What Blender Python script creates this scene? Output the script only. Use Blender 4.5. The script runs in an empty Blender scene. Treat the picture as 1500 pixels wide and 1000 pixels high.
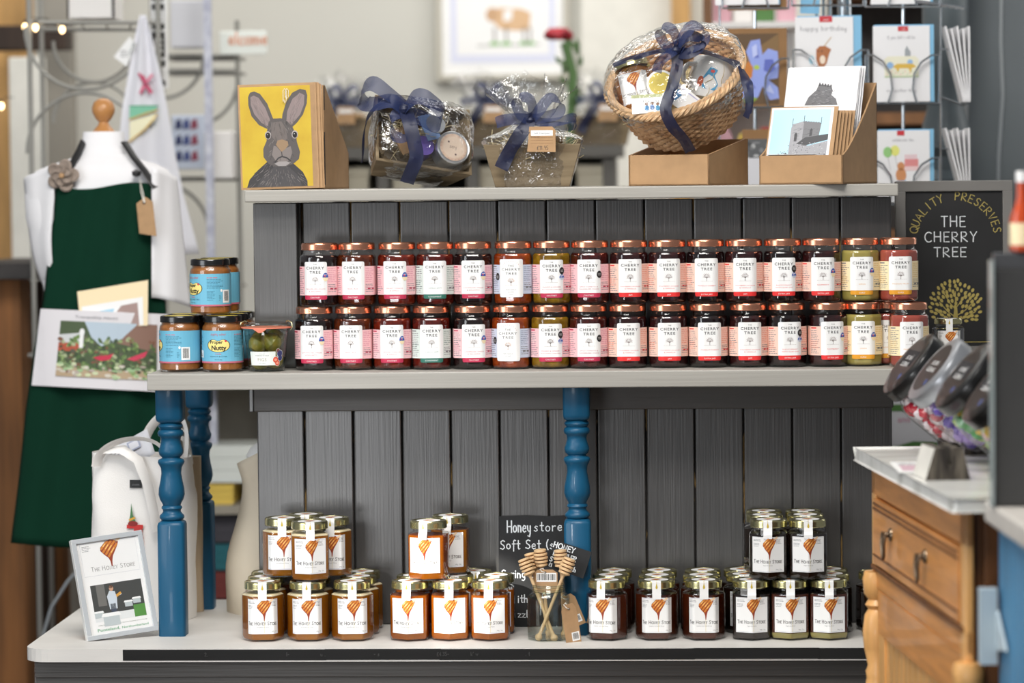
import bpy, math, random
from mathutils import Vector, Matrix, noise
from mathutils.geometry import tessellate_polygon
PI = math.pi
sc = bpy.context.scene
COL = sc.collection
R_ = random.Random(7)

# ---------------------------------------------------------------- camera
FPX, YV0 = 4600.0, -5.5
ZC = 1.40
def _rot():
    u0, v0 = (990 - 750) / FPX, (500 - 262) / FPX
    yd = Vector((u0, v0, -1.0)).normalized()
    s = 0.0104 * 1.003 - v0 * 0.053
    x = Vector((1.0, s, u0 + s * v0))
    x = (x - yd * x.dot(yd)).normalized()
    z = x.cross(yd)
    return Matrix((x, yd, z))          # rows: world axes in camera coordinates = camera-to-world rotation
RC = _rot()
CAM = Vector((0, YV0, ZC))
cam = bpy.data.cameras.new('camera'); cam_o = bpy.data.objects.new('camera', cam); COL.objects.link(cam_o)
cam.sensor_width = 36.0; cam.lens = FPX / 1500 * 36.0
cam.clip_end = 60
cam_o.matrix_world = Matrix.Translation(CAM) @ RC.to_4x4()
cam.dof.use_dof = True; cam.dof.focus_distance = 5.66; cam.dof.aperture_fstop = 3.0
sc.camera = cam_o

# ---------------------------------------------------------------- exposure, world and large lights
sc.view_settings.view_transform = 'Standard'; sc.view_settings.look = 'None'
sc.view_settings.gamma = 1.0; sc.view_settings.use_curve_mapping = False
sc.view_settings.exposure = 0.25
w = bpy.data.worlds.new('world'); sc.world = w; w.use_nodes = True
bg = w.node_tree.nodes['Background']; bg.inputs[0].default_value = (0.93, 0.96, 1.0, 1); bg.inputs[1].default_value = 0.18
try:
    sc.cycles.max_bounces = 10; sc.cycles.transparent_max_bounces = 24
    sc.cycles.caustics_reflective = False; sc.cycles.caustics_refractive = False
    sc.cycles.use_denoising = True
    sc.cycles.sample_clamp_indirect = 6.0
except Exception: pass
def light(name, kind, loc, target, energy, color=(1, 1, 1), **kw):
    l = bpy.data.lights.new(name, kind); o = bpy.data.objects.new(name, l); COL.objects.link(o)
    l.energy = energy; l.color = color
    o.location = loc
    d = Vector(target) - Vector(loc)
    o.rotation_euler = d.to_track_quat('-Z', 'Y').to_euler()
    for k, v in kw.items(): setattr(l, k, v)
    return o
light('window_light', 'AREA', (-2.8, -2.2, 1.9), (-0.5, 0.0, 0.95), 34, (0.92, 0.96, 1.0), shape='RECTANGLE', size=1.3, size_y=1.8)
light('shop_window_light', 'AREA', (-0.3, -2.4, 3.3), (-0.2, 0.25, 1.2), 60, (1.0, 0.97, 0.93), shape='RECTANGLE', size=1.6, size_y=0.6)
light('spot_light_left', 'SPOT', (-1.5, -2.5, 1.50), (-0.47, 0.30, 0.72), 80, (0.97, 0.98, 1.0), shadow_soft_size=0.12, spot_size=math.radians(19), spot_blend=1.0)
light('board_gloss_light', 'AREA', (-1.95, -6.6, 0.35), (-0.6, 0.3, 0.75), 52, (0.97, 0.98, 1.0), shape='RECTANGLE', size=1.5, size_y=1.0)  # unseen light added low behind the camera for gloss on the left boards
light('sun_beam', 'SPOT', (-1.9, -3.4, 2.7), (-0.415, 0.12, 0.68), 1500, (1.0, 0.96, 0.88), shadow_soft_size=0.012, spot_size=math.radians(2.9), spot_blend=0.25)
light('ceiling_light', 'AREA', (-0.6, -1.2, 3.2), (-0.5, 0.35, 1.1), 32, (1.0, 0.96, 0.9), shape='RECTANGLE', size=1.6, size_y=0.4)
light('back_room_light', 'AREA', (0.0, 2.4, 3.3), (0.0, 3.4, 1.2), 64, (1.0, 0.97, 0.92), shape='RECTANGLE', size=4.0, size_y=1.5)
light('back_window_light', 'AREA', (2.6, 2.0, 2.2), (0.2, 4.0, 1.7), 22, (1.0, 0.98, 0.95), shape='RECTANGLE', size=1.5, size_y=1.5)

# ---------------------------------------------------------------- pixel <-> place
def P(px, py, Y):
    d = RC @ Vector(((px - 750) / FPX, (500 - py) / FPX, -1.0))
    t = (Y - YV0) / d.y
    return CAM + d * t
def PZ(px, py, z):
    d = RC @ Vector(((px - 750) / FPX, (500 - py) / FPX, -1.0))
    return CAM + d * ((z - ZC) / d.z)
def S(Y): return (Y - YV0) / FPX
def PX(v):
    c = RC.transposed() @ (Vector(v) - CAM)
    return (750 + FPX * c.x / -c.z, 500 - FPX * c.y / -c.z)

# ---------------------------------------------------------------- materials
def lin(h):
    h = h.lstrip('#')
    c = [int(h[i:i + 2], 16) / 255 for i in (0, 2, 4)]
    return tuple(x / 12.92 if x <= 0.04045 else ((x + 0.055) / 1.055) ** 2.4 for x in c) + (1.0,)
MATS = {}
def mat(name, col='#808080', rough=0.5, metal=0.0, coat=0.0, var=0.0, vs=(20, 20, 20), bump=0.0, bs=None, col2=None,
        sss=0.0, emit=0.0, trans=0.0, alpha=None, spec=0.5, sheen=0.0, thr=None, translucent=0.0):
    if name in MATS: return MATS[name]
    m = bpy.data.materials.new(name); m.use_nodes = True
    nt = m.node_tree; N = nt.nodes; L = nt.links
    b = N['Principled BSDF']; c = lin(col)
    b.inputs['Base Color'].default_value = c
    b.inputs['Roughness'].default_value = rough; b.inputs['Metallic'].default_value = metal
    b.inputs['Coat Weight'].default_value = coat; b.inputs['Coat Roughness'].default_value = 0.06
    b.inputs['Specular IOR Level'].default_value = spec
    if sss: b.inputs['Subsurface Weight'].default_value = sss; b.inputs['Subsurface Radius'].default_value = (0.03, 0.015, 0.006); b.inputs['Subsurface Scale'].default_value = 0.4
    if emit: b.inputs['Emission Color'].default_value = c; b.inputs['Emission Strength'].default_value = emit
    if sheen: b.inputs['Sheen Weight'].default_value = sheen
    if trans: b.inputs['Transmission Weight'].default_value = trans
    if var or bump or col2:
        tc = N.new('ShaderNodeTexCoord'); mp = N.new('ShaderNodeMapping'); mp.inputs['Scale'].default_value = vs
        L.new(tc.outputs['Object'], mp.inputs['Vector'])
        nz = N.new('ShaderNodeTexNoise'); nz.inputs['Scale'].default_value = 1.0; nz.inputs['Detail'].default_value = 5
        L.new(mp.outputs[0], nz.inputs['Vector'])
        mx = N.new('ShaderNodeMix'); mx.data_type = 'RGBA'
        c2 = lin(col2) if col2 else tuple(min(1, x * (1 + var)) for x in c[:3]) + (1,)
        c1 = c if col2 else tuple(x * (1 - var) for x in c[:3]) + (1,)
        mx.inputs[6].default_value = c1; mx.inputs[7].default_value = c2
        rp = N.new('ShaderNodeMapRange')
        lo, hi = thr if thr else (0.35, 0.65)
        rp.inputs[1].default_value = lo; rp.inputs[2].default_value = hi
        L.new(nz.outputs[0], rp.inputs[0]); L.new(rp.outputs[0], mx.inputs[0]); L.new(mx.outputs[2], b.inputs['Base Color'])
        if bump:
            bp = N.new('ShaderNodeBump'); bp.inputs['Strength'].default_value = bump; bp.inputs['Distance'].default_value = 0.002
            if bs:
                mp2 = N.new('ShaderNodeMapping'); mp2.inputs['Scale'].default_value = bs; L.new(tc.outputs['Object'], mp2.inputs['Vector'])
                n2 = N.new('ShaderNodeTexNoise'); n2.inputs['Scale'].default_value = 1.0; n2.inputs['Detail'].default_value = 4; L.new(mp2.outputs[0], n2.inputs['Vector'])
                L.new(n2.outputs[0], bp.inputs['Height'])
            else: L.new(nz.outputs[0], bp.inputs['Height'])
            L.new(bp.outputs[0], b.inputs['Normal'])
    if alpha is not None or translucent:
        out = N['Material Output']; cur = b.outputs[0]
        if translucent:
            t = N.new('ShaderNodeBsdfTranslucent'); t.inputs[0].default_value = c
            ms = N.new('ShaderNodeMixShader'); ms.inputs[0].default_value = translucent
            L.new(cur, ms.inputs[1]); L.new(t.outputs[0], ms.inputs[2]); cur = ms.outputs[0]
        if alpha is not None:
            t = N.new('ShaderNodeBsdfTransparent'); ms = N.new('ShaderNodeMixShader'); ms.inputs[0].default_value = alpha
            L.new(t.outputs[0], ms.inputs[1]); L.new(cur, ms.inputs[2]); cur = ms.outputs[0]
        L.new(cur, out.inputs[0])
    MATS[name] = m
    return m
def glassy(name, tint='#ffffff', ior=1.5, rough=0.02, bump=0.0, bs=60, boost=1.0, dist=0.003):
    """thin clear sheet: transparent with a Fresnel sheen on top"""
    m = bpy.data.materials.new(name); m.use_nodes = True; nt = m.node_tree; N = nt.nodes; L = nt.links
    N.remove(N['Principled BSDF'])
    t = N.new('ShaderNodeBsdfTransparent'); t.inputs[0].default_value = lin(tint)
    g = N.new('ShaderNodeBsdfGlossy'); g.inputs['Roughness'].default_value = rough
    fr = N.new('ShaderNodeLayerWeight'); fr.inputs[0].default_value = 0.5
    pw = N.new('ShaderNodeMath'); pw.operation = 'POWER'; pw.inputs[1].default_value = 4.0; L.new(fr.outputs['Facing'], pw.inputs[0])
    mu = N.new('ShaderNodeMath'); mu.operation = 'MULTIPLY_ADD'; mu.inputs[1].default_value = 0.9 * boost; mu.inputs[2].default_value = 0.045 * boost; mu.use_clamp = True
    L.new(pw.outputs[0], mu.inputs[0])
    ms = N.new('ShaderNodeMixShader'); L.new(mu.outputs[0], ms.inputs[0]); L.new(t.outputs[0], ms.inputs[1]); L.new(g.outputs[0], ms.inputs[2])
    if bump:
        tc = N.new('ShaderNodeTexCoord'); nz = N.new('ShaderNodeTexNoise'); nz.inputs['Scale'].default_value = bs; nz.inputs['Detail'].default_value = 3
        L.new(tc.outputs['Object'], nz.inputs['Vector'])
        bp = N.new('ShaderNodeBump'); bp.inputs['Strength'].default_value = bump; bp.inputs['Distance'].default_value = dist
        L.new(nz.outputs[0], bp.inputs['Height']); L.new(bp.outputs[0], g.inputs['Normal']); L.new(bp.outputs[0], fr.inputs['Normal'])
    L.new(ms.outputs[0], N['Material Output'].inputs[0])
    MATS[name] = m
    return m
def C(h):                       # plain ink / card colours on demand
    n = 'ink_' + h.lstrip('#')
    return n if n in MATS else (mat(n, h, 0.6) and n)

# ---------------------------------------------------------------- mesh builder
class MB:
    def __init__(s): s.v = []; s.f = []; s.mi = []; s.sm = []; s.mats = []
    def m(s, name):
        if name not in s.mats: s.mats.append(name)
        return s.mats.index(name)
    def add(s, verts, faces, mt, smooth=False, M=None):
        k = len(s.v); i = s.m(mt)
        for v in verts:
            v = Vector(v); s.v.append(M @ v if M else v)
        for f in faces: s.f.append(tuple(a + k for a in f)); s.mi.append(i); s.sm.append(smooth)
        return s
    def box(s, c, d, mt, M=None, taper=None):
        x, y, z = (a / 2 for a in d); cx, cy, cz = c
        t = taper or (1, 1)
        vs = [(cx + sx * x * (t[0] if sz > 0 else 1), cy + sy * y * (t[1] if sz > 0 else 1), cz + sz * z) for sz in (-1, 1) for sy in (-1, 1) for sx in (-1, 1)]
        return s.add(vs, [(0, 2, 3, 1), (4, 5, 7, 6), (0, 1, 5, 4), (2, 6, 7, 3), (0, 4, 6, 2), (1, 3, 7, 5)], mt, False, M)
    def bx(s, x0, x1, y0, y1, z0, z1, mt, M=None):
        return s.box(((x0 + x1) / 2, (y0 + y1) / 2, (z0 + z1) / 2), (x1 - x0, y1 - y0, z1 - z0), mt, M)
    def lathe(s, prof, mt, n=32, M=None, sec=None, cap=True, smooth=True, off=0.0):
        vs = []; fs = []
        for (r, z) in prof:
            for i in range(n):
                a = 2 * PI * (i + off) / n; q = sec(a) if sec else 1
                vs.append((r * q * math.cos(a), r * q * math.sin(a), z))
        for j in range(len(prof) - 1):
            for i in range(n):
                k = (i + 1) % n
                fs.append((j * n + i, j * n + k, (j + 1) * n + k, (j + 1) * n + i))
        if cap:
            if prof[0][0] > 1e-6: fs.append(tuple(range(n - 1, -1, -1)))
            if prof[-1][0] > 1e-6: fs.append(tuple((len(prof) - 1) * n + i for i in range(n)))
        return s.add(vs, fs, mt, smooth, M)
    def tube(s, pts, r, mt, n=8, M=None, closed=False, flat=1.0, cap=True):
        pts = [Vector(p) for p in pts]; m = len(pts)
        rs = r if isinstance(r, (list, tuple)) else [r] * m
        vs = []; fs = []; prev = None
        for i, p in enumerate(pts):
            if closed: t = pts[(i + 1) % m] - pts[i - 1]
            else: t = pts[min(i + 1, m - 1)] - pts[max(i - 1, 0)]
            if t.length < 1e-9: t = Vector((0, 0, 1))
            t.normalize()
            if prev is None: u = t.orthogonal()
            else: u = prev - t * prev.dot(t); u = u if u.length > 1e-6 else t.orthogonal()
            u.normalize(); prev = u; w_ = t.cross(u)
            for k in range(n):
                a = 2 * PI * k / n
                vs.append(p + (u * math.cos(a) + w_ * math.sin(a) * flat) * rs[i])
        for i in range(m if closed else m - 1):
            j = (i + 1) % m
            for k in range(n):
                l = (k + 1) % n; fs.append((i * n + k, i * n + l, j * n + l, j * n + k))
        if not closed and cap: fs.append(tuple(range(n - 1, -1, -1))); fs.append(tuple((m - 1) * n + k for k in range(n)))
        return s.add(vs, fs, mt, True, M)
    def grid(s, fn, nu, nv, mt, M=None, smooth=True, thick=0.0):
        vs = [Vector(fn(i / nu, j / nv)) for j in range(nv + 1) for i in range(nu + 1)]
        fs = [(j * (nu + 1) + i, j * (nu + 1) + i + 1, (j + 1) * (nu + 1) + i + 1, (j + 1) * (nu + 1) + i) for j in range(nv) for i in range(nu)]
        return s.add(vs, fs, mt, smooth, M)
    def prism(s, poly, h0, h1, mt, M=None, axis='y'):
        n = len(poly)
        f = {'y': lambda a, b, h: (a, h, b), 'z': lambda a, b, h: (a, b, h), 'x': lambda a, b, h: (h, a, b)}[axis]
        vs = [f(a, b, h0) for a, b in poly] + [f(a, b, h1) for a, b in poly]
        tri = tessellate_polygon([[Vector((a, b, 0)) for a, b in poly]])
        fs = [tuple(t) for t in tri] + [tuple(n + i for i in reversed(t)) for t in tri]
        fs += [(i, (i + 1) % n, n + (i + 1) % n, n + i) for i in range(n)]
        return s.add(vs, fs, mt, False, M)
    def build(s, name, parent=None, bevel=0.0, sharp=35, solid=0.0, loc=None, fix=False, seg=2, subsurf=0):
        me = bpy.data.meshes.new(name)
        me.from_pydata([tuple(v) for v in s.v], [], s.f)
        for n in s.mats: me.materials.append(MATS[n])
        me.polygons.foreach_set('material_index', s.mi)
        me.polygons.foreach_set('use_smooth', s.sm)
        if fix:
            import bmesh
            bm = bmesh.new(); bm.from_mesh(me); bmesh.ops.recalc_face_normals(bm, faces=bm.faces); bm.to_mesh(me); bm.free()
        me.update()
        if sharp and any(s.sm): me.set_sharp_from_angle(angle=math.radians(sharp))
        o = bpy.data.objects.new(name, me); COL.objects.link(o)
        if parent: o.parent = parent
        if loc is not None: o.location = loc
        if subsurf: d = o.modifiers.new('sub', 'SUBSURF'); d.levels = subsurf; d.render_levels = subsurf
        if solid: d = o.modifiers.new('solid', 'SOLIDIFY'); d.thickness = solid; d.offset = 0
        if bevel: d = o.modifiers.new('bevel', 'BEVEL'); d.width = bevel; d.segments = seg; d.limit_method = 'ANGLE'; d.angle_limit = math.radians(40)
        return o
def tag(o, label, cat, group=None):
    o['label'] = label; o['category'] = cat
    if group: o['group'] = group
    return o
def thing(name, label, cat, loc=(0, 0, 0), rz=0.0, group=None):
    o = bpy.data.objects.new(name, None); COL.objects.link(o); o.empty_display_size = 0.02
    o.location = loc; o.rotation_euler = (0, 0, rz)
    return tag(o, label, cat, group)
def struct(o): o['kind'] = 'structure'; return o
def dup(root, loc, rz=0.0, label=None, group=None):
    r = root.copy(); COL.objects.link(r); r.location = loc; r.rotation_euler = (0, 0, rz)
    if label: r['label'] = label
    if group: r['group'] = group
    for ch in list(root.children):
        c = ch.copy(); COL.objects.link(c); c.parent = r
        for g in list(ch.children):
            d = g.copy(); COL.objects.link(d); d.parent = c
    return r

# ---------------------------------------------------------------- flat art: text, strokes, shapes
_tc = {}
def text_geo(body, sp=1.0, bold=0.0):
    k = (body, sp, bold)
    if k not in _tc:
        cu = bpy.data.curves.new('t', 'FONT'); cu.body = body; cu.size = 1.0; cu.space_character = sp; cu.resolution_u = 2; cu.fill_mode = 'FRONT'; cu.offset = bold
        o = bpy.data.objects.new('t', cu); COL.objects.link(o)
        me = bpy.data.meshes.new_from_object(o)
        vs = [(v.co.x, v.co.y) for v in me.vertices]; fs = [tuple(p.vertices) for p in me.polygons]
        bpy.data.meshes.remove(me); bpy.data.objects.remove(o); bpy.data.curves.remove(cu)
        xs = [v[0] for v in vs] or [0, 1]; ys = [v[1] for v in vs] or [0, 1]
        _tc[k] = (vs, fs, min(xs), max(xs), min(ys), max(ys))
    return _tc[k]
# hand-lettered strokes on a 0..1 wide, 0..1 tall cell (descenders below 0)
def _arc(cx, cy, rx, ry, a0, a1, n=8): return [(cx + rx * math.cos(math.radians(a0 + (a1 - a0) * i / n)), cy + ry * math.sin(math.radians(a0 + (a1 - a0) * i / n))) for i in range(n + 1)]
HF = {
 'A': (.75, [[(0, 0), (.35, 1), (.7, 0)], [(.14, .38), (.58, .38)]]), 'B': (.65, [[(0, 0), (0, 1)], [(0, 1), (.4, .95), (.5, .75), (.4, .56), (0, .52)], [(0, .52), (.5, .45), (.58, .22), (.45, .02), (0, 0)]]),
 'C': (.7, [_arc(.4, .5, .38, .5, 50, 310, 12)]), 'D': (.7, [[(0, 0), (0, 1), (.35, .95), (.6, .5), (.35, .04), (0, 0)]]),
 'E': (.55, [[(.5, 1), (0, 1), (0, 0), (.5, 0)], [(0, .52), (.42, .52)]]), 'F': (.5, [[(.5, 1), (0, 1), (0, 0)], [(0, .52), (.42, .52)]]),
 'G': (.75, [_arc(.4, .5, .38, .5, 45, 330, 12) + [(.73, .45), (.45, .45)]]), 'H': (.7, [[(0, 1), (0, 0)], [(.6, 1), (.6, 0)], [(0, .5), (.6, .5)]]),
 'I': (.15, [[(0.05, 1), (0.05, 0)]]), 'L': (.5, [[(0, 1), (0, 0), (.48, 0)]]), 'M': (.85, [[(0, 0), (.08, 1), (.4, .3), (.7, 1), (.8, 0)]]),
 'N': (.75, [[(0, 0), (0, 1), (.6, 0), (.6, 1)]]), 'O': (.85, [_arc(.4, .5, .4, .5, 90, 450, 14)]), 'P': (.6, [[(0, 0), (0, 1), (.4, .97), (.52, .75), (.4, .52), (0, .48)]]),
 'Q': (.85, [_arc(.4, .5, .4, .5, 90, 450, 14), [(.5, .25), (.8, -.08)]]), 'R': (.65, [[(0, 0), (0, 1), (.4, .97), (.52, .77), (.4, .55), (0, .5), (.58, 0)]]),
 'S': (.6, [[(.52, .88), (.3, 1), (.06, .85), (.1, .62), (.42, .42), (.52, .2), (.3, 0), (0, .12)]]), 'T': (.65, [[(0, 1), (.62, 1)], [(.3, 1), (.3, 0)]]),
 'U': (.7, [[(0, 1), (0, .3), (.15, .03), (.4, .03), (.58, .3), (.58, 1)]]), 'V': (.7, [[(0, 1), (.3, 0), (.62, 1)]]), 'Y': (.65, [[(0, 1), (.3, .5), (.6, 1)], [(.3, .5), (.26, 0)]]),
 'Z': (.6, [[(0, 1), (.55, 1), (0, 0), (.58, 0)]]), 'K': (.6, [[(0, 1), (0, 0)], [(.55, 1), (0, .45), (.55, 0)]]),
 'o': (.55, [_arc(.23, .28, .23, .28, 90, 450, 10)]), 'n': (.5, [[(0, .56), (0, 0)], [(0, .38), (.14, .55), (.3, .52), (.38, .35), (.38, 0)]]),
 'e': (.52, [[(0, .28), (.42, .32), (.38, .52), (.2, .58), (.03, .42), (.02, .15), (.2, 0), (.42, .08)]]), 'y': (.52, [[(0, .55), (.04, .2), (.2, .05), (.38, .2)], [(.4, .55), (.38, -.1), (.28, -.38), (.08, -.3)]]),
 's': (.45, [[(.36, .5), (.18, .57), (.04, .44), (.3, .24), (.34, .1), (.16, 0), (0, .08)]]), 't': (.42, [[(.18, .95), (.18, .1), (.26, 0), (.36, .04)], [(0, .6), (.38, .6)]]),
 'r': (.4, [[(0, .56), (0, 0)], [(0, .36), (.14, .54), (.34, .54)]]), 'f': (.4, [[(.4, .92), (.26, 1), (.16, .85), (.16, -.25)], [(0, .56), (.36, .56)]]),
 'p': (.52, [[(0, .56), (0, -.38)], [(0, .4), (.16, .57), (.38, .45), (.38, .15), (.18, 0), (0, .1)]]), 'i': (.18, [[(.04, .55), (.04, 0)], [(.04, .78), (.05, .82)]]),
 'g': (.52, [[(.4, .5), (.2, .57), (.02, .4), (.04, .12), (.2, .04), (.38, .2), (.4, .55), (.38, -.2), (.2, -.4), (.02, -.3)]]), 'l': (.2, [[(.05, 1), (.05, .05), (.12, 0)]]),
 'h': (.5, [[(0, 1), (0, 0)], [(0, .38), (.16, .56), (.34, .5), (.38, .3), (.38, 0)]]), 'z': (.48, [[(0, .52), (.38, .52), (0, 0), (.42, 0)]]),
 'a': (.55, [[(.38, .48), (.2, .57), (.02, .36), (.06, .08), (.22, 0), (.38, .2), (.4, .56), (.4, .06), (.5, 0)]]), 'c': (.48, [_arc(.24, .28, .23, .28, 50, 310, 8)]),
 'b': (.52, [[(0, 1), (0, .05), (.2, 0), (.4, .2), (.36, .5), (.16, .56), (0, .4)]]), 'd': (.55, [[(.4, 1), (.4, 0)], [(.4, .4), (.2, .57), (.02, .36), (.06, .06), (.22, 0), (.4, .16)]]),
 'm': (.75, [[(0, .56), (0, 0)], [(0, .38), (.14, .55), (.3, .45), (.3, 0)], [(.3, .38), (.46, .55), (.6, .45), (.6, 0)]]), 'u': (.52, [[(0, .55), (.02, .1), (.18, 0), (.36, .15), (.38, .55), (.4, 0)]]),
 'k': (.48, [[(0, 1), (0, 0)], [(.36, .55), (0, .25), (.38, 0)]]), 'v': (.45, [[(0, .55), (.18, 0), (.38, .55)]]), 'w': (.65, [[(0, .55), (.14, 0), (.28, .4), (.42, 0), (.56, .55)]]),
 '(': (.3, [[(.22, 1.05), (.05, .7), (.03, .3), (.2, -.1)]]), '.': (.2, [[(.05, 0), (.06, .04)]]), '-': (.45, [[(0, .4), (.35, .4)]]), ',': (.2, [[(.08, .05), (.02, -.14)]]),
 '9': (.5, [[(.40, .72), (.22, .58), (.03, .74), (.12, .98), (.34, .97), (.40, .72), (.34, 0)]]), '0': (.55, [_arc(.24, .5, .23, .5, 90, 450, 12)]), '4': (.55, [[(.34, 0), (.34, 1), (0, .34), (.46, .34)]]),
 '1': (.3, [[(0, .8), (.16, 1), (.16, 0)]]), '2': (.55, [[(0, .8), (.2, 1), (.42, .85), (.38, .55), (0, 0), (.48, 0)]]), '3': (.5, [[(0, .95), (.4, .95), (.15, .58), (.4, .4), (.35, .08), (0, .05)]]),
 '5': (.5, [[(.42, 1), (.05, 1), (.02, .56), (.35, .55), (.42, .25), (.25, 0), (0, .06)]]), '£': (.55, [[(.45, .85), (.28, 1), (.14, .8), (.16, .3), (0, 0), (.48, 0)], [(0, .48), (.34, .48)]]), "'": (.15, [[(.05, 1), (.03, .8)]]),
 ' ': (.35, []),
}
class Art:
    """flat shapes in metres, stacked in layers, laid on any surface by a mapping"""
    STEP = 0.00013
    def __init__(s): s.items = []
    def poly(s, pts, m, layer=0):
        vs = [(float(a), float(b)) for a, b in pts]
        tri = tessellate_polygon([[Vector((a, b, 0)) for a, b in vs]])
        s.items.append((vs, [tuple(t) for t in tri], m, layer)); return s
    def rect(s, x0, y0, x1, y1, m, layer=0): s.items.append(([(x0, y0), (x1, y0), (x1, y1), (x0, y1)], [(0, 1, 2, 3)], m, layer)); return s
    def rrect(s, x0, y0, x1, y1, r, m, layer=0):
        pts = []
        for cx, cy, a in ((x1 - r, y0 + r, -90), (x1 - r, y1 - r, 0), (x0 + r, y1 - r, 90), (x0 + r, y0 + r, 180)): pts += _arc(cx, cy, r, r, a, a + 90, 4)
        s.items.append((pts, [tuple(range(len(pts)))], m, layer)); return s
    def ell(s, cx, cy, rx, ry, m, layer=0, rot=0, n=18, a0=0, a1=360):
        c_, s_ = math.cos(rot), math.sin(rot); pts = []
        for x, y in _arc(0, 0, rx, ry, a0, a1, n)[:n if a1 - a0 >= 360 else n + 1]: pts.append((cx + x * c_ - y * s_, cy + x * s_ + y * c_))
        s.items.append((pts, [tuple(range(len(pts)))], m, layer)); return s
    def line(s, pts, w_, m, layer=0, closed=False):
        if closed: pts = list(pts) + [pts[0]]
        vs = []; fs = []
        P2 = [Vector(p) for p in pts]
        L_ = []
        for i, p in enumerate(P2):
            t = P2[min(i + 1, len(P2) - 1)] - P2[max(i - 1, 0)]
            if t.length < 1e-9: t = Vector((1, 0))
            t.normalize(); n = Vector((-t.y, t.x)) * w_ / 2
            ex = t * w_ * .4 if i == len(P2) - 1 else (-t * w_ * .4 if i == 0 else Vector((0, 0)))
            L_.append((p + n + ex, p - n + ex))
        for a, b in L_: vs += [tuple(a), tuple(b)]
        fs = [(2 * i, 2 * i + 1, 2 * i + 3, 2 * i + 2) for i in range(len(P2) - 1)]
        s.items.append((vs, fs, m, layer)); return s
    def text(s, body, x, y, h, m, layer=1, align='c', sp=1.0, rot=0, width=None, bold=0.0):
        """h = cap height; (x, y) = baseline centre / left"""
        vs, fs, x0, x1, y0, y1 = text_geo(body, sp, bold)
        k = h / 0.73; kx = k
        if width: kx = width / max(1e-6, (x1 - x0))
        ox = -(x0 + x1) / 2 if align == 'c' else (-x0 if align == 'l' else -x1)
        c_, s_ = math.cos(rot), math.sin(rot); out = []
        for a, b in vs:
            a = (a + ox) * kx; b = b * k; out.append((x + a * c_ - b * s_, y + a * s_ + b * c_))
        s.items.append((out, fs, m, layer)); return s
    def hand(s, body, x, y, h, m, w_, layer=1, sp=0.12, rot=0, align='l', wob=0.03, sx=1.0):
        tot = sum(HF.get(ch, HF[' '])[0] + sp for ch in body) * h * sx
        cx = -tot / 2 if align == 'c' else 0.0
        c_, s_ = math.cos(rot), math.sin(rot); rr = random.Random(body)
        for ch in body:
            wd, strokes = HF.get(ch, HF[' '])
            dy = rr.uniform(-wob, wob) * h
            for st in strokes:
                q = [((cx + px * h * sx), (py * h + dy)) for px, py in st]
                s.line([(x + a * c_ - b * s_, y + a * s_ + b * c_) for a, b in q], w_, m, layer)
            cx += (wd + sp) * h * sx
        return s
    def caps(s, body, x, y, h, m, w_, layer=1):
        """small capitals: first letter of each word tall"""
        tot = 0; seq = []; first = True
        for ch in body:
            if ch == ' ': seq.append((None, .45 * h)); first = True; tot += .45 * h; continue
            hh = h if first else h * .78; first = False
            wd = (HF[ch][0] + .22) * hh; seq.append((ch, hh)); tot += wd
        cx = x - tot / 2
        for ch, hh in seq:
            if ch is None: cx += hh; continue
            for st in HF[ch][1]: s.line([(cx + a * hh, y + b * hh) for a, b in st], w_, m, layer)
            cx += (HF[ch][0] + .22) * hh
        return s
    def para(s, x0, y1, x1, n, dy, h, m, layer=1, seed=1):
        rr = random.Random(seed)
        for i in range(n):
            xx = x0
            end = x0 + (x1 - x0) * rr.uniform(.6, 1)
            while xx < end:
                wd = min(rr.uniform(h * 2, h * 7), end - xx); s.rect(xx, y1 - i * dy - h, xx + wd, y1 - i * dy, m, layer); xx += wd + h * .9
        return s
    def barcode(s, x0, y0, x1, y1, m, layer=1, seed=3):
        rr = random.Random(seed); x = x0
        while x < x1:
            w_ = rr.choice((1, 1, 2, 3)) * (x1 - x0) / 60; s.rect(x, y0, min(x + w_, x1), y1, m, layer); x += w_ + rr.choice((1, 1, 2)) * (x1 - x0) / 60
        return s
    def emit(s, mb, fn, breaks=(), base=0.0):
        for vs, fs, m, layer in s.items:
            h = base + (layer + 1) * s.STEP
            for f in fs:
                polys = [[vs[i] for i in f]]
                if breaks:
                    xa = min(p[0] for p in polys[0]); xb = max(p[0] for p in polys[0])
                    for b in breaks:
                        if xa < b - 1e-7 and b + 1e-7 < xb:
                            nx = []
                            for pl in polys:
                                for sg in (1, -1):
                                    o = []
                                    for i in range(len(pl)):
                                        A, B = pl[i - 1], pl[i]; da, db = (A[0] - b) * sg, (B[0] - b) * sg
                                        if (da > 0) != (db > 0) and abs(da - db) > 1e-12:
                                            t = da / (da - db); o.append((b, A[1] + (B[1] - A[1]) * t))
                                        if db <= 0: o.append(B)
                                    if len(o) >= 3: nx.append(o)
                            polys = nx
                for pl in polys: mb.add([fn(a, b, h) for a, b in pl], [tuple(range(len(pl)))], m)
        return mb
def plane_map(o=(0, 0, 0), ux=(1, 0, 0), uy=(0, 0, 1)):
    o, ux, uy = Vector(o), Vector(ux), Vector(uy); n = ux.cross(uy)
    return lambda a, b, h: o + ux * a + uy * b + n * h
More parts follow.
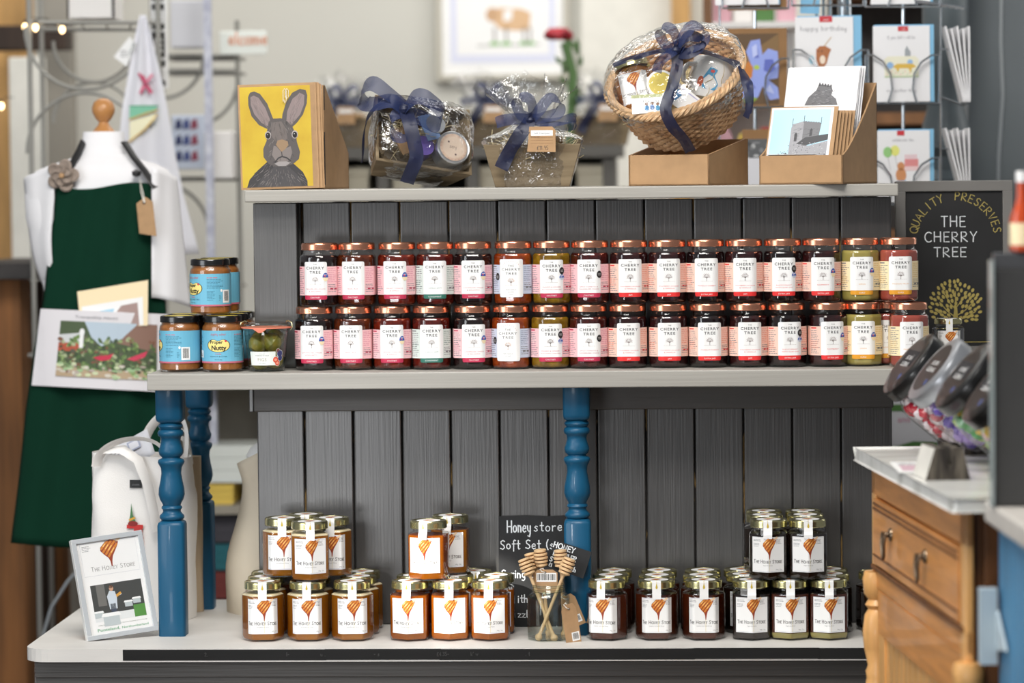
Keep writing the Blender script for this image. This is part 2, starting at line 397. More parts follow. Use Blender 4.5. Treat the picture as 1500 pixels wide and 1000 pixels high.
class Perim:
    """wraps art round a closed outline (list of xy, counter-clockwise seen from above, starting in front); s = 0 at the front (-y)"""
    def __init__(s, pts):
        s.p = [Vector(q) for q in pts]; n = len(pts); s.d = [0.0]
        for i in range(n): s.d.append(s.d[-1] + (s.p[(i + 1) % n] - s.p[i]).length)
        s.T = s.d[-1]; en = []
        for i in range(n): t = (s.p[(i + 1) % n] - s.p[i]).normalized(); en.append(Vector((t.y, -t.x)))
        s.n = [(en[i - 1] + en[i]).normalized() for i in range(n)]
    def breaks(s, a, b): return sorted(x for k in (-1, 0) for x in (d + k * s.T for d in s.d[:-1]) if a < x < b)
    def at(s, x, z, h):
        x = x % s.T; n = len(s.p)
        lo, hi = 0, n - 1
        while lo < hi:
            mid = (lo + hi + 1) // 2
            if s.d[mid] <= x + 1e-12: lo = mid
            else: hi = mid - 1
        i = lo; L_ = s.d[i + 1] - s.d[i]; t = (x - s.d[i]) / L_ if L_ > 0 else 0
        p = s.p[i].lerp(s.p[(i + 1) % n], t); nn = s.n[i].lerp(s.n[(i + 1) % n], t).normalized()
        return Vector((p.x + nn.x * h, p.y + nn.y * h, z))
def rounded_ngon(n, apothem, rc, seg=3, front_flat=True):
    """outline starting at the middle of the front side"""
    R = apothem / math.cos(PI / n); pts = [(0.0, -apothem)]
    k = rc / math.tan(PI * (n - 2) / n / 2) if rc else 0
    for i in range(n):
        a = -PI / 2 + PI / n + i * 2 * PI / n
        if not rc: pts.append((R * math.cos(a), R * math.sin(a))); continue
        dc = (apothem - rc) / math.cos(PI / n)
        cx, cy = dc * math.cos(a), dc * math.sin(a)
        for j in range(seg + 1):
            b = a - PI / n + j * 2 * PI / n / seg; pts.append((cx + rc * math.cos(b), cy + rc * math.sin(b)))
    return pts
def loft(mb, rings, mt, smooth=True, M=None, cap0=True, cap1=True):
    n = len(rings[0]); vs = [p for r in rings for p in r]; fs = []
    for j in range(len(rings) - 1):
        for i in range(n): k = (i + 1) % n; fs.append((j * n + i, j * n + k, (j + 1) * n + k, (j + 1) * n + i))
    if cap0: fs.append(tuple(range(n - 1, -1, -1)))
    if cap1: fs.append(tuple((len(rings) - 1) * n + i for i in range(n)))
    return mb.add(vs, fs, mt, smooth, M)
# ================================================================ materials
mat('grey_paint', '#474645', 0.31, spec=.75, var=0.10, vs=(60, 60, 3), bump=0.15, bs=(240, 240, 6), coat=0.05)
mat('grey_paint_h', '#4f4c49', 0.42, var=0.08, vs=(3, 60, 60), bump=0.25, bs=(6, 240, 240))
mat('groove_wear', '#26221f', 0.8, col2='#a58450', vs=(30, 30, 7), thr=(0.54, 0.58))
mat('stone_paint', '#a29f98', 0.5, var=0.05, vs=(3, 30, 60), bump=0.2, bs=(5, 120, 240))
mat('table_top_paint', '#d6d3ce', 0.5, var=0.05, vs=(5, 12, 20), bump=0.2, bs=(8, 90, 90))
mat('blue_paint', '#0e4f70', 0.42, spec=.35, var=0.07, vs=(9, 9, 5), bump=0.2, bs=(50, 50, 15), coat=0.1)
mat('blue_wear', '#4d8fa8', 0.6)
mat('black_tape', '#0e0e0e', 0.85, var=0.25, vs=(9, 9, 60))
mat('chalk', '#e6e6e2', 0.9); mat('chalk_dust', '#4a4a49', 0.9)
mat('shadow_gap', '#1c1a19', 0.9)

# ================================================================ painted display stand
YP = 0.30                                                   # face of the boarded back
stand = thing('display_stand', 'grey painted two-tier display stand with blue turned posts holding all the jars', 'display stand', (0, 0, 0))
TZ = P(560, 949.5, 0).z                                     # table top height
MZ = P(560, 545.3, 0.11).z                                  # middle shelf top
HZ = P(840, 273.5, 0.22).z                                  # top shelf top
tx0 = P(33, 951, 0).x; tx1 = P(1345, 947, 0).x
def slab(x0, x1, y0, y1, z0, z1, r, mt):
    pts = []
    for cx, cy, a in ((x1 - r, y0 + r, -90), (x1 - r, y1 - r, 0), (x0 + r, y1 - r, 90), (x0 + r, y0 + r, 180)): pts += _arc(cx, cy, r, r, a, a + 90, 6)
    return MB().prism(pts, z0, z1, mt, axis='z')
slab(tx0, tx1, 0, 0.66, TZ - 0.023, TZ, 0.045, 'table_top_paint').build('tabletop', stand, bevel=0.003)
m = MB()
m.bx(P(52, 990, 0.03).x, tx1 - 0.03, 0.035, 0.62, TZ - 0.30, TZ - 0.0235, 'grey_paint_h')
m.bx(P(52, 990, 0.03).x, tx1 - 0.03, 0.028, 0.035, TZ - 0.055, TZ - 0.0235, 'grey_paint_h')
m.bx(P(52, 990, 0.03).x, tx1 - 0.03, 0.030, 0.035, 0.02, TZ - 0.10, 'grey_paint_h')
for q in range(9): m.bx(tx0 + 0.1 + q * 0.17, tx0 + 0.104 + q * 0.17, 0.0285, 0.031, 0.06, TZ - 0.10, 'shadow_gap')
m.build('base_cabinet', stand, bevel=0.002)
# black price strip stuck along the front edge, slightly crooked overlapping lengths
m = MB()
segs = [(180, 478, 0), (476, 646, 1), (644, 1018, 0), (1016, 1200, 1), (1198, 1340, 0)]
for a, b, q in segs:
    x0, x1 = P(a, 960, 0).x, P(b, 960, 0).x
    m.bx(x0, x1, -0.0008 - q * 0.0006, 0.0004, TZ - 0.0205 + (q * 0.0008), TZ - 0.0012 + q * 0.0006, 'black_tape')
a = Art()
rr = random.Random(5)
for x, t in ((300, '2.'), (420, 'l-'), (470, "u ."), (548, '- s'), (640, '£4.35-'), (690, "k' w"), (770, '. t')):
    a.hand(t, P(x, 960, 0).x, TZ - 0.013, 0.0065, 'chalk_dust', 0.0009)
a.emit(m, plane_map((0, -0.0015, 0)))
m.build('price_strip', stand)
# boarded back: table to the top shelf
bl = P(378, 720, YP).x; br = P(1307, 700, YP).x
gx = [P(444.5 + 71.55 * i, 520, YP).x for i in range(12)]
m = MB(); xs = [bl] + gx + [br]
for i in range(len(xs) - 1):
    g = 0.0016
    x0 = xs[i] + (g if i else 0); x1 = xs[i + 1] - (g if i < len(xs) - 2 else 0)
    m.bx(x0, x1, YP, YP + 0.016, TZ + 0.0005 + (0.004 if i % 3 == 1 else 0.001), HZ - 0.024, 'grey_paint')
m.build('back_boards', stand, bevel=0.0022)
m = MB(); m.bx(bl + 0.01, br - 0.01, YP + 0.0095, YP + 0.0165, TZ + 0.001, HZ - 0.024, 'groove_wear'); m.build('board_groove', stand)
# upper stile (wide smooth board left of the jars) and lower rail
ux0 = P(372, 420, 0.26).x; ux1 = P(438, 420, 0.285).x
MB().bx(ux0, ux1, 0.262, YP - 0.0005, MZ + 0.0006, HZ - 0.0245, 'grey_paint').build('stile', stand, bevel=0.0015)
rx0 = P(371, 590, 0.275).x; rx1 = P(1309, 590, 0.275).x
MZ0 = MZ - 0.0300
z_r = P(560, 602, 0.275).z
MB().bx(rx0, rx1, 0.277, YP - 0.0005, z_r, MZ0 - 0.0005, 'grey_paint_h').build('rail', stand, bevel=0.002)
MB().bx(rx0 - 0.008, rx0 - 0.0006, 0.278, YP + 0.03, z_r, MZ0 - 0.0005, 'grey_paint').build('rail_end', stand, bevel=0.001)
# shelves
sx0 = P(215, 550, 0.11).x; sx1 = P(1462, 550, 0.11).x
MB().bx(sx0, sx1, 0.11, 0.60, MZ0, MZ, 'stone_paint').build('middle_shelf', stand, bevel=0.002)
hx0 = P(358, 285, 0.22).x; hx1 = P(1316, 277, 0.22).x
HZ0 = HZ - 0.0225
MB().bx(hx0, hx1, 0.22, 0.66, HZ0, HZ, 'stone_paint').build('top_shelf', stand, bevel=0.0025)
# turned posts
def post(cx, cy, name='post'):
    z0, z1 = TZ, MZ0; H = z1 - z0; m = MB()
    # measures in photograph pixels from the top (total 361), turned into shares of the height
    def zz(p): return z1 - H * p / 361
    hw = 0.0240
    def block(pa, pb, ca, cb):
        za, zb = zz(pb), zz(pa); c = 0.0045; rings = []
        prof = [(hw * .80, za, cb)] if cb else []
        def sq(h_, z, c_): return [(h_ - c_, -h_, z), (h_, -h_ + c_, z), (h_, h_ - c_, z), (h_ - c_, h_, z), (-h_ + c_, h_, z), (-h_, h_ - c_, z), (-h_, -h_ + c_, z), (-h_ + c_, -h_, z)]
        R = []
        if cb: R += [sq(hw * .78, za, c * 1.6), sq(hw * .95, za + .004, c * 1.2), sq(hw, za + .010, c)]
        else: R += [sq(hw, za, c)]
        if ca: R += [sq(hw, zb - .008, c), sq(hw * .95, zb - .003, c * 1.2), sq(hw * .8, zb, c * 1.6)]
        else: R += [sq(hw, zb, c)]
        loft(m, R, 'blue_paint', smooth=False)
    block(0, 50, False, True); block(193, 361, True, False)
    pr = [(50, 14), (52, 17), (55, 18.6), (58, 17), (60, 15.5), (61.5, 18), (65, 19.6), (69, 18.6), (71, 15.5), (77, 14.4), (84, 16.2), (91, 18.6), (97, 17.4), (100.5, 13.5),
          (102, 14), (104, 18.8), (107.5, 20), (111, 18.4), (116, 15.6), (124, 14.8), (134, 16.4), (146, 19), (155, 19.6), (162, 17.6), (168, 14.2), (171, 13.2), (172.5, 15), (175, 15.6), (177, 13.6),
          (180, 13.2), (183, 15.5), (185.5, 18.2), (189, 18.6), (192, 16), (193.4, 13)]
    k = 0.048 / 40.0
    m.lathe([(r * k * 1.02, zz(p)) for p, r in reversed(pr)], 'blue_paint', 32)
    m.build(name, stand, loc=(cx, cy, 0), sharp=50)
p1 = P(252, 760, 0.175); post(p1.x, 0.175)
p2 = P(846, 760, 0.175); post(p2.x, 0.175)
p3 = P(294.5, 760, 0.535); post(p3.x, 0.535)
pm = (p1.x + p2.x) / 2
print('TZ,MZ,HZ', TZ, MZ, HZ, 'cam', CAM)

# ================================================================ setting shell
mat('floor_boards', '#4a3d31', 0.6, var=0.25, vs=(2, 12, 2)); mat('wall_cream', '#c9c8c0', 0.8, var=0.02, vs=(2, 2, 2))
mat('old_timber', '#86582f', 0.75, var=0.35, vs=(25, 25, 2), bump=0.4); mat('dark_timber', '#33251c', 0.75, var=0.3, vs=(20, 20, 2), bump=0.3)
mat('grey_pillar', '#757c80', 0.7, var=0.08, vs=(3, 3, 3)); mat('window_glow', '#fffdf6', 0.9, emit=1.0)
mat('white_board', '#dfddd4', 0.7, var=0.03); mat('warm_wood', '#b98f55', 0.6, var=0.2, vs=(20, 20, 3))
struct(MB().bx(-4, 4, -7, 5, -0.05, 0, 'floor_boards').build('floor'))
struct(MB().bx(-4, 4, 4.2, 4.3, 0, 4.0, 'wall_cream').build('wall_back'))
# ================================================================ jars: materials
glassy('jar_glass', '#ffffff', 1.5, 0.015)
glassy('jar_glass_green', '#f1f6f2', 1.5, 0.015, boost=1.3)
mat('copper_lid', '#d8977a', 0.24, metal=0.95, var=0.03, vs=(40, 40, 40)); mat('copper_in', '#b06b4c', 0.4, metal=0.8)
mat('gold_lid', '#c0b98c', 0.22, metal=0.95, var=0.04, vs=(40, 40, 40)); mat('black_lid', '#0c0c0d', 0.25, coat=0.4)
mat('lid_yellow', '#d7c04a', 0.5)
def jam(n, c, c2, gloss=0.12, sss=0.15, vs=70): return mat(n, c, gloss, col2=c2, vs=(vs, vs, vs), thr=(0.4, 0.62), sss=sss, coat=0.3, bump=0.15)
jam('jam_black', '#0d0607', '#1c0b0a', sss=0); jam('jam_dark', '#1c0707', '#331010', sss=.0); jam('jam_brown', '#3a1407', '#5c260d', sss=.05)
jam('jam_red', '#4a0f06', '#6c1d0b', sss=.05); jam('jam_chilli', '#3b0b06', '#5e1810'); jam('jam_orange', '#702407', '#953f10'); jam('jam_mango', '#66490c', '#8a6a16')
jam('jam_ruby', '#2b0907', '#4a130d', sss=0); jam('curd_lemon', '#938645', '#a39753', vs=20); jam('curd_pink', '#944136', '#a35243', vs=20)
jam('peanut', '#85501f', '#99622f', vs=60, gloss=.3)
mat('paper_white', '#efefee', 0.45, var=0.01, vs=(9, 9, 9)); mat('paper_pink', '#eebfc2', 0.5); mat('paper_peach', '#f0c8b8', 0.5); mat('paper_green', '#d3ddd7', 0.5)
mat('paper_blue', '#c5cede', 0.5); mat('paper_cream', '#f2dfb6', 0.5)
INK, RED, CRIM, GRN, ORA, GREY, GOLD = C('#39393b'), C('#dd2b2b'), C('#b92a4c'), C('#2d6d5e'), C('#dd9a25'), C('#77777a'), C('#b0925a')
C('#2a50a8'); C('#c98a8a'); C('#1b1b1c')

# ---------------------------------------------------------------- chutney, jam and curd jars (rounded octagon)
AP = 0.0347
OCT = rounded_ngon(8, AP, 0.012, 3)
JH = 0.1155
def ring(sc_, z, poly=OCT, circ=None, mixc=0.0):
    out = []
    for (x, y) in poly:
        r = math.hypot(x, y); rr_ = r * (1 - mixc) + (circ or r) * mixc
        k = rr_ / r * sc_; out.append((x * k, y * k, z))
    return out
def oct_shell(m, mt, k, zb, ztop, full):
    R = [ring(.80 * k, zb), ring(.93 * k, zb + .0015), ring(.985 * k, zb + .004), ring(k, zb + .008), ring(k, ztop - .006)]
    R += [ring(.985 * k, ztop - .0025), ring(.94 * k, ztop, circ=AP, mixc=.5)]
    if full:
        R += [ring(.87 * k, ztop + .003, circ=AP, mixc=1), ring(.855 * k, ztop + .006, circ=AP, mixc=1), ring(.855 * k, JH - .010, circ=AP, mixc=1)]
    loft(m, R, mt, cap1=not full)
def lid(m, r, z0, h, mt, top=None, n=40):
    m.lathe([(r * .985, z0), (r * 1.0, z0 + .0008), (r * .992, z0 + .002), (r * .992, z0 + h * .72), (r * .975, z0 + h * .9), (r * .945, z0 + h), (r * .90, z0 + h), (r * .88, z0 + h - .0008), (0, z0 + h - .0008)], mt, n)
    if top: m.lathe([(r * .8, z0 + h - .0006), (0, z0 + h - .0006)], top, n, cap=False)
def tree_art(a, cx, cz, s_, m=INK, m2=None):
    a.line([(cx, cz - s_ * 1.0), (cx, cz - s_ * .1)], s_ * .12, m, 2)
    rr = random.Random(4); m2 = m2 or m
    for i in range(9):
        t = math.radians(-15 + i * 210 / 8)
        ex, ez = cx + math.cos(t) * s_ * .78, cz + math.sin(t) * s_ * .72 + s_ * .1
        a.line([(cx, cz - s_ * .3), ((cx + ex) / 2 + math.cos(t) * s_ * .05, (cz - s_ * .1 + ez) / 2), (ex, ez)], s_ * .06, m, 2)
        for q in range(3):
            u = t + (q - 1) * .16; d = .62 + .28 * (q % 2)
            a.ell(cx + math.cos(u) * s_ * d, cz + s_ * .1 + math.sin(u) * s_ * d * .9, s_ * .075, s_ * .055, m2, 2, rot=t, n=6)
    a.line([(cx - s_ * 1.5, cz - s_ * 1.05), (cx + s_ * 1.5, cz - s_ * 1.05)], s_ * .05, m2, 2)
VAR = [ # content, side, band, band word, name lines, name ink, stickers
 ('jam_black', 'paper_pink', CRIM, 'CHUTNEY', ['CARAMELISED ONION', '& BALSAMIC'], 'e'),
 ('jam_brown', 'paper_pink', CRIM, 'CHUTNEY', ['REAL ALE'], ''),
 ('jam_red', 'paper_pink', CRIM, 'CHUTNEY', ['SMOKEY TOMATO', '& GARLIC'], 'e'),
 ('jam_chilli', 'paper_green', GRN, 'CONDIMENT', ['CHILLI JAM'], ''),
 ('jam_orange', 'paper_blue', None, '', ['THAI GARLIC', '& LIME'], 'k'),
 ('jam_mango', 'paper_pink', CRIM, 'CHUTNEY', ['MANGO & GINGER', 'WITH TOASTED CUMIN SEED'], 'bd'),
 ('jam_ruby', 'paper_pink', CRIM, 'CHUTNEY', ['SPICY TOMATO &', 'CARAMELISED ONION'], 'b'),
 ('jam_dark', 'paper_peach', RED, 'JAM', ['STRAWBERRY, RHUBARB', '& VANILLA'], ''),
 ('jam_black', 'paper_peach', RED, 'EXTRA JAM', ['MORELLO CHERRY'], ''),
 ('jam_black', 'paper_peach', RED, 'EXTRA JAM', ['BLACKCURRANT', 'WITH SLOE GIN'], 'bd'),
 ('jam_dark', 'paper_peach', RED, 'EXTRA JAM', ['RASPBERRY'], 'e'),
 ('curd_lemon', 'paper_cream', ORA, 'CURD', ['LEMON'], 'e'),
 ('curd_pink', 'paper_cream', ORA, 'CURD', ['PASSION FRUIT'], ''),
]
octp = Perim(OCT); LAB0 = 0.0004
def cherry_proto(vi):
    cont, side, band, word, names, st = VAR[vi]
    t = thing('preserve_jar', 'x', 'jar', (0, 0, 0))
    m = MB(); oct_shell(m, 'jar_glass', 1.0, 0, .094, True)
    m.tube([(.0298 * math.cos(a * PI / 18), .0298 * math.sin(a * PI / 18), .1008) for a in range(36)], .0007, 'jar_glass', 5, closed=True); m.build('glass', t)
    m = MB(); oct_shell(m, cont, .972, .0022, .0935, False); m.build('contents', t)
    m = MB(); lid(m, .0340, JH - .0125, .0125, 'copper_lid'); m.build('lid', t, sharp=28)
    a = Art(); T = octp.T
    a.rect(-.033, .021, .033, .0735, side, 0)
    a.rect(-T * .49, .021, -.033, .0735, side, 0).rect(.033, .021, T * .49, .0735, side, 0)
    ink2 = GREY if band in (None,) else band
    tin = RED if side == 'paper_peach' else (CRIM if side == 'paper_pink' else GREY)
    soft = C({'paper_peach': '#e59a86', 'paper_pink': '#d892a2', 'paper_green': '#8fa39b', 'paper_blue': '#8b95ab', 'paper_cream': '#e3c387'}[side])
    a.para(-.0445, .0665, -.0245, 13, .0034, .0011, GREY, 1, 3 + vi); a.para(-.043, .0715, -.030, 1, .002, .0022, tin, 1, 5)
    a.para(.0245, .0700, .0450, 8, .0034, .0013, soft, 1, 7 + vi); a.para(.0245, .0410, .0445, 5, .0032, .0010, GREY, 1, 9); a.para(-.0445, .047, -.026, 4, .0036, .0016, soft, 1, 11)
    a.para(.029, .0345, .043, 1, .003, .0028, tin, 1, 15)
    if band:
        a.rrect(-.0218, .0136, .0218, .03, .003, band, 1)
        pts = [(-.0222, .0215), (.0222, .0215)] + _arc(.0187, .0785, .0035, .0035, 0, 90, 4) + _arc(-.0187, .0785, .0035, .0035, 90, 180, 4); a.items.append((pts, [tuple(range(len(pts)))], 'paper_white', 2))
        a.text('THE', 0, .0762, .0022, INK, 3, sp=1.25, bold=.01); a.text('CHERRY', 0, .0685, .0050, INK, 3, sp=1.25, width=.0330, bold=.018); a.text('TREE', 0, .0607, .0050, INK, 3, sp=1.25, width=.0205, bold=.018)
        tree_art(a, 0, .0485, .0072, C('#6d5a58'), C('#8a6f6a'))
        for i, s_ in enumerate(names): a.text(s_, 0, .0318 - i * .0042, .0021 if len(s_) < 18 else .0017, ink2, 3, sp=1.1, width=min(.036, .0023 * len(s_)))
        a.text(word, 0, .0160, .0027, 'paper_white', 3, sp=1.1)
    else:
        a.rrect(-.0225, .0150, .0225, .084, .0035, 'paper_white', 2)
        for i in range(11):
            q = math.radians(155 - i * 13); a.text('FINEPRESERVE'[i], .0165 * math.cos(q), .0645 + .0150 * math.sin(q), .0020, C('#c98a8a'), 3, rot=q - PI / 2)
        a.text('THE', 0, .0700, .0038, INK, 3, sp=1.2); a.text('CHERRY', 0, .0630, .0048, INK, 3, sp=1.2, width=.0330); a.text('TREE', 0, .0556, .0048, INK, 3, sp=1.2, width=.0205)
        tree_art(a, 0, .0435, .0072, C('#8d6a5c'), C('#d29a6a'))
        for i, s_ in enumerate(names): a.text(s_, 0, .0275 - i * .0042, .0022, GREY, 3, sp=1.1)
        a.text('CHUTNEY', 0, .0190, .0013, GREY, 3)
        a.ell(-.0290, .052, .0052, .0070, C('#1b1b1c'), 1); a.text('GREAT', -.029, .0525, .0014, 'paper_white', 2); a.text('TASTE', -.029, .0500, .0014, 'paper_white', 2)
    def roundel(x, z, kind):
        if kind == 'e':
            a.ell(x, z, .0055, .0076, C('#2a50a8'), 5).ell(x, z - .001, .0052, .0066, 'paper_cream', 6, n=12, a0=180, a1=360); a.ell(x - .0015, z + .002, .0018, .0014, C('#d0405a'), 6); a.para(x - .003, z + .0045, x + .0035, 2, .002, .0010, 'paper_white', 6, 2)
        if kind == 'b': a.ell(x, z, .0054, .0066, C('#1b1b1c'), 5); a.text('GREAT', x, z + .0006, .0015, 'paper_white', 6); a.text('TASTE', x, z - .0018, .0015, 'paper_white', 6)
        if kind == 'd': a.ell(x, z - .001, .0052, .0058, C('#2a50a8'), 5, a0=0, a1=180); a.ell(x, z - .001, .0052, .004, 'paper_blue', 5, a0=180, a1=360); a.para(x - .003, z + .003, x + .003, 2, .002, .0010, 'paper_white', 6, 2)
    if st == 'e': roundel(.0190, .0545, 'e')
    if st == 'b': roundel(.0195, .0550, 'b')
    if st == 'bd': roundel(.0190, .0620, 'b'); roundel(.0190, .0505, 'd')
    m = MB(); a.emit(m, octp.at, octp.breaks(-T / 2, T / 2), LAB0); m.build('label', t)
    return t
protos = {}
def put(proto_fn, key, loc, rz, label, group):
    if key not in protos:
        protos[key] = proto_fn(); o = protos[key]; o.location = loc; o.rotation_euler = (0, 0, rz); o['label'] = label; o['group'] = group
        return o
    return dup(protos[key], loc, rz, label, group)
NAMES = ['near-black caramelised onion chutney jar', 'brown real ale chutney jar', 'smokey tomato and garlic chutney jar', 'chilli jam jar with green band', 'orange garlic and lime jar with all-white label',
         'mustard-yellow mango and ginger chutney jar', 'spicy tomato chutney jar with black roundel', 'dark strawberry rhubarb jam jar', 'morello cherry extra jam jar', 'blackcurrant and sloe gin jam jar',
         'raspberry extra jam jar with blue sticker', 'pale yellow lemon curd jar', 'pink passion fruit curd jar']
up = [470, 524, 583, 639, 694, 753, 809, 865, 922, 978, 1034, 1090, 1147, 1203, 1260, 1316]
lo = [461, 518, 575, 632, 692, 749, 806, 862, 919, 979, 1037, 1096, 1152, 1213, 1264, 1302]
kinds = [0, 1, 2, 3, 0, 4, 5, 6, 7, 7, 8, 7, 9, 10, 11, 12]
rup = [-8, -7, -3, 2, 4, -4, 2, -2, 5, 5, 3, 3, 2, 4, 3, 4]; rlo = [-3, -3, 3, 5, 8, -7, 3, 3, 5, 4, 5, 4, 9, 12, -2, 0]
extra = {(0, 0): ', leftmost of its row', (0, 4): ', between chilli jam and garlic and lime', (7, 8): ', just right of spicy tomato', (7, 9): ', just left of morello cherry', (7, 11): ', between morello cherry and blackcurrant'}
for row, xs in ((1, up), (0, lo)):
    for i, x in enumerate(xs):
        k = kinds[i]; Yc = 0.202 if not (row == 0 and i in (14, 15)) else (0.212 if i == 14 else 0.245)
        if row == 1 and i >= 14: Yc = 0.215
        p = P(x, 500, Yc); z = MZ + 0.0003 + row * (JH + 0.0002)
        ex = extra.get((k, i), '')
        put(lambda: cherry_proto(k), 'c%d' % k, (p.x, Yc, z), math.radians((rup if row else rlo)[i]),
            NAMES[k] + (' in the upper row' if row else ' in the lower row') + ex, 'copper-lidded preserve jars in two rows')
p = P(1331, 500, 0.172)
put(None, 'c12', (p.x, 0.172, MZ + 0.0003), math.radians(6), 'pink passion fruit curd jar at the front right end of the lower row', 'copper-lidded preserve jars in two rows')

# ---------------------------------------------------------------- peanut butter
mat('nutty_blue', '#6cb4d0', 0.45); mat('nutty_pink', '#c66a7c', 0.5); mat('nutty_yellow', '#f0dc84', 0.5)
circ = [(0.0372 * math.sin(2 * PI * i / 40), -0.0372 * math.cos(2 * PI * i / 40)) for i in range(40)]
cirp = Perim(circ)
def bean(cx, cy, k, n=26):
    out = []
    for i in range(n):
        t = 2 * PI * i / n; r = 1 + .10 * math.cos(2 * t) ; x = math.cos(t) * 1.25 * r; y = math.sin(t) * .88 * r
        if y > 0: y -= .30 * math.exp(-(x / .42) ** 2)
        out.append((cx + x * k, cy + y * k))
    return out
def nutty():
    t = thing('peanut_butter_jar', 'x', 'jar'); R = .0370
    m = MB(); m.lathe([(.030, 0), (.0345, .0008), (R, .004), (R, .080), (.0362, .084), (.0335, .087), (.0330, .092), (.0330, .094)], 'jar_glass', 40); m.build('glass', t)
    m = MB(); m.lathe([(.029, .003), (.034, .0038), (R * .98, .006), (R * .98, .079), (.0352, .083), (.0325, .0862), (.0320, .0900), (0, .0902)], 'peanut', 40); m.build('contents', t)
    m = MB(); lid(m, .0360, .0905, .0115, 'black_lid', 'lid_yellow'); m.build('lid', t, sharp=28)
    a = Art(); T = cirp.T
    a.rect(-T * .495, .0165, T * .495, .0755, 'nutty_blue', 0); a.rect(-T * .495, .0165, T * .495, .0195, 'nutty_pink', 1)
    k = .0148
    a.poly(bean(0, .049, k * 1.07), C('#20201c'), 1); a.poly(bean(0, .049, k), 'nutty_yellow', 2)
    a.text('Proper', -.0035, .0520, .0060, C('#20201c'), 3, width=.0240, bold=.03); a.text('Nutty', .001, .0405, .0085, C('#20201c'), 3, width=.0275, bold=.035); a.text('\u2022', .0135, .051, .012, C('#c8324a'), 3)
    a.hand('slightly salted', 0, .067, .0036, C('#c46a7a'), .0005, 2, align='c'); a.hand('crunchy', 0, .0325, .0026, C('#c46a7a'), .0004, 2, align='c')
    a.text('PEANUT BUTTER', 0, .0275, .0025, C('#1d4a5c'), 2, width=.031, sp=1.1); a.text('NET WT 280g', 0, .0222, .0016, C('#1d4a5c'), 2)
    for q in (-1, 1):
        x0, x1 = (.030, .062) if q > 0 else (-.062, -.034)
        a.para(x0, .0690, x1, 1, .0026, .0014, C('#c46a7a'), 1, 31); a.para(x0, .0655, x1, 7, .0026, .0009, C('#33708a'), 1, 33)
        a.para(x0, .0440, x0 + .017, 7, .0026, .0009, C('#33708a'), 1, 35); a.para(x0 + .022, .036, x0 + .027, 4, .0026, .0009, C('#33708a'), 1, 36)
    a.ell(.057, .045, .002, .0026, 'paper_white', 2)
    a.rect(.060, .0225, .076, .046, 'paper_white', 3); a.barcode(.0625, .026, .0735, .0435, C('#20201c'), 4)
    a.rect(-.052, .026, -.034, .0395, 'paper_white', 3); a.para(-.050, .036, -.037, 3, .003, .0012, INK, 4)
    m = MB(); a.emit(m, cirp.at, cirp.breaks(-T / 2, T / 2), .0004); m.build('label', t)
    return t
zl = MZ + .0003; zu = zl + .1022
def pj(px, Y, z, rz, label): q = P(px, 500, Y); put(nutty, 'pn', (q.x, Y, z), math.radians(rz), label, 'peanut butter jars')
pj(263.5, .185, zl, -80, 'peanut butter jar at the bottom left showing its barcode side')
pj(326, .178, zl, -4, 'peanut butter jar at the bottom showing its yellow bean logo in full')
pj(275, .262, zl, -60, 'peanut butter jar behind the bottom left one')
pj(336, .258, zl, -70, 'peanut butter jar in second rank behind the logo one')
pj(346, .338, zl, -75, 'peanut butter jar at the very back beside the grey board')
pj(309.5, .205, zu, -48, 'peanut butter jar on top of the pile in front')
pj(323, .290, zu, -95, 'peanut butter jar on top of the pile behind the front one')

# ---------------------------------------------------------------- fig jar
mat('fig_flesh', '#7a7a26', 0.35, col2='#b09a44', vs=(60, 60, 60), coat=0.3, bump=.2); mat('fig_syrup', '#4c4210', 0.1, alpha=0.18); mat('rubber_orange', '#dd7f66', 0.5); mat('fig_label', '#e9eee8', 0.5)
t = thing('fig_jar', 'tapered glass jar of green figs with orange rubber seal and pale label', 'jar', P(391, 545, .175), 0.0)
t.location = (P(391, 545, .175).x, .175, MZ + .0003)
def tap(z): return .0325 + (.0400 - .0325) * z / .070
m = MB(); m.lathe([(.024, 0), (.029, .0008), (.0320, .004), (tap(.02), .02), (tap(.07), .070), (.0400, .0735), (.0435, .0755), (.0435, .078)], 'jar_glass_green', 40); m.build('glass', t)
m = MB(); m.lathe([(.0435, .0805), (.0440, .084), (.0400, .086), (.0395, .0885), (.0330, .0890), (.031, .0875), (0, .0875)], 'jar_glass_green', 40); m.build('glass_lid', t)
m = MB(); m.lathe([(.0380, .0782), (.0455, .0782), (.0458, .0795), (.0455, .0806), (.0380, .0806)], 'rubber_orange', 40)
m.prism([(-.016, 0), (.012, 0), (.002, -.0075), (-.004, -.0082), (-.010, -.004)], -.0470, -.0455, 'rubber_orange', M=Matrix.Translation((-.004, 0, .0795))); m.build('rubber_seal', t)
m = MB()
for sx in (-1, 1): m.tube([(sx * .036, 0, .090), (sx * .040, 0, .0915), (sx * .0465, 0, .088), (sx * .0475, 0, .080), (sx * .044, 0, .0745)], .0012, 'gold_lid', 6)
m.build('clip', t)
m = MB(); rr = random.Random(2)
for q, (x, y, z, a_, b_) in enumerate([(-.010, -.012, .020, .9, .2), (.014, -.006, .022, -.5, .4), (-.014, -.013, .050, .6, -.3), (.012, -.013, .053, -.8, .3), (0, .012, .035, 0, 0), (-.012, .012, .058, .3, .2), (.014, .012, .060, -.2, .5)]):
    M = Matrix.Translation((x, y, z)) @ Matrix.Rotation(a_, 4, 'Y') @ Matrix.Rotation(b_, 4, 'X')
    m.lathe([(0, -.016), (.010, -.0145), (.0165, -.006), (.0175, .002), (.013, .010), (.006, .016), (.0025, .020), (0, .0205)], 'fig_flesh', 18, M=M)
m.build('figs', t)
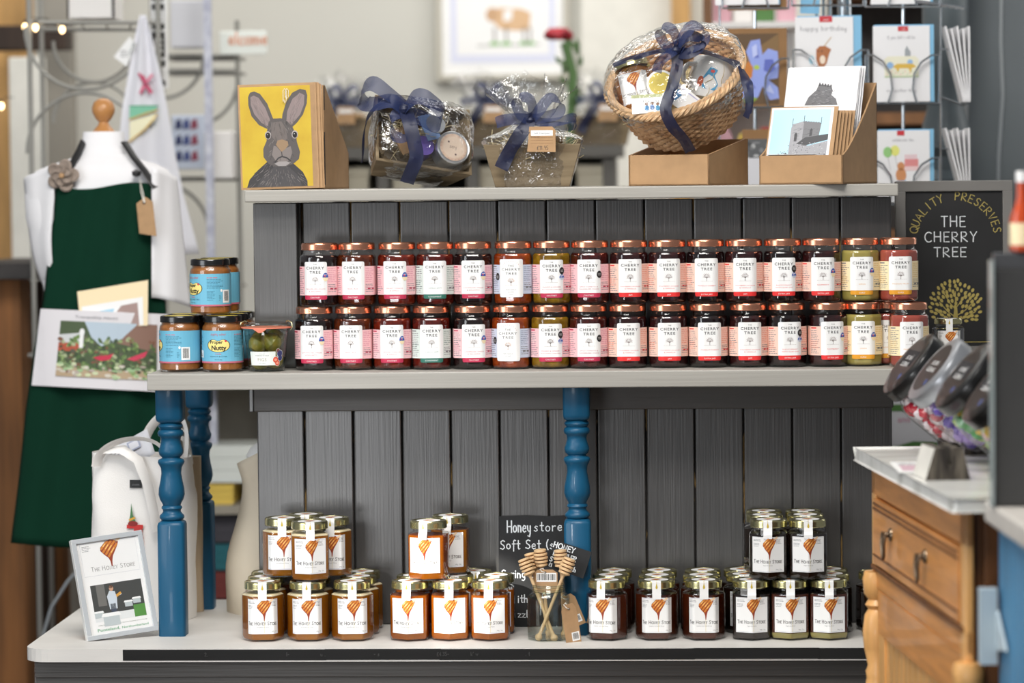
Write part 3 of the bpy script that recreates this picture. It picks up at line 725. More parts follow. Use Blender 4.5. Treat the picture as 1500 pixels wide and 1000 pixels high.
m = MB(); m.lathe([(.028, .003), (.0312, .004), (tap(.066) * .968, .066), (0, .0662)], 'fig_syrup', 32); m.build('syrup', t)
a = Art(); a.rect(-.029, .012, .0215, .037, 'fig_label', 0); a.text('PRESERVED IN SYRUP', -.004, .0290, .0017, GREY, 1, width=.026); a.text('WHOLE GREEN', -.004, .0325, .0012, GREY, 1); a.text('FIGS', -.004, .0195, .0062, C('#a59a8c'), 1, sp=1.1); a.text('WITH VANILLA', -.004, .0150, .0014, GREY, 1)
for (x, z, r, c) in ((.022, .022, .0055, '#e2583c'), (.026, .016, .005, '#e2583c'), (.0305, .033, .006, '#35386e'), (.032, .025, .005, '#35386e'), (.0265, .0385, .0035, '#7d4a44')):
    a.ell(x, z, r * 1.15, r * 1.15, 'fig_label', 1, n=14); a.ell(x, z, r, r, C(c), 2, n=14)
for (x, z) in ((.022, .022), (.026, .016)): a.ell(x, z, .003, .0024, C('#f5a28a'), 3)
c30 = Perim([(0.0368 * math.sin(2 * PI * i / 40), -0.0368 * math.cos(2 * PI * i / 40)) for i in range(40)])
def figmap(x, z, h): v = c30.at(x, z, h); k = (tap(z) + .0006 + h) / .0368 / (1 + h / .0368); return Vector((v.x * k, v.y * k, z))
m = MB(); a.emit(m, figmap, c30.breaks(-.1, .1)); m.build('label', t)

# ---------------------------------------------------------------- hexagonal honey jars
A_H = 0.0340                                               # apothem
HEX_F = rounded_ngon(6, A_H, 0.005, 2)
_c30, _s30 = math.cos(-PI / 6), math.sin(-PI / 6)
HEX_C = [(x * _c30 - y * _s30, x * _s30 + y * _c30) for x, y in HEX_F[2:] + HEX_F[:2]]
HEX = HEX_F
HZS = 1.085                                                # jars are a little taller than the drawing below
HH = 0.0985
def hx(k, z, mixc=0.0, circ=A_H):
    return ring(k, z, HEX, circ, mixc)
def dipper_art(a, cx, cz, k, L=1):
    """honey-coated dipper: tapering orange drop with dark diagonal bands and a running drip"""
    out = [(-.95, .55), (-.35, 1.25), (.15, 1.45), (.55, 1.35), (1.05, 1.05), (.85, .45), (.55, -.15), (.25, -.75), (.12, -1.35), (.05, -2.1), (-.06, -2.1), (-.10, -1.4), (-.25, -.95), (-.65, -.45), (-1.0, .1)]
    kk = k; k = k * 1.30; zk = kk * 1.02
    a.poly([(cx + x * k, cz + z * zk) for x, z in out], C('#933616'), L)
    for i, (x0, z0, x1, z1) in enumerate([(-.85, .35, -.15, 1.20), (-.70, -.10, .25, 1.18), (-.42, -.40, .62, 1.10), (-.15, -.72, .82, .72)]):
        a.line([(cx + x0 * k, cz + z0 * zk), (cx + (x0 + x1) / 2 * k, cz + ((z0 + z1) / 2 + .06) * zk), (cx + x1 * k, cz + z1 * zk)], kk * .30, C('#d07f2a'), L + 1)
        a.line([(cx + (x0 * .7 + x1 * .3) * k, cz + (z0 * .7 + z1 * .3 + .02) * zk), (cx + (x0 * .35 + x1 * .65) * k, cz + (z0 * .35 + z1 * .65 + .04) * zk)], kk * .12, C('#f6cf80'), L + 2)
    a.line([(cx + .75 * k, cz + 1.10 * zk), (cx + 1.15 * k, cz + 1.45 * zk)], kk * .35, C('#e8c9a4'), L)
def honey_label_art(sub, num=0):
    a = Art(); w_ = .0315
    a.rect(-w_, .0135, w_, .0715, 'paper_white', 0)
    for (x0, y0, x1, y1) in ((-w_ + .0015, .0150, w_ - .0015, .01530), (-w_ + .0015, .0700, w_ - .0015, .0703)): a.rect(x0, y0, x1, y1, C('#a7adc0'), 1)
    dipper_art(a, .003, .0560, .0098)
    a.caps('THE HONEY STORE', 0, .0285, .0054, C('#3a3634'), .00085, 1)
    a.text(sub, 0, .0240, .0018, GREY, 1); a.text('340g  12oz', .0215, .0170, .0020, GREY, 1)
    a.para(-.029, .0675, -.012, 2, .0022, .0007, GREY, 1, 5); a.para(-.029, .0610, -.013, 3, .0022, .0007, GREY, 1, 7); a.para(.0160, .0675, .029, 4, .0022, .0007, GREY, 1, 8)
    a.line([(.003, .037), (.0028, .0155)], .00045, C('#d9c46a'), 1)
    return a
def honey_proto(kind, corner):
    global HEX
    cont, sub, foam = kind; HEX = HEX_C if corner else HEX_F; hexp = Perim(HEX)
    t = thing('honey_jar', 'x', 'jar')
    m = MB()
    R = [hx(.82, 0), hx(.95, .0012), hx(.992, .004), hx(1, .008), hx(1, .0735), hx(.985, .0765), hx(.93, .0795, .4), hx(.83, .0815, 1), hx(.815, .084, 1), hx(.815, .089, 1)]
    loft(m, R, 'jar_glass', cap1=False); m.tube([(.0302 * math.cos(a * PI / 18), .0302 * math.sin(a * PI / 18), .0845) for a in range(36)], .0006, 'jar_glass', 5, closed=True); m.build('glass', t)
    m = MB(); k = .970
    loft(m, [hx(.80, .0026), hx(.93 * k, .0032), hx(k, .008), hx(k, .0725), hx(k * .985, .0750)], cont)
    if cont == 'honey_split': m = MB(); loft(m, [hx(.80, .0026), hx(.93 * k, .0032), hx(k, .008), hx(k, .0120)], 'honey_cream'); loft(m, [hx(k, .0120), hx(k, .0725), hx(k * .985, .0750)], 'honey_dark', cap0=False)
    m.build('honey', t)
    if foam: m = MB(); loft(m, [hx(k * .99, .0752), hx(k * 1.0, .0762), hx(k * .94, .0785, .4), hx(.80, .0790, 1)], 'honey_foam'); m.build('foam', t)
    m = MB(); lid(m, .0335, .0860, .0125, 'gold_lid'); m.build('lid', t, sharp=28)
    a = honey_label_art(sub); m = MB(); a.emit(m, hexp.at, hexp.breaks(-.06, .06), .0004); m.build('label', t)
    # tamper seal: round sticker on the lid and a strip down the neck
    m = MB(); b = Art(); b.ell(0, 0, .0215, .0215, 'paper_white', 0, n=28); dipper_art(b, 0, -.001, .0075); b.emit(m, plane_map((0, 0, .0979), (1, 0, 0), (0, 1, 0)))
    f_ = -.0352 if not corner else -.0384
    prof = [(-.010, .0982), (-.0310, .0986), (-.0338, .0972), (-.0344, .0870), ((-.0344 + f_) / 2, .0800), (f_, .0755), (f_ - .0002, .0690)]
    wd = .0078
    vs = []; 
    for y, z in prof: vs += [(-wd, y - .0002, z), (wd, y - .0002, z)]
    m.add(vs, [(2 * i, 2 * i + 1, 2 * i + 3, 2 * i + 2) for i in range(len(prof) - 1)], 'paper_white')
    c = Art(); c.poly([(0, .0055), (.0012, .001), (.0020, -.0022), (.0008, -.0042), (-.0008, -.0042), (-.0020, -.0022), (-.0012, .001)], C('#c9b03a'), 0); c.line([(0, .009), (0, .004)], .0005, C('#c9b03a'), 0)
    c.emit(m, plane_map((0, -.0350, .0905))); m.build('tamper_seal', t)
    t.scale = (1, 1, HZS)
    return t
def honeym(n, c, c2, tl=.45): mat(n, c, 0.08, col2=c2, vs=(14, 14, 14), translucent=tl, coat=.5)
honeym('honey_amber', '#a85f10', '#bd7a24'); honeym('honey_bright', '#b05408', '#c87314', .55); honeym('honey_dark', '#451a0a', '#58250f', .3); honeym('honey_darker', '#170d08', '#22130a', .1)  # middle pile's orange has its sunshine put into the honey colour
mat('honey_cream', '#8e8446', 0.3, sss=.3, coat=.4); mat('honey_foam', '#e3d3ab', 0.5, var=.1, vs=(90, 90, 90))
KH = {'amber': ('honey_amber', 'Spring Blossom Honey', True), 'bright': ('honey_bright', 'Spring Blossom Honey', False), 'brown': ('honey_dark', 'Heather Cut Comb Honey', False), 'dark': ('honey_darker', 'English Set Honey', False), 'split': ('honey_split', 'English Set Honey', False), 'set': ('honey_amber', 'Soft Set Honey', False)}
HB = TZ + .0003
def hj(kind, px, Y, lvl, rz, label, corner=False):
    q = P(px, 800, Y)
    put(lambda: honey_proto(KH[kind], corner), 'h' + kind + str(corner), (q.x, Y, HB + lvl * (HH * HZS + .0006)), math.radians(rz), label, 'hexagonal honey jars')
dy = .0700
y0 = .112
# left pile
hj('amber', 384, y0, 0, 6, 'amber honey jar at the bottom left front of the left pile')
hj('amber', 450, y0, 0, 3, 'amber honey jar at the bottom middle front of the left pile')
hj('amber', 515, y0, 0, 6, 'amber honey jar at the bottom right front of the left pile')
hj('amber', 389, y0 + dy, 0, 0, 'amber honey jar in the second rank, bottom left of the left pile')
hj('amber', 394, y0 + 2 * dy - .001, 0, 0, 'amber honey jar at the back, bottom left of the left pile')
hj('amber', 524, y0 + dy, 0, 0, 'amber honey jar in the second rank, bottom right of the left pile')
hj('amber', 530, y0 + 2 * dy - .001, 0, 0, 'amber honey jar at the back, bottom right of the left pile')
hj('amber', 457, y0 + dy + .001, 0, 0, 'amber honey jar in the second rank, bottom middle of the left pile')
hj('amber', 454, y0 + .006, 1, 8, 'amber honey jar on top of the left pile, foremost', True)
hj('amber', 415, y0 + .068, 1, 4, 'amber honey jar on top of the left pile, to the left')
hj('amber', 485, y0 + .068, 1, 4, 'amber honey jar on top of the left pile, to the right')
hj('amber', 449, y0 + .130, 1, 3, 'amber honey jar on top of the left pile, rearmost', True)
# sunlit middle pile
hj('bright', 600, y0, 0, -6, 'bright orange honey jar bottom left of the sunlit middle pile', True)
hj('bright', 658.5, y0 + .002, 0, 1, 'bright orange honey jar bottom centre of the sunlit middle pile', True)
hj('bright', 717.5, y0, 0, -2, 'orange honey jar bottom right of the middle pile, beside the dippers', True)
hj('bright', 607, y0 + .0795, 0, 0, 'orange honey jar behind the bottom left of the middle pile', True)
hj('bright', 667, y0 + .0805, 0, 0, 'orange honey jar behind the bottom centre of the middle pile', True)
hj('bright', 726, y0 + .079, 0, 0, 'orange honey jar behind the bottom right of the middle pile', True)
hj('bright', 694, y0 + .142, 0, 8, 'honey jar at the very back of the middle pile', False)
hj('bright', 628, y0 + .010, 1, -12, 'bright orange honey jar on top of the middle pile, in front', True)
hj('set', 660, y0 + .098, 1, -6, 'honey jar on top of the middle pile, set back in the shade', True)
# brown block right of the blue post
for c_, (x, nm) in enumerate(((888, 'left'), (961, 'middle'), (1030, 'right'))):
    for r_, rn in enumerate(('front', 'second', 'rear')):
        x_ = x if r_ == 0 else x + ([6, 11], [1, 4], [-3, -1])[c_][r_ - 1]
        hj('brown', x_, y0 + (.0005 if c_ == 1 else 0) + r_ * (dy + (.005 if c_ == 0 and r_ == 1 else 0) * 1), 0, (-16, 1, 1)[c_] if r_ == 0 else 0, 'brown honey jar, %s rank of the %s column beside the blue post' % (rn, nm))
# dark pile
for c_, (x, nm) in enumerate(((1100, 'left'), (1156.5, 'middle'), (1213, 'right'))):
    for r_, rn in enumerate(('front', 'second', 'rear')):
        if c_ == 1 and r_: continue
        off = ((0, -10, -14), (0,), (0, 4, 2))[c_][r_]
        hj('split' if (c_ and r_ == 0) else 'dark', x + off, (y0, y0 + .079, y0 + .149)[r_], 0, 0 if r_ == 0 else 0, 'dark honey jar at the bottom of the right pile, %s rank, %s column' % (rn, nm), r_ == 0)
for c_, (x, nm) in enumerate(((1126, 'left'), (1183, 'right'))):
    for r_, rn in enumerate(('front', 'second', 'rear')):
        hj('dark', x + ((0, -6, -7), (0, -3, -6))[c_][r_], y0 + (.004, .083, .153)[r_], 1, (-4, 0)[c_] if r_ == 0 else 0, 'dark honey jar on top of the right pile, %s rank, %s column' % (rn, nm), r_ == 0)
hj('dark', 1292, .140, 0, 0, 'dark honey jar half hidden behind the pine washstand, in front')
hj('dark', 1284, .218, 0, 0, 'dark honey jar half hidden behind the pine washstand, further back')
# ================================================================ things on the tabletop
mat('slate', '#1b1c1e', 0.8, var=0.25, vs=(25, 25, 25), bump=.1); mat('chalk_white', '#dfe3e6', 0.9); mat('kraft', '#ad8a64', 0.75, var=0.06, vs=(60, 60, 60), bump=.08); mat('kraft_dark', '#8d6a45', 0.8, var=.06)
mat('beech', '#dcb98c', 0.55, var=0.12, vs=(60, 60, 12)); mat('beech_groove', '#6b3a22', 0.7); mat('string_white', '#e8e4da', 0.8)
def card_slab(m, w_, h, d, mt, M=None): m.bx(-w_ / 2, w_ / 2, 0, d, 0, h, mt, M)
# chalkboard leaning on the back boards
def at(o, px, py, Y, rz=0.0, tilt=0.0, roll=0.0):
    """place root o so that its origin shows at the pixel, at depth Y"""
    q = P(px, py, Y); o.location = q
    o.rotation_euler = (tilt, roll, rz); return q
t = thing('chalkboard_sign', 'tall black slate board of chalk handwriting leaning on the grey boards', 'sign')
w_, h_ = .130, .205
M0 = Matrix.Identity(4)
m = MB(); m.prism([(-w_ / 2, 0), (w_ / 2, 0), (w_ / 2 - .001, h_), (w_ * .2, h_ - .0015), (-w_ * .1, h_ + .0005), (-w_ / 2, h_ - .001)], 0, .005, 'slate')
a = Art(); ck = 'chalk_white'
a.hand('Honey', -.049, h_ - .031, .0215, ck, .0023, 1, sx=.60, sp=.16); a.hand('store', .001, h_ - .029, .0170, ck, .0017, 1, sx=.98, sp=.2)
a.hand('Soft Set (s', -.062, h_ - .062, .0165, ck, .0019, 1, sx=.90, sp=.17)
a.hand('Spring B', -.060, h_ - .115, .0150, ck, .0018, 1, sx=.85, sp=.15)
a.hand('ith', -.030, h_ - .161, .0140, ck, .0018, 1); a.hand('zzl', -.030, h_ - .188, .0130, ck, .0018, 1)
a.emit(m, plane_map((0, 0, 0))); m.build('board', t, sharp=0)
at(t, 783, 918, .262); t.location.z = TZ + .001; t.rotation_euler = (math.radians(-9), 0, math.radians(2))
t = thing('price_card', 'small tilted black card with chalk capitals propped on the blue post behind the dippers', 'sign')
m = MB(); m.bx(-.036, .036, 0, .002, 0, .050, 'slate')
a = Art(); a.hand('HONEY', -.034, .0375, .0095, ck, .0019, 1, sp=.18); a.hand('DRIZZLER', -.030, .0235, .0090, ck, .0019, 1, sp=.14, sx=.9); a.hand('S', -.033, .011, .0085, ck, .0019, 1); a.hand('ch', .010, .006, .008, ck, .0017, 1); a.hand('£1', -.032, .002, .0062, ck, .0015, 1)
a.emit(m, plane_map()); m.build('card', t, sharp=0)
at(t, 827, 838, .1330, math.radians(-12), math.radians(-9), math.radians(17))
# jar of honey dippers
t = thing('glass_jar', 'open glass jar holding wooden honey dippers in front of the blue post', 'jar')
q = P(804, 900, .105); t.location = (q.x, .105, TZ + .0003); t.rotation_euler = (0, 0, math.radians(8))
HEX = HEX_F; m = MB()
loft(m, [hx(.82, 0), hx(.97, .0015), hx(1.0, .006), hx(1.0, .074), hx(.97, .079), hx(.90, .083, .5), hx(.84, .0855, 1), hx(.82, .088, 1)], 'jar_glass_green', cap1=False)
loft(m, [hx(.955, .005), hx(.955, .073), hx(.90, .081, .5), hx(.80, .0875, 1)], 'jar_glass', cap0=True, cap1=False)
for z, r in ((.0875, .0290), (.0905, .0292), (.0955, .0285), (.0985, .0288)): m.tube([(r * math.cos(a_ * PI / 18), r * math.sin(a_ * PI / 18), z) for a_ in range(36)], .0011, 'jar_glass_green', 6, closed=True)
m.lathe([(.0282, .086), (.0280, .0995)], 'jar_glass_green', 36, cap=False); m.build('glass', t)
jar_loc = Vector(t.location)
def dipper():
    t = thing('honey_dipper', 'x', 'honey dipper')
    m = MB(); m.lathe([(0, -.0065), (.004, -.0052), (.0068, -.001), (.0062, .003), (.0036, .006), (.0030, .009), (.0030, .116), (.0042, .120)], 'beech', 16); m.build('stick', t)
    m = MB(); pr = [(.0042, .119), (.0075, .1215)]; z = .1215; rs = [.0108, .0122, .0128, .0124, .0112]
    for i, r in enumerate(rs):
        pr += [(r - .0012, z + .0003), (r, z + .0012), (r, z + .0042), (r - .0012, z + .0050)]; z += .0064
        if i < 4: pr += [(r - .0050, z - .0013), (r - .0050, z - .0002)]
    pr += [(0, z - .0008)]
    m.lathe(pr, 'beech', 24)
    z = .1215
    for i, r in enumerate(rs[:4]): z += .0064; m.lathe([(r - .0049, z - .0013), (r - .0049, z)], 'beech_groove', 24, cap=False); m.lathe([(r - .0047, z - .00135), (r - .001, z - .0014)], 'beech_groove', 24, cap=False)
    m.build('dipper_head', t, sharp=30); return t
def dp(bx, by, bY, tx, ty, tY, label):
    b = P(bx, by, bY); e = P(tx, ty, tY); d = (e - b).normalized()
    o = put(dipper, 'dp', b, 0, label, 'wooden honey dippers in the glass jar'); o.rotation_euler = d.to_track_quat('Z', 'Y').to_euler(); o.location = b; return o
dp(812, 934, .092, 766, 815, .108, 'honey dipper at the left of the glass jar, leaning left')
dp(805, 930, .120, 778, 815, .135, 'honey dipper half hidden behind the leftmost one')
dp(789, 933, .085, 834, 820, .098, 'honey dipper at the right of the glass jar, leaning right in front')
dp(804, 926, .128, 792, 815, .122, 'honey dipper upright in the middle of the glass jar')
dp(827, 928, .124, 821, 815, .126, 'honey dipper upright behind the rightmost one')
# kraft tags
def kraft_tag(w_, h, bar, name, label, px, py, Y, rot):
    t = thing(name, label, 'tag'); m = MB()
    m.prism([(-w_ / 2, 0), (w_ / 2, 0), (w_ / 2, h * .86), (w_ * .3, h), (-w_ * .3, h), (-w_ / 2, h * .86)], 0, .0006, 'kraft')
    a = Art()
    if bar: a.rect(*bar, 'paper_white', 0); a.barcode(bar[0] + .002, bar[1] + .003, bar[2] - .002, bar[3] - .002, C('#20201c'), 1)
    a.ell(0, h * .88, .0022, .0022, C('#3a2a1e'), 1, n=10)
    a.emit(m, plane_map()); m.build('card', t, sharp=0)
    s_ = MB(); s_.tube([(0, -.001, h * .88), (-.006, -.004, h * .93), (-.010, -.002, h * 1.02), (-.004, .002, h * 1.04), (.001, .001, h * .9)], .0009, 'string_white', 6); s_.build('string', t)
    at(t, px, py, Y, *rot); return t
kraft_tag(.030, .072, (-.002, .004, .013, .020), 'price_tag', 'kraft paper tag hanging by string down the right side of the glass jar', 841, 942, .070, (math.radians(28), 0, math.radians(-9)))
kraft_tag(.028, .060, (-.012, .006, .010, .020), 'price_tag', 'kraft tag hanging behind, against the blue post base', 848, 916, .125, (math.radians(10), 0, math.radians(-22)))
t = kraft_tag(.044, .042, (-.016, .020, .020, .036), 'price_tag', 'kraft tag with a barcode sticking up among the honey dippers', 799, 868, .112, (0, 0, 0))

# silver photo frame
mat('silver_frame', '#d5dade', 0.25, metal=0.45); mat('frame_side', '#e9e9e6', 0.35); mat('mdf', '#9a6a3c', 0.7)
t = thing('photo_frame', 'silver photo frame with beekeeper picture leaning at the left end of the table', 'picture frame')
W, Hh = .134, .186; m = MB(); fw = .0085; D = .014
for (x0, x1, z0, z1) in ((-W / 2, W / 2, 0, fw), (-W / 2, W / 2, Hh - fw, Hh), (-W / 2, -W / 2 + fw, fw, Hh - fw), (W / 2 - fw, W / 2, fw, Hh - fw)): m.bx(x0, x1, 0, D, z0, z1, 'silver_frame')
m.bx(-W / 2 - .0006, -W / 2 + .0002, .0004, D, 0, Hh, 'frame_side')
m.build('frame', t, bevel=.0016)
m = MB(); a = Art(); x0, x1, z0, z1 = -W / 2 + fw, W / 2 - fw, fw, Hh - fw
m.bx(x0, x1, .004, .006, z0, z1, 'paper_white')
a.line([(x0 + .006, z1 - .002), (x1 - .006, z1 - .002), (x1 - .006, z1 - .062), (x0 + .006, z1 - .062)], .0004, C('#a9adb8'), 0, closed=True)
dipper_art(a, .002, z1 - .020, .0135, 0); a.caps('THE HONEY STORE', .004, z1 - .054, .0080, C('#66625f'), .0007, 1)
a.para(x0 + .009, z1 - .007, x0 + .030, 4, .0028, .0008, GREY, 1)
px0, px1, pz0, pz1 = x0 + .013, x1 - .008, z0 + .0225, z0 + .090
a.rect(px0, pz0, px1, pz1, C('#3a3c3a'), 0); a.rect(px0, pz0, px1, pz0 + .014, C('#dfe2e2'), 1); a.rect(px1 - .022, pz0, px1, pz0 + .022, C('#4f8a3a'), 2)
a.rect(px0 + .010, pz0 + .028, px0 + .026, pz1, C('#6b6a66'), 1)
a.poly([(px0 + .030, pz0 + .020), (px0 + .044, pz0 + .020), (px0 + .046, pz0 + .040), (px0 + .044, pz0 + .052), (px0 + .034, pz0 + .054), (px0 + .028, pz0 + .044)], C('#c9d3dc'), 2)
a.rect(px0 + .032, pz0 + .006, px0 + .042, pz0 + .030, C('#3b4557'), 2); a.ell(px0 + .038, pz0 + .058, .0040, .0052, C('#c89a7c'), 3); a.ell(px0 + .038, pz0 + .0610, .0044, .0030, C('#4a3428'), 3)
a.line([(px0 + .034, pz0 + .049), (px0 + .046, pz0 + .043), (px0 + .054, pz0 + .046)], .004, C('#c9d3dc'), 4); a.poly([(px0 + .046, pz0 + .040), (px0 + .056, pz0 + .046), (px0 + .054, pz0 + .050), (px0 + .045, pz0 + .045)], C('#d39a3a'), 5)
for (hx_, hz_, k) in ((px0 + .008, pz0 + .013, .010), (px1 - .014, pz0 + .030, .009), (px0 + .030, pz0 + .002, .019), (px1 - .030, pz0 + .026, .009)):
    a.rect(hx_ - k * .8, hz_ - k * .6, hx_ + k * .8, hz_ + k * .3, C('#b9c2c4'), 4); a.poly([(hx_ - k, hz_ + k * .3), (hx_ + k, hz_ + k * .3), (hx_ + k * .8, hz_ + k * .65), (hx_ - k * .8, hz_ + k * .65)], C('#eef0ef'), 5)
a.text('100% Raw, Cold Extracted, Coarse Filtered, pure Honey', .004, z0 + .0150, .0020, C('#6f7b6a'), 1, width=.092)
a.text('Ponteland,', -.024, z0 + .0050, .0056, C('#4f9a6a'), 1, width=.042, bold=.01); a.text('Northumberland', .026, z0 + .0052, .0040, C('#4f9a6a'), 1, width=.050, bold=.01)
a.emit(m, plane_map((0, .004, 0))); m.build('picture', t, sharp=0)
m = MB(); m.add([(x0, .0025, z0), (x1, .0025, z0), (x1, .0025, z1), (x0, .0025, z1)], [(0, 1, 2, 3)], 'jar_glass'); m.build('glass_pane', t)
m = MB(); m.prism([(.0142, .008), (.074, -.010), (.070, .030), (.052, .052), (.0142, .090)], -.004, .001, 'mdf', axis='x', M=Matrix.Translation((-.048, 0, 0))); m.build('easel_leg', t)
q = PZ(181, 936, TZ); t.location = (q.x, q.y + .002, TZ + .0065); t.rotation_euler = (math.radians(-14), math.radians(-5.0), math.radians(27))

# canvas tote bags
mat('canvas_white', '#f1eeea', 0.85, var=.03, vs=(6, 6, 6), bump=.25, bs=(500, 500, 500), sheen=.2); mat('canvas_tan', '#bba78c', 0.85, var=.04, vs=(8, 8, 8), bump=.25, bs=(400, 400, 400))
mat('canvas_cream', '#d9cdb8', 0.85, var=.05, vs=(6, 6, 6), bump=.3, bs=(30, 30, 30)); mat('paper_grey', '#cfd0d6', 0.6)
t = thing('tote_bag', 'white canvas tote bag with red coffee machine print standing behind the photo frame', 'bag')
pL = P(139, 880, .42); pR = P(291, 880, .42); bw = pR.x - pL.x; bh = P(139, 664, .42).z - TZ
def bag_ring(z, f, w2=1.0, d=.055, ph=0.0):
    out = []
    for i in range(48):
        a_ = 2 * PI * i / 48 - PI / 2; cx = math.copysign(abs(math.cos(a_)) ** .6, math.cos(a_)); sy = math.copysign(abs(math.sin(a_)) ** .7, math.sin(a_))
        k = 1 + .04 * math.sin(5 * a_ + z * 30 + ph) * f
        out.append((cx * bw / 2 * w2 * k, sy * d * k, z))
    return out
m = MB(); R = []
for j in range(13):
    z = bh * j / 12; R.append(bag_ring(z, .6, .94 + .06 * math.sin(j / 12 * 2.5) - (.03 if j > 9 else 0), .060 - .012 * j / 12))
for r in R:
    for i, p in enumerate(r): r[i] = (p[0], p[1], p[2] + (p[0] * -.05 if p[2] > bh * .8 else 0))
loft(m, R, 'canvas_white', cap1=False); m.add([(x * .97, y * .97, z) for x, y, z in R[9]], [tuple(range(48))], 'canvas_white')
m.build('bag_body', t)
a = Art()   # print on the front right
def onbag(x, z, h): j = min(11.999, max(0, z / bh * 12)); i0 = int(j); return Vector((x, -(.0615 - .012 * z / bh) * 1.035 - h, z))
a.rect(-.010, bh - .060, .014, bh - .045, C('#1b1b1c'), 0); a.text('scottie', .002, bh - .0555, .004, GREY, 1)
rx, rz_ = .002, .172
a.rect(rx - .016, rz_ - .045, rx + .014, rz_ - .040, C('#7a1f24'), 0); a.rect(rx - .002, rz_ - .040, rx + .014, rz_ - .012, C('#c23a34'), 0); a.rect(rx - .004, rz_ - .012, rx + .012, rz_ + .006, C('#c23a34'), 0); a.rect(rx - .018, rz_ + .004, rx + .014, rz_ + .011, C('#c9302c'), 1)
a.ell(rx - .006, rz_ + .013, .010, .005, C('#8d2420'), 2); a.poly([(rx - .014, rz_ + .016), (rx + .000, rz_ + .016), (rx - .006, rz_ + .030), (rx - .009, rz_ + .052), (rx - .011, rz_ + .030)], C('#4a7a4c'), 1); a.line([(rx - .012, rz_ + .020), (rx - .003, rz_ + .024)], .004, C('#d8a13a'), 2)
a.ell(rx + .004, rz_ - .055, .013, .004, C('#b3312c'), 0); a.line([(rx - .030, rz_ - .044), (rx - .022, rz_ - .044)], .0012, C('#5b4a5c'), 0); a.line([(rx - .026, rz_ - .044), (rx - .026, rz_ - .030)], .0008, C('#777777'), 0); a.ell(rx - .026, rz_ - .024, .0032, .008, C('#d8c56a'), 0)
m = MB(); a.emit(m, onbag); m.build('print', t, sharp=0)
m = MB()
for (x0, x1, yy, hgt, lean) in ((-.075, .060, -.050, .035, -.02), (-.02, .070, .045, .075, .0)):
    for dz in (0,):
        pts = []
        for i in range(25):
            u = i / 24; a_ = PI * u
            pts.append(((x0 + x1) / 2 - math.cos(a_) * (x1 - x0) / 2 + .02 * math.sin(a_), yy + lean * math.sin(a_) - .004, bh - .020 + (hgt + .02) * math.sin(a_) ** .8))
        for k in range(24):
            pass
        m.tube(pts, .0105, 'canvas_white', 8, flat=.18)
pts = [(-.065 + .005, -.054, bh + .012), (-.02, -.066, bh + .014), (.012, -.068, bh - .006), (.030, -.070, bh - .050), (.040, -.070, bh - .095), (.048, -.070, bh - .140)]
m.tube(pts, .0105, 'canvas_white', 8, flat=.2); m.build('handle', t)
q = PZ(214, 895, TZ); t.location = ((pL.x + pR.x) / 2, .405, TZ + .0005); t.rotation_euler = (0, 0, math.radians(-8))
t2 = thing('paper_slip', 'printed care leaflet poking out of the white tote bag', 'leaflet'); m = MB()
m.grid(lambda u, v: (-.052 + .104 * u, .004 * math.sin(u * 3), -.02 + .055 * v), 8, 4, 'paper_grey')
a = Art(); a.para(-.045, .030, -.005, 9, .0042, .0016, GREY, 0); a.rect(.005, .006, .030, .026, C('#9aa0b4'), 0); a.rect(.008, .009, .027, .023, 'paper_grey', 1); a.emit(m, plane_map((0, -.0005, 0))); m.build('sheet', t2, sharp=0, solid=.0004)
at(t2, 188, 668, .380, math.radians(-6), math.radians(-25), math.radians(-26))
# tan bag just behind: second tote
t = thing('tote_bag', 'tan linen bag with small white label behind the white tote bag', 'bag')
m = MB(); bw = .085; R = [bag_ring(bh * .96 * j / 8, .5, 1, .020, 2) for j in range(9)]; loft(m, R, 'canvas_tan', cap1=False); m.add(R[-1], [tuple(range(48))], 'canvas_tan'); m.build('bag_body', t)
m = MB(); m.tube([(-.03, -.03, bh * .9), (-.022, -.035, bh * 1.08), (.0, -.035, bh * 1.17), (.022, -.03, bh * 1.1), (.03, -.03, bh * .92)], .009, 'canvas_white', 8, flat=.25)
m.tube([(-.026, .01, bh * .9), (-.010, .005, bh * 1.1), (.012, .005, bh * 1.06), (.016, .01, bh * .92)], .010, 'canvas_white', 8, flat=.4); m.build('handle', t)
m = MB(); m.bx(-.020, -.002, -.0225, -.0215, bh - .075, bh - .045, 'paper_white'); m.build('label', t)
t.location = (P(266, 880, .49).x, .489, TZ + .0005)
# cream sack behind the boards
t = thing('canvas_sack', 'cream canvas sack slumped behind the left edge of the grey boards', 'bag'); m = MB(); R = []
for j in range(15):
    u = j / 14; z = .32 * u; r = []
    for i in range(36):
        a_ = 2 * PI * i / 36; k = (.075 + .012 * math.sin(u * 7) + .004 * math.sin(3 * a_ + u * 9) + (.014 * (1 - u) ** 3)) * (1 - .22 * u * u)
        r.append((k * math.cos(a_), k * .8 * math.sin(a_), z + .035 * max(0, u - .75) * 4 * math.cos(a_)))
    R.append(r)
loft(m, R, 'canvas_cream', cap1=False); m.build('sack_body', t, solid=.002)
m = MB(); m.lathe([(0, .335), (.020, .33), (.040, .315), (.048, .30), (.040, .28), (.02, .27), (0, .268)], 'paper_white', 20, M=Matrix.Translation((-.0, 0, 0))); m.build('tissue_paper', t)
t.location = (P(398, 880, .47).x, .49, TZ + .0005)
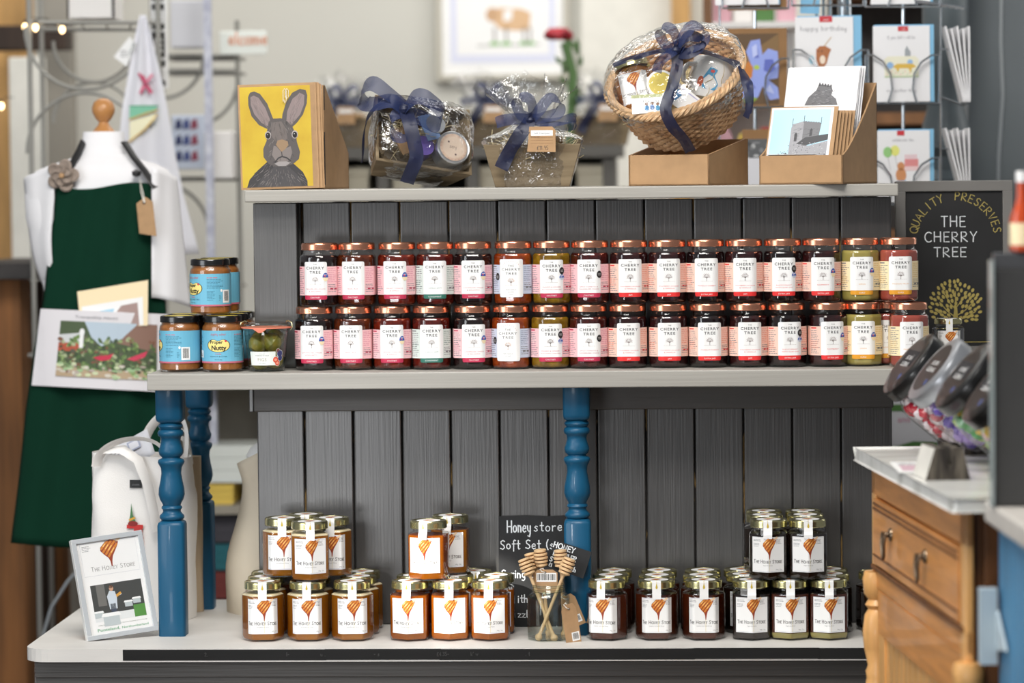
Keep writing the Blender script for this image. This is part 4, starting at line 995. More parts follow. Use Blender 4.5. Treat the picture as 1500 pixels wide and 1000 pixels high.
# ================================================================ things on the top shelf
TH = HZ + .0004
mat('kraft_box', '#ab8862', 0.75, var=.05, vs=(40, 40, 40), bump=.06); mat('kraft_edge', '#9a7248', 0.8); mat('card_yellow', '#d8bb35', 0.6, col2='#c9a52a', vs=(14, 14, 14)); mat('card_white', '#e6e6e8', 0.5)
glassy('cellophane', '#fafafa', 1.45, 0.09, bump=0.8, bs=38, boost=2.3, dist=0.012); glassy('clear_sleeve', '#fbfbfb', 1.45, 0.05, boost=.8)
mat('tray_wood', '#66563f', 0.7, col2='#86765c', vs=(8, 60, 60), bump=.4, thr=(.35, .7)); mat('straw', '#cfbf93', 0.8); mat('organza', '#15244f', 0.55, alpha=0.74, sheen=.05); mat('organza_dark', '#0e1738', 0.5, alpha=0.92, sheen=.05)
SR = lambda n, q=1: random.Random(n)

# --- box of cards with the hare
t = thing('card_box', 'open kraft magazine box holding hare cards at the left end of the top shelf', 'box')
s_ = S(.27); bwid = 122 * s_; bhgt = 152 * s_; bd = .20
m = MB(); th = .003
m.bx(-bwid / 2, bwid / 2, 0, th, 0, .018, 'kraft_box')
side = [(0, 0), (bd, 0), (bd, bhgt * .35), (0.012, bhgt), (0, bhgt)]
def side_panel(x0): m.prism(side, x0, x0 + th, 'kraft_box', axis='x')
m2 = m; side_panel(-bwid / 2); side_panel(bwid / 2 - th)
m.bx(-bwid / 2, bwid / 2, bd - th, bd, 0, bhgt * .35, 'kraft_box'); m.bx(-bwid / 2, bwid / 2, 0, bd, 0, th, 'kraft_box')
m.build('box_body', t, bevel=.0006)
m = MB()
for x0 in (-bwid / 2 - .0012, bwid / 2 + .0002):
    for z0, z1 in ((bhgt * .99, bhgt * .76), (bhgt * .55, bhgt * .04)): m.bx(x0, x0 + .001, -.0003, .004, z1, z0, 'shadow_gap')
m.build('slot', t)
q = P(417, 276, .27); t.location = (q.x, .262, TH); t.rotation_euler = (0, 0, math.radians(-7))
box_loc, box_rot = Vector(t.location), t.rotation_euler.copy()
def hare_art(w_, h):
    a = Art(); X = lambda x: (x - .5) * w_; Z = lambda z: z * h
    P_ = lambda pts: [(X(x), Z(z)) for x, z in pts]
    fur, furl, furd, inner = C('#5c5654'), C('#857c78'), C('#3d3a3b'), C('#91817f')
    a.rect(X(0), 0, X(1), h, 'card_yellow', 0)
    a.poly(P_([(.06, 0), (.10, .08), (.22, .17), (.34, .24), (.40, .28), (.60, .28), (.74, .22), (.86, .14), (.92, .05), (.92, 0)]), furd, 1)      # shoulders
    a.poly(P_([(.20, 0), (.30, .12), (.46, .20), (.66, .20), (.80, .10), (.84, 0)]), C('#4b4849'), 2)
    a.poly(P_([(.12, .90), (.15, .945), (.21, .955), (.29, .93), (.39, .83), (.45, .71), (.49, .62), (.46, .56), (.37, .58), (.26, .62), (.16, .71), (.12, .82)]), fur, 1)   # left ear
    a.poly(P_([(.155, .90), (.20, .915), (.27, .89), (.36, .79), (.42, .67), (.40, .60), (.30, .64), (.20, .73), (.155, .82)]), inner, 2)
    a.poly(P_([(.58, .62), (.60, .72), (.66, .84), (.75, .93), (.86, .965), (.94, .95), (.96, .90), (.95, .82), (.89, .71), (.80, .63), (.72, .58), (.66, .57)]), fur, 1)    # right ear
    a.poly(P_([(.65, .64), (.67, .75), (.75, .87), (.86, .925), (.92, .90), (.91, .81), (.85, .71), (.77, .65), (.71, .61)]), inner, 2)
    a.poly(P_([(.40, .65), (.46, .68), (.58, .68), (.66, .65), (.73, .60), (.78, .52), (.79, .44), (.83, .34), (.81, .27), (.72, .22), (.62, .20), (.48, .20), (.38, .23), (.31, .30), (.31, .38), (.36, .46), (.37, .55)]), fur, 3)   # head
    a.poly(P_([(.46, .64), (.58, .65), (.64, .58), (.66, .48), (.60, .44), (.50, .44), (.44, .50), (.42, .58)]), C('#736a66'), 4)
    a.poly(P_([(.52, .46), (.58, .47), (.66, .45), (.67, .41), (.62, .37), (.57, .345), (.52, .39), (.49, .42)]), C('#9c8163'), 5)                # nose bridge
    a.poly(P_([(.46, .41), (.50, .40), (.565, .345), (.63, .38), (.70, .40), (.72, .34), (.68, .26), (.58, .235), (.48, .26), (.43, .32)]), furl, 4)    # muzzle
    a.line(P_([(.57, .345), (.575, .30)]), w_ * .012, furd, 6); a.line(P_([(.47, .245), (.52, .285), (.575, .30), (.64, .285), (.69, .255)]), w_ * .02, furd, 6)
    a.poly(P_([(.46, .23), (.52, .25), (.64, .25), (.69, .235), (.62, .205), (.52, .205)]), C('#a09a98'), 5)
    for x in (.385, .765): a.ell(X(x), Z(.515), w_ * .044, h * .040, C('#b5adaa'), 5); a.ell(X(x), Z(.512), w_ * .033, h * .031, C('#171412'), 6); a.ell(X(x - .006), Z(.522), w_ * .005, h * .004, 'paper_white', 7)
    rr = random.Random(8)
    for i in range(420):
        x = rr.uniform(.12, .88); z = rr.uniform(.02, .66)
        if z > .24 and not (.40 < x < .72): continue
        if z <= .24 and abs(x - .5) > .12 + (.26 - z) * 1.6: continue
        if .44 < x < .70 and .3 < z < .46: continue
        dx = (x - .55) * .25 + rr.uniform(-.02, .02); L_ = rr.uniform(.015, .04)
        a.line(P_([(x, z), (x + dx * .6, z - L_)]), w_ * .0045, rr.choice((furl, furd, C('#6e6764'), C('#948c89'))), 4 if z > .24 else 3)
    for i in range(120):
        s2 = rr.random(); e = rr.choice((0, 1)); x0, z0, x1, z1 = ((.17, .90, .38, .62), (.88, .92, .70, .63))[e]
        x = x0 + (x1 - x0) * s2 + rr.uniform(-.045, .045); z = z0 + (z1 - z0) * s2 + rr.uniform(-.02, .02)
        a.line(P_([(x, z), (x + (x1 - x0) * .12, z + (z1 - z0) * .12)]), w_ * .004, rr.choice((C('#a08f8c'), C('#7c706e'), furl)), 3)
    return a
def kcard(name, label, w_, h, d, off, art=None, group=None):
    t = thing(name, label, 'card', group=group); m = MB(); m.bx(-w_ / 2, w_ / 2, 0, d, 0, h, 'kraft')
    if art: art.emit(m, plane_map((-.004, 0, .004)))
    m.build('card', t, sharp=0); t.location = box_loc + Matrix.Rotation(box_rot.z, 3, 'Z') @ Vector(off); t.rotation_euler = (math.radians(0.5), math.radians(-1.2), box_rot.z); return t
cw, chh = 118 * s_, 154 * s_
t = kcard('greeting_card', 'hare portrait card on yellow clipped to the front of the kraft box', cw, chh, .0012, (-.005, -.009, .0012), hare_art(cw * .90, chh * .955))
m = MB(); x0, x1 = -cw / 2 + .004, cw / 2 - .002
m.add([(x0, -.0035, .001), (x1, -.0035, .001), (x1, -.0028, chh - .004), (x0, -.0028, chh - .004)], [(0, 1, 2, 3)], 'clear_sleeve'); m.build('sleeve', t)
kcard('greeting_card', 'kraft card edge just behind the hare portrait', cw * .98, chh, .0010, (.002, -.006, .0012))
kcard('greeting_card', 'second kraft card behind the hare portrait, set to the right', cw * .97, chh * .985, .0010, (.006, -.0035, .0012))
t = thing('paper_clip', 'white wire paper clip on top of the hare card', 'clip'); m = MB()
for k, dx in ((1, 0), (.55, .004)): m.tube([(dx - .003, 0, -.016 * k), (dx - .003, 0, .004), (dx, 0, .008), (dx + .003, 0, .004), (dx + .0025, 0, -.014 * k), (dx, 0, -.019 * k), (dx - .0015, 0, -.012 * k)], .0006, 'string_white', 6)
m.build('wire', t); t.location = P(417, 136, .2465)

# --- ribbons
def ribbon(m, pts, w_, mt, ups=None, n=40, tw=0.0, up=(0, 1, 0)):
    """flat band following smooth points; up = broad direction"""
    pts = [Vector(p) for p in pts]; K = len(pts) - 1; vs = []
    def cr(t):
        i = min(int(t), K - 1); f = t - i; p = [pts[max(0, min(K, i + k))] for k in (-1, 0, 1, 2)]
        return 0.5 * ((2 * p[1]) + (-p[0] + p[2]) * f + (2 * p[0] - 5 * p[1] + 4 * p[2] - p[3]) * f * f + (-p[0] + 3 * p[1] - 3 * p[2] + p[3]) * f ** 3)
    for j in range(n + 1):
        t_ = K * j / n; c = cr(t_); d = cr(min(K, t_ + .02)) - cr(max(0, t_ - .02)); d.normalize()
        if ups: i = min(int(t_), K - 1); u = Vector(ups[i]).lerp(Vector(ups[i + 1]), t_ - i)
        else: u = Vector(up)
        u = u - d * u.dot(d); u = u.normalized() if u.length > 1e-4 else d.orthogonal().normalized()
        ww = w_[min(len(w_) - 1, int(t_ + .5))] if isinstance(w_, (list, tuple)) else w_
        for k in (-1, -.34, .34, 1): vs.append(c + u * k * ww / 2 + d.cross(u) * .0015 * math.sin(k * 4 + t_ * 3))
    m.add(vs, [(4 * j + k, 4 * j + k + 1, 4 * j + k + 5, 4 * j + k + 4) for j in range(n) for k in range(3)], mt, True)
def loc_pts(px_pts, org, Y):
    """photo pixels + depth offset (m toward the camera) -> local points"""
    out = []
    for (x, y, d) in px_pts: q = P(x, y, Y - d); out.append(q - Vector(org))
    return out
def crumple(fn, nu, nv, amp, seed, mt='cellophane', fade=None):
    m = MB()
    def g(u, v):
        p = Vector(fn(u, v)); k = amp * (fade(u, v) if fade else 1)
        n1 = noise.noise_vector(p * 38 + Vector((seed, 0, 0))) ; n2 = noise.noise_vector(p * 110 + Vector((0, seed, 0)))
        return p + n1 * k + n2 * k * .4
    m.grid(g, nu, nv, mt); return m
def straws(m, n, box, seed, mt='straw', r=.0006):
    rr = random.Random(seed); (x0, x1, y0, y1, z0, z1) = box
    for i in range(n):
        p = Vector((rr.uniform(x0, x1), rr.uniform(y0, y1), rr.uniform(z0, z1))); pts = [p]; d = Vector((rr.uniform(-1, 1), rr.uniform(-.4, .4), rr.uniform(-.5, .9))).normalized()
        for k in range(5): d = (d + Vector((rr.uniform(-.7, .7), rr.uniform(-.5, .5), rr.uniform(-.7, .7)))).normalized(); pts.append(pts[-1] + d * .010)
        m.tube(pts, r, mt, 4)
def tray(m, W0, D0, W1, D1, h, th, mt='tray_wood', end_up=0.0):
    """tapered trough: bottom W1 x D1, mouth W0 x D0"""
    def q(w_, d, z): return [(-w_ / 2, -d / 2, z), (w_ / 2, -d / 2, z), (w_ / 2, d / 2, z), (-w_ / 2, d / 2, z)]
    o0, o1 = q(W1, D1, 0), q(W0, D0, h); i0, i1 = q(W1 - 2 * th, D1 - 2 * th, th), q(W0 - 2 * th, D0 - 2 * th, h)
    vs = o0 + o1 + i0 + i1
    fs = [(3, 2, 1, 0)] + [(i, (i + 1) % 4, 4 + (i + 1) % 4, 4 + i) for i in range(4)] + [(4 + i, 4 + (i + 1) % 4, 12 + (i + 1) % 4, 12 + i) for i in range(4)] + [(12 + i, 12 + (i + 1) % 4, 8 + (i + 1) % 4, 8 + i) for i in range(4)] + [(8, 9, 10, 11)]
    m.add(vs, fs, mt)
# --- hamper 1: wooden trough tipped on its side, wrapped in cellophane
YH = .36
org1 = P(615, 271, YH); org1.z = TH
t = thing('gift_hamper', 'tipped wooden trough hamper in cellophane with big navy bow and round tin', 'gift hamper', org1)
ax = Vector((.42, -.80, .43)).normalized(); xx = Vector((1, .30, -.10)); xx = (xx - ax * xx.dot(ax)).normalized(); yy = ax.cross(xx)
R3 = Matrix((xx, yy, ax)).transposed().to_4x4()
cen = P(603, 214, YH + .03) - org1
MH = Matrix.Translation(cen - ax * .02) @ R3
W0, D0, W1, D1, hh = .190, .138, .150, .112, .085
MH = Matrix.Translation(Vector((-.012, .03, .070)) - ax * .035) @ R3
m = MB(); m0 = MB(); tray(m0, W0, D0, W1, D1, hh, .006)
mm = MB(); mm.add([MH @ v for v in m0.v], m0.f, 'tray_wood'); low = min(v.z for v in mm.v)
MH = Matrix.Translation((0, 0, .0012 - low)) @ MH; m = MB(); m.add([MH @ v for v in m0.v], m0.f, 'tray_wood'); m.build('trough', t, bevel=.001)
m = MB(); straws(m, 90, (-.055, .055, -.035, .035, .045, .065), 4); mm = MB(); mm.add([MH @ v for v in m.v], m.f, 'straw'); mm.build('straw_filling', t)['kind'] = 'stuff'
mat('tin_metal', '#cfd2d6', 0.3, metal=.8); mat('tin_label', '#d9bfa9', 0.5); mat('card_blue', '#7f9ccc', .5); mat('sweet_purple', '#6a55a8', .3)
m = MB(); MT = MH @ Matrix.Translation((.050, -.026, .068)) @ Matrix.Rotation(.1, 4, 'X')
m.lathe([(.029, 0), (.029, .026), (.0315, .027), (.0325, .029), (.0325, .040), (.031, .0415), (.030, .0412), (.0290, .0405), (0, .0405)], 'tin_metal', 32, M=MT)
a = Art(); a.ell(0, 0, .027, .027, 'tin_label', 0, n=28); a.ell(0, 0, .0215, .0215, C('#e0cbb8'), 1, n=28)
for i in range(22): q_ = 2 * PI * i / 22; a.text('HANDMADE CANDLE TIN OF '[i], .0235 * math.cos(-q_), .0235 * math.sin(-q_), .0026, C('#b0707a'), 2, rot=-q_ - PI / 2)
a.hand('soy', -.008, -.002, .008, C('#6d5a58'), .0007, 2); a.ell(-.010, .010, .002, .002, C('#6d5a58'), 2); a.ell(.004, -.014, .002, .002, C('#6d5a58'), 2)
k_ = MB(); a.emit(k_, plane_map((0, 0, .0412), (1, 0, 0), (0, 1, 0))); m.add([MT @ v for v in k_.v], [], 'tin_label')
n0 = len(m.v) - len(k_.v)
for f, mi in zip(k_.f, k_.mi): m.f.append(tuple(i + n0 for i in f)); m.mi.append(m.m(k_.mats[mi])); m.sm.append(False)
m.build('tin', t)
m = MB()
m.bx(-.030, .004, -.002, .002, -.022, .030, 'kraft', MH @ Matrix.Translation((-.030, -.010, .088)) @ Matrix.Rotation(.5, 4, 'Z') @ Matrix.Rotation(PI / 2, 4, 'X'))
m.bx(-.014, .014, -.001, .001, -.026, .026, 'card_blue', MH @ Matrix.Translation((.008, .012, .095)) @ Matrix.Rotation(.4, 4, 'Z') @ Matrix.Rotation(PI / 2, 4, 'X'))
m.bx(-.012, .012, -.001, .001, -.018, .018, 'paper_white', MH @ Matrix.Translation((.018, .035, .092)) @ Matrix.Rotation(-.3, 4, 'Z') @ Matrix.Rotation(PI / 2, 4, 'X'))
m.lathe([(0, 0), (.020, .001), (.020, .030), (0, .031)], 'sweet_purple', 20, M=MH @ Matrix.Translation((-.002, -.026, .062)))
m.lathe([(0, 0), (.017, .001), (.017, .025), (.019, .026), (.019, .036), (0, .036)], 'tin_metal', 20, M=MH @ Matrix.Translation((.020, .020, .062)))
m.build('gifts', t)
def wrap1(u, v):
    a_ = 2 * PI * u; e = v
    k = 1.04 - .12 * max(0, e - .55) * 2; W_, D_ = (W1 + (W0 - W1) * min(1, e * 1.5)) / 2 * k, (D1 + (D0 - D1) * min(1, e * 1.5)) / 2 * k
    c_, s2 = math.cos(a_), math.sin(a_); x = math.copysign(abs(c_) ** .45, c_) * W_; y = math.copysign(abs(s2) ** .45, s2) * D_
    z = -.003 + (hh + .050) * e
    if e > .8: f = (e - .8) / .2; x *= 1 - f * .75; y *= 1 - f * .75; z -= 0
    return MH @ Vector((x, y, z))
m = crumple(wrap1, 72, 26, .0035, 1.5)
for v in m.v: v.z = max(v.z, .0008)
m.build('cellophane_wrap', t)
m = MB(); Y1 = YH - .045
for pts, ww, mt_ in (
    ([(592, 158, .02), (570, 138, .035), (545, 122, .03), (530, 135, .01), (533, 150, .0), (548, 152, .03), (575, 148, .04), (592, 160, .03)], .031, 'organza'),
    ([(592, 160, .03), (608, 142, .04), (628, 146, .045), (648, 165, .03), (640, 182, .01), (615, 172, .02), (594, 162, .03)], .034, 'organza'),
    ([(592, 160, .02), (560, 152, .0), (541, 168, -.01), (533, 200, -.01), (530, 238, -.01)], .013, 'organza_dark'),
    ([(590, 158, .03), (578, 172, .045), (574, 188, .05), (580, 200, .045), (594, 200, .04), (600, 180, .04), (594, 162, .035)], .022, 'organza'),
    ([(594, 160, .03), (600, 180, .055), (606, 205, .06), (610, 230, .058), (602, 252, .050), (596, 268, .040)], .026, 'organza_dark')):
    ribbon(m, loc_pts(pts, org1, Y1), ww, mt_, up=(.15, .5, .85) if pts[0] != (594, 160, .03) else (1, .1, 0), n=44)
m.lathe([(0, -.010), (.008, -.006), (.010, 0), (.008, .006), (0, .010)], 'organza_dark', 12, M=Matrix.Translation(P(592, 160, Y1 - .035) - org1)); m.build('ribbon_bow', t)

# --- hamper 2: upright trough
YH = .33; org2 = P(781, 271, YH); org2.z = TH
t = thing('gift_hamper', 'upright wooden trough hamper in cellophane with navy bow and kraft price tag', 'gift hamper', org2, math.radians(1))
s_ = S(YH); m = MB(); tray(m, 142 * s_, .120, 108 * s_, .095, 62 * s_, .006); m.build('trough', t, bevel=.001)
m = MB(); straws(m, 130, (-.060, .060, -.035, .035, .066, .080), 9); m.build('straw_filling', t)['kind'] = 'stuff'
m = MB(); MD = Matrix.Translation((.043, -.02, .088)) @ Matrix.Rotation(PI / 2 - .15, 4, 'Y') @ Matrix.Rotation(0, 4, 'Z')
m.lathe([(0, -.014), (.008, -.013), (.0095, -.010), (.0085, -.009), (.0105, -.006), (.0105, -.003), (.009, -.002), (.011, .001), (.011, .004), (.009, .005), (.010, .008), (.008, .012), (0, .013)], 'beech', 16, M=MD); m.build('dipper', t)
m = MB(); m.box((-.012, -.005, .082), (.036, .03, .030), 'paper_white'); m.box((.022, .012, .085), (.03, .03, .03), 'paper_blue'); m.build('gifts', t)
def wrap2(u, v):
    a_ = 2 * PI * u; c_, s2 = math.cos(a_), math.sin(a_); H_ = 62 * s_
    if v < .45: e = v / .45; W_, D_ = (54 + 19 * e) * s_, .050 + .013 * e; z = -.0004 + (H_ + .012) * e; pw = .4
    elif v < .72: e = (v - .45) / .27; W_, D_ = (73 - 51 * e ** .8) * s_, .063 - .043 * e; z = H_ + .012 + .030 * e; pw = .4 + .6 * e
    else: e = (v - .72) / .28; W_, D_ = (22 + 38 * e) * s_, .020 + .012 * e; z = H_ + .042 + .086 * e - .024 * abs(c_) * e + .012 * math.sin(a_ * 7) * e; pw = 1
    x = math.copysign(abs(c_) ** pw, c_) * W_ * (1.02 if v < .45 else 1); y = math.copysign(abs(s2) ** pw, s2) * D_
    if v > .72: x += .012 * e * math.sin(a_ * 5); y += .010 * e * math.cos(a_ * 6)
    return (x, y, z)
m = crumple(wrap2, 110, 44, .0040, 4.2, fade=lambda u, v: .35 if v < .4 else (1 if v < .72 else 1.6))
for v in m.v: v.z = max(v.z, .0006)
m.build('cellophane_wrap', t)
m = MB(); Y1 = YH - .045
for pts, ww, mt_, up_ in (
    ([(776, 175, .02), (762, 168, .03), (756, 150, .03), (762, 142, .03), (775, 146, .03), (780, 160, .025), (777, 174, .02)], .024, 'organza', (.55, .5, .5)),
    ([(778, 174, .02), (790, 160, .03), (806, 143, .03), (820, 152, .03), (816, 166, .03), (795, 172, .025), (778, 176, .02)], .024, 'organza', (-.45, .5, .7)),
    ([(776, 176, .02), (755, 174, .02), (738, 176, .015), (726, 180, .01)], .022, 'organza', (0, .2, 1)),
    ([(778, 176, .02), (800, 180, .03), (818, 178, .03), (838, 172, .02), (843, 178, .01), (838, 185, .0), (815, 184, .015), (790, 182, .02)], .017, 'organza', (0, .35, 1)),
    ([(776, 176, .025), (764, 192, .035), (752, 210, .035), (740, 232, .03), (733, 247, .03)], .026, 'organza_dark', (1, .1, .35))):
    ribbon(m, loc_pts(pts, org2, Y1), ww, mt_, up=up_, n=40)
m.lathe([(0, -.007), (.007, -.004), (.0085, 0), (.007, .004), (0, .007)], 'organza_dark', 12, M=Matrix.Translation(P(776, 176, Y1 - .024) - org2)); m.build('ribbon_bow', t)
m = MB(); w_, h = 41 * s_, 36 * s_; m.prism([(-w_ / 2, 0), (w_ / 2, -.001), (w_ / 2, h * .86), (w_ / 2 - .006, h), (-w_ / 2 + .004, h)], 0, .0007, 'kraft')
a = Art(); a.rect(-.019, .029, .021, .039, 'paper_white', 0); a.text('Gift Hamper', .001, .032, .0035, GREY, 1, width=.03)
for z in (.0255, .0205, .0155): a.line([(-.020, z), (.021, z)], .0004, C('#6b4b2c'), 0)
a.hand('honey set', -.019, .0262, .0030, INK, .0003); a.hand('£11.95', -.008, .0035, .0070, INK, .0007); a.emit(m, plane_map()); m.build('price_tag', t, sharp=0, loc=P(792, 222, YH - .082) - org2)

# --- wicker hamper on a kraft box
t = thing('card_box', 'low fronted kraft box under the tilted wicker basket', 'box', (0, 0, 0))
def tiered_box(t, w_, d, fh, bh2, curve=False):
    m = MB(); th = .003; m.bx(-w_ / 2, w_ / 2, 0, th, 0, fh, 'kraft_box'); m.bx(-w_ / 2, w_ / 2, d - th, d, 0, bh2, 'kraft_box'); m.bx(-w_ / 2, w_ / 2, 0, d, 0, th, 'kraft_box')
    sd = [(0, 0), (d, 0), (d, bh2), (d - .012, bh2), (.004, fh), (0, fh)]
    if curve: sd = [(0, 0), (d, 0), (d, bh2)] + [(d - (d - .004) * u, fh + (bh2 - fh) * (1 - u) ** 1.25) for u in [i / 8 for i in range(9)]] + [(0, fh)]
    for x0 in (-w_ / 2, w_ / 2 - th): m.prism(sd, x0, x0 + th, 'kraft_box', axis='x')
    return m.build('box_body', t, bevel=.0006)
s_ = S(.25); tiered_box(t, 130 * s_, .175, 45 * s_, .085); q = P(978, 269, .25); t.location = (q.x + .002, .262, TH); t.rotation_euler = (0, 0, math.radians(-25))
mat('wicker', '#d6ad82', 0.55, col2='#b0835a', vs=(30, 30, 30), bump=.3); mat('wicker_light', '#dfb98e', 0.55, var=.1)
YB = .36; orgb = P(990, 150, YB); t = thing('wicker_hamper', 'round wicker basket hamper in cellophane with navy bow, tilted on a kraft box', 'gift hamper', orgb)
axb = Vector((-.26, -.56, .78)).normalized(); xb = Vector((1, 0, .32)); xb = (xb - axb * xb.dot(axb)).normalized(); yb = axb.cross(xb)
MBK = Matrix.Translation(P(989, 112, YB - .04) - orgb) @ Matrix((xb, yb, axb)).transposed().to_4x4()
RM, RB, HB_ = .1260, .094, .098
m = MB(); rows = 17; N_ = 30
for j in range(rows):
    u = j / (rows - 1); r0 = RB + (RM - RB) * (u ** .8); z = -HB_ + HB_ * u; pts = []
    for i in range(N_ * 4):
        a_ = 2 * PI * i / (N_ * 4); r = r0 + .0026 * math.sin(a_ * N_ / 1 + (j % 2) * PI) ; pts.append((r * math.cos(a_) , r * math.sin(a_), z + .0008 * math.sin(a_ * 5 + j)))
    m.tube(pts, .0034, 'wicker', 6, M=MBK, closed=True)
for i in range(N_):
    a_ = 2 * PI * (i + .25) / N_; m.tube([((RB + (RM - RB) * (u / 8) ** .8) * math.cos(a_), (RB + (RM - RB) * (u / 8) ** .8) * math.sin(a_), -HB_ + HB_ * u / 8) for u in range(9)], .0022, 'wicker_light', 5, M=MBK)
m.lathe([(0, -HB_ + .001), (RB, -HB_ + .001), (RB + .001, -HB_ + .004), (0, -HB_ + .004)], 'wicker', 32, M=MBK)
m.build('basket_body', t)
m = MB()
for st in range(4):
    pts = []
    for i in range(160): a_ = 2 * PI * i / 160; b_ = a_ * 17 + st * PI / 2; pts.append(((RM + .001 + .0060 * math.cos(b_)) * math.cos(a_), (RM + .001 + .0060 * math.cos(b_)) * math.sin(a_), .004 + .0055 * math.sin(b_)))
    m.tube(pts, .0042, 'wicker_light', 6, M=MBK, closed=True)
m.build('basket_rim', t)
m = MB(); straws(m, 130, (-.085, .085, -.075, .03, -.04, .0), 3); mm = MB(); mm.add([MBK @ v for v in m.v], m.f, 'straw'); mm.build('straw_filling', t)['kind'] = 'stuff'
m = MB(); m.lathe([(0, 0), (RM * .80, 0)], 'straw', 24, M=MBK @ Matrix.Translation((0, 0, -.055)), cap=False)
MJ = MBK @ Matrix.Translation((-.062, .008, -.032)) @ Matrix.Rotation(-.15, 4, 'Z') @ Matrix.Rotation(-PI / 2 + .6, 4, 'X')
HEX = HEX_F; mj = MB(); loft(mj, [hx(.93, .003), hx(1, .008), hx(1, .0735), hx(.93, .0795, .4), hx(.83, .084, 1)], 'honey_amber'); lid(mj, .0335, .086, .0125, 'gold_lid'); la = honey_label_art('Spring Blossom Honey'); hp_ = Perim(HEX_F); la.emit(mj, hp_.at, hp_.breaks(-.06, .06), .0006)
def merge(dst, src, M):
    n0 = len(dst.v); dst.v += [M @ v for v in src.v]
    for f, mi, sm in zip(src.f, src.mi, src.sm): dst.f.append(tuple(i + n0 for i in f)); dst.mi.append(dst.m(src.mats[mi])); dst.sm.append(sm)
def onpx(px, py, Y, rx=0, ry=0, rz=0): return Matrix.Translation(P(px, py, Y) - orgb) @ Matrix.Rotation(math.radians(ry), 4, 'Y') @ Matrix.Rotation(math.radians(rx), 4, 'X') @ Matrix.Rotation(math.radians(rz), 4, 'Z')
merge(m, mj, onpx(941, 166, YB - .060, -14, -12, -8))
mat('mug_white', '#e8e8e6', 0.15, coat=.6); mg = MB(); mg.lathe([(0, 0), (.034, 0), (.040, .004), (.042, .030), (.041, .078), (.0385, .080), (.037, .076), (.036, .01), (0, .006)], 'mug_white', 32)
mg.tube([(-.040, 0, .020), (-.060, 0, .025), (-.066, 0, .040), (-.060, 0, .056), (-.040, 0, .062)], .005, 'mug_white', 8)
ma = Art(); ma.poly([(-.012, .018), (.012, .018), (.016, .030), (.006, .045), (.010, .056), (-.004, .060), (-.010, .048), (-.016, .034)], C('#3f93bf'), 0); ma.ell(.001, .052, .004, .003, C('#c8423e'), 1); ma.ell(-.018, .030, .006, .010, C('#b9562e'), 1)
cp = Perim([(.0425 * math.sin(2 * PI * i / 40), -.0425 * math.cos(2 * PI * i / 40)) for i in range(40)]); ma.emit(mg, lambda x, z, h: cp.at(x - .028, z, h), ())
merge(m, mg, onpx(1034, 150, YB - .055, -8, 14, 35))
cc = MB(); cc.box((0, 0, 0), (.066, .0015, .036), 'paper_white'); ca = Art(); ca.rect(-.033, .012, .033, .018, C('#b9bf8d'), 0); ca.hand('Just because', -.022, .002, .0055, GREY, .0005)
for i, (x, z) in enumerate(((-.006, -.008), (.004, -.007), (.014, -.009))): ca.ell(x, z, .0042, .0052, C(('#4b8ec4', '#5d7fb4', '#3f93bf')[i]), 0); ca.ell(x, z + .0075, .003, .003, C('#8c6a52'), 1)
ca.emit(cc, plane_map((0, -.001, 0))); merge(m, cc, onpx(952, 152, YB - .128, -18, -3, 0))
cc = MB(); cc.box((0, 0, 0), (.062, .0015, .040), 'paper_white'); ca = Art(); ca.poly([(-.024, -.012), (-.006, -.012), (-.002, .004), (-.012, .010), (-.022, .004)], C('#3f86c0'), 0); ca.rect(-.030, .014, .030, .016, C('#b6b4d8'), 0); ca.emit(cc, plane_map((0, -.001, 0))); merge(m, cc, onpx(998, 143, YB - .122, -18, 38, 0))
cc = MB(); cc.lathe([(0, 0), (.026, 0), (.026, .012), (0, .012)], 'paper_white', 24); cc.lathe([(.022, .0122), (0, .0124)], 'lid_yellow', 24, cap=False); merge(m, cc, onpx(968, 125, YB - .10, 75, 0, 0))
m.build('gifts', t)
def dome(u, v):
    a_ = 2 * PI * u; r = (RM + .008) * math.sin(PI / 2 * v) ** .9; z = .012 + .052 * math.cos(PI / 2 * v); return MBK @ Vector((r * math.cos(a_), r * math.sin(a_), z))
m = crumple(dome, 90, 22, .004, 2.2); 
def skirt(u, v):
    a_ = 2 * PI * u; r = (RM + .009) * (1 - v) + (RB + .008) * v; return MBK @ Vector((r * math.cos(a_), r * math.sin(a_), .010 - (HB_ - .004) * v))
m2 = crumple(skirt, 90, 16, .0035, 7.7); merge(m, m2, Matrix.Identity(4)); m.build('cellophane_wrap', t)
m = MB(); Y1 = YB - .13
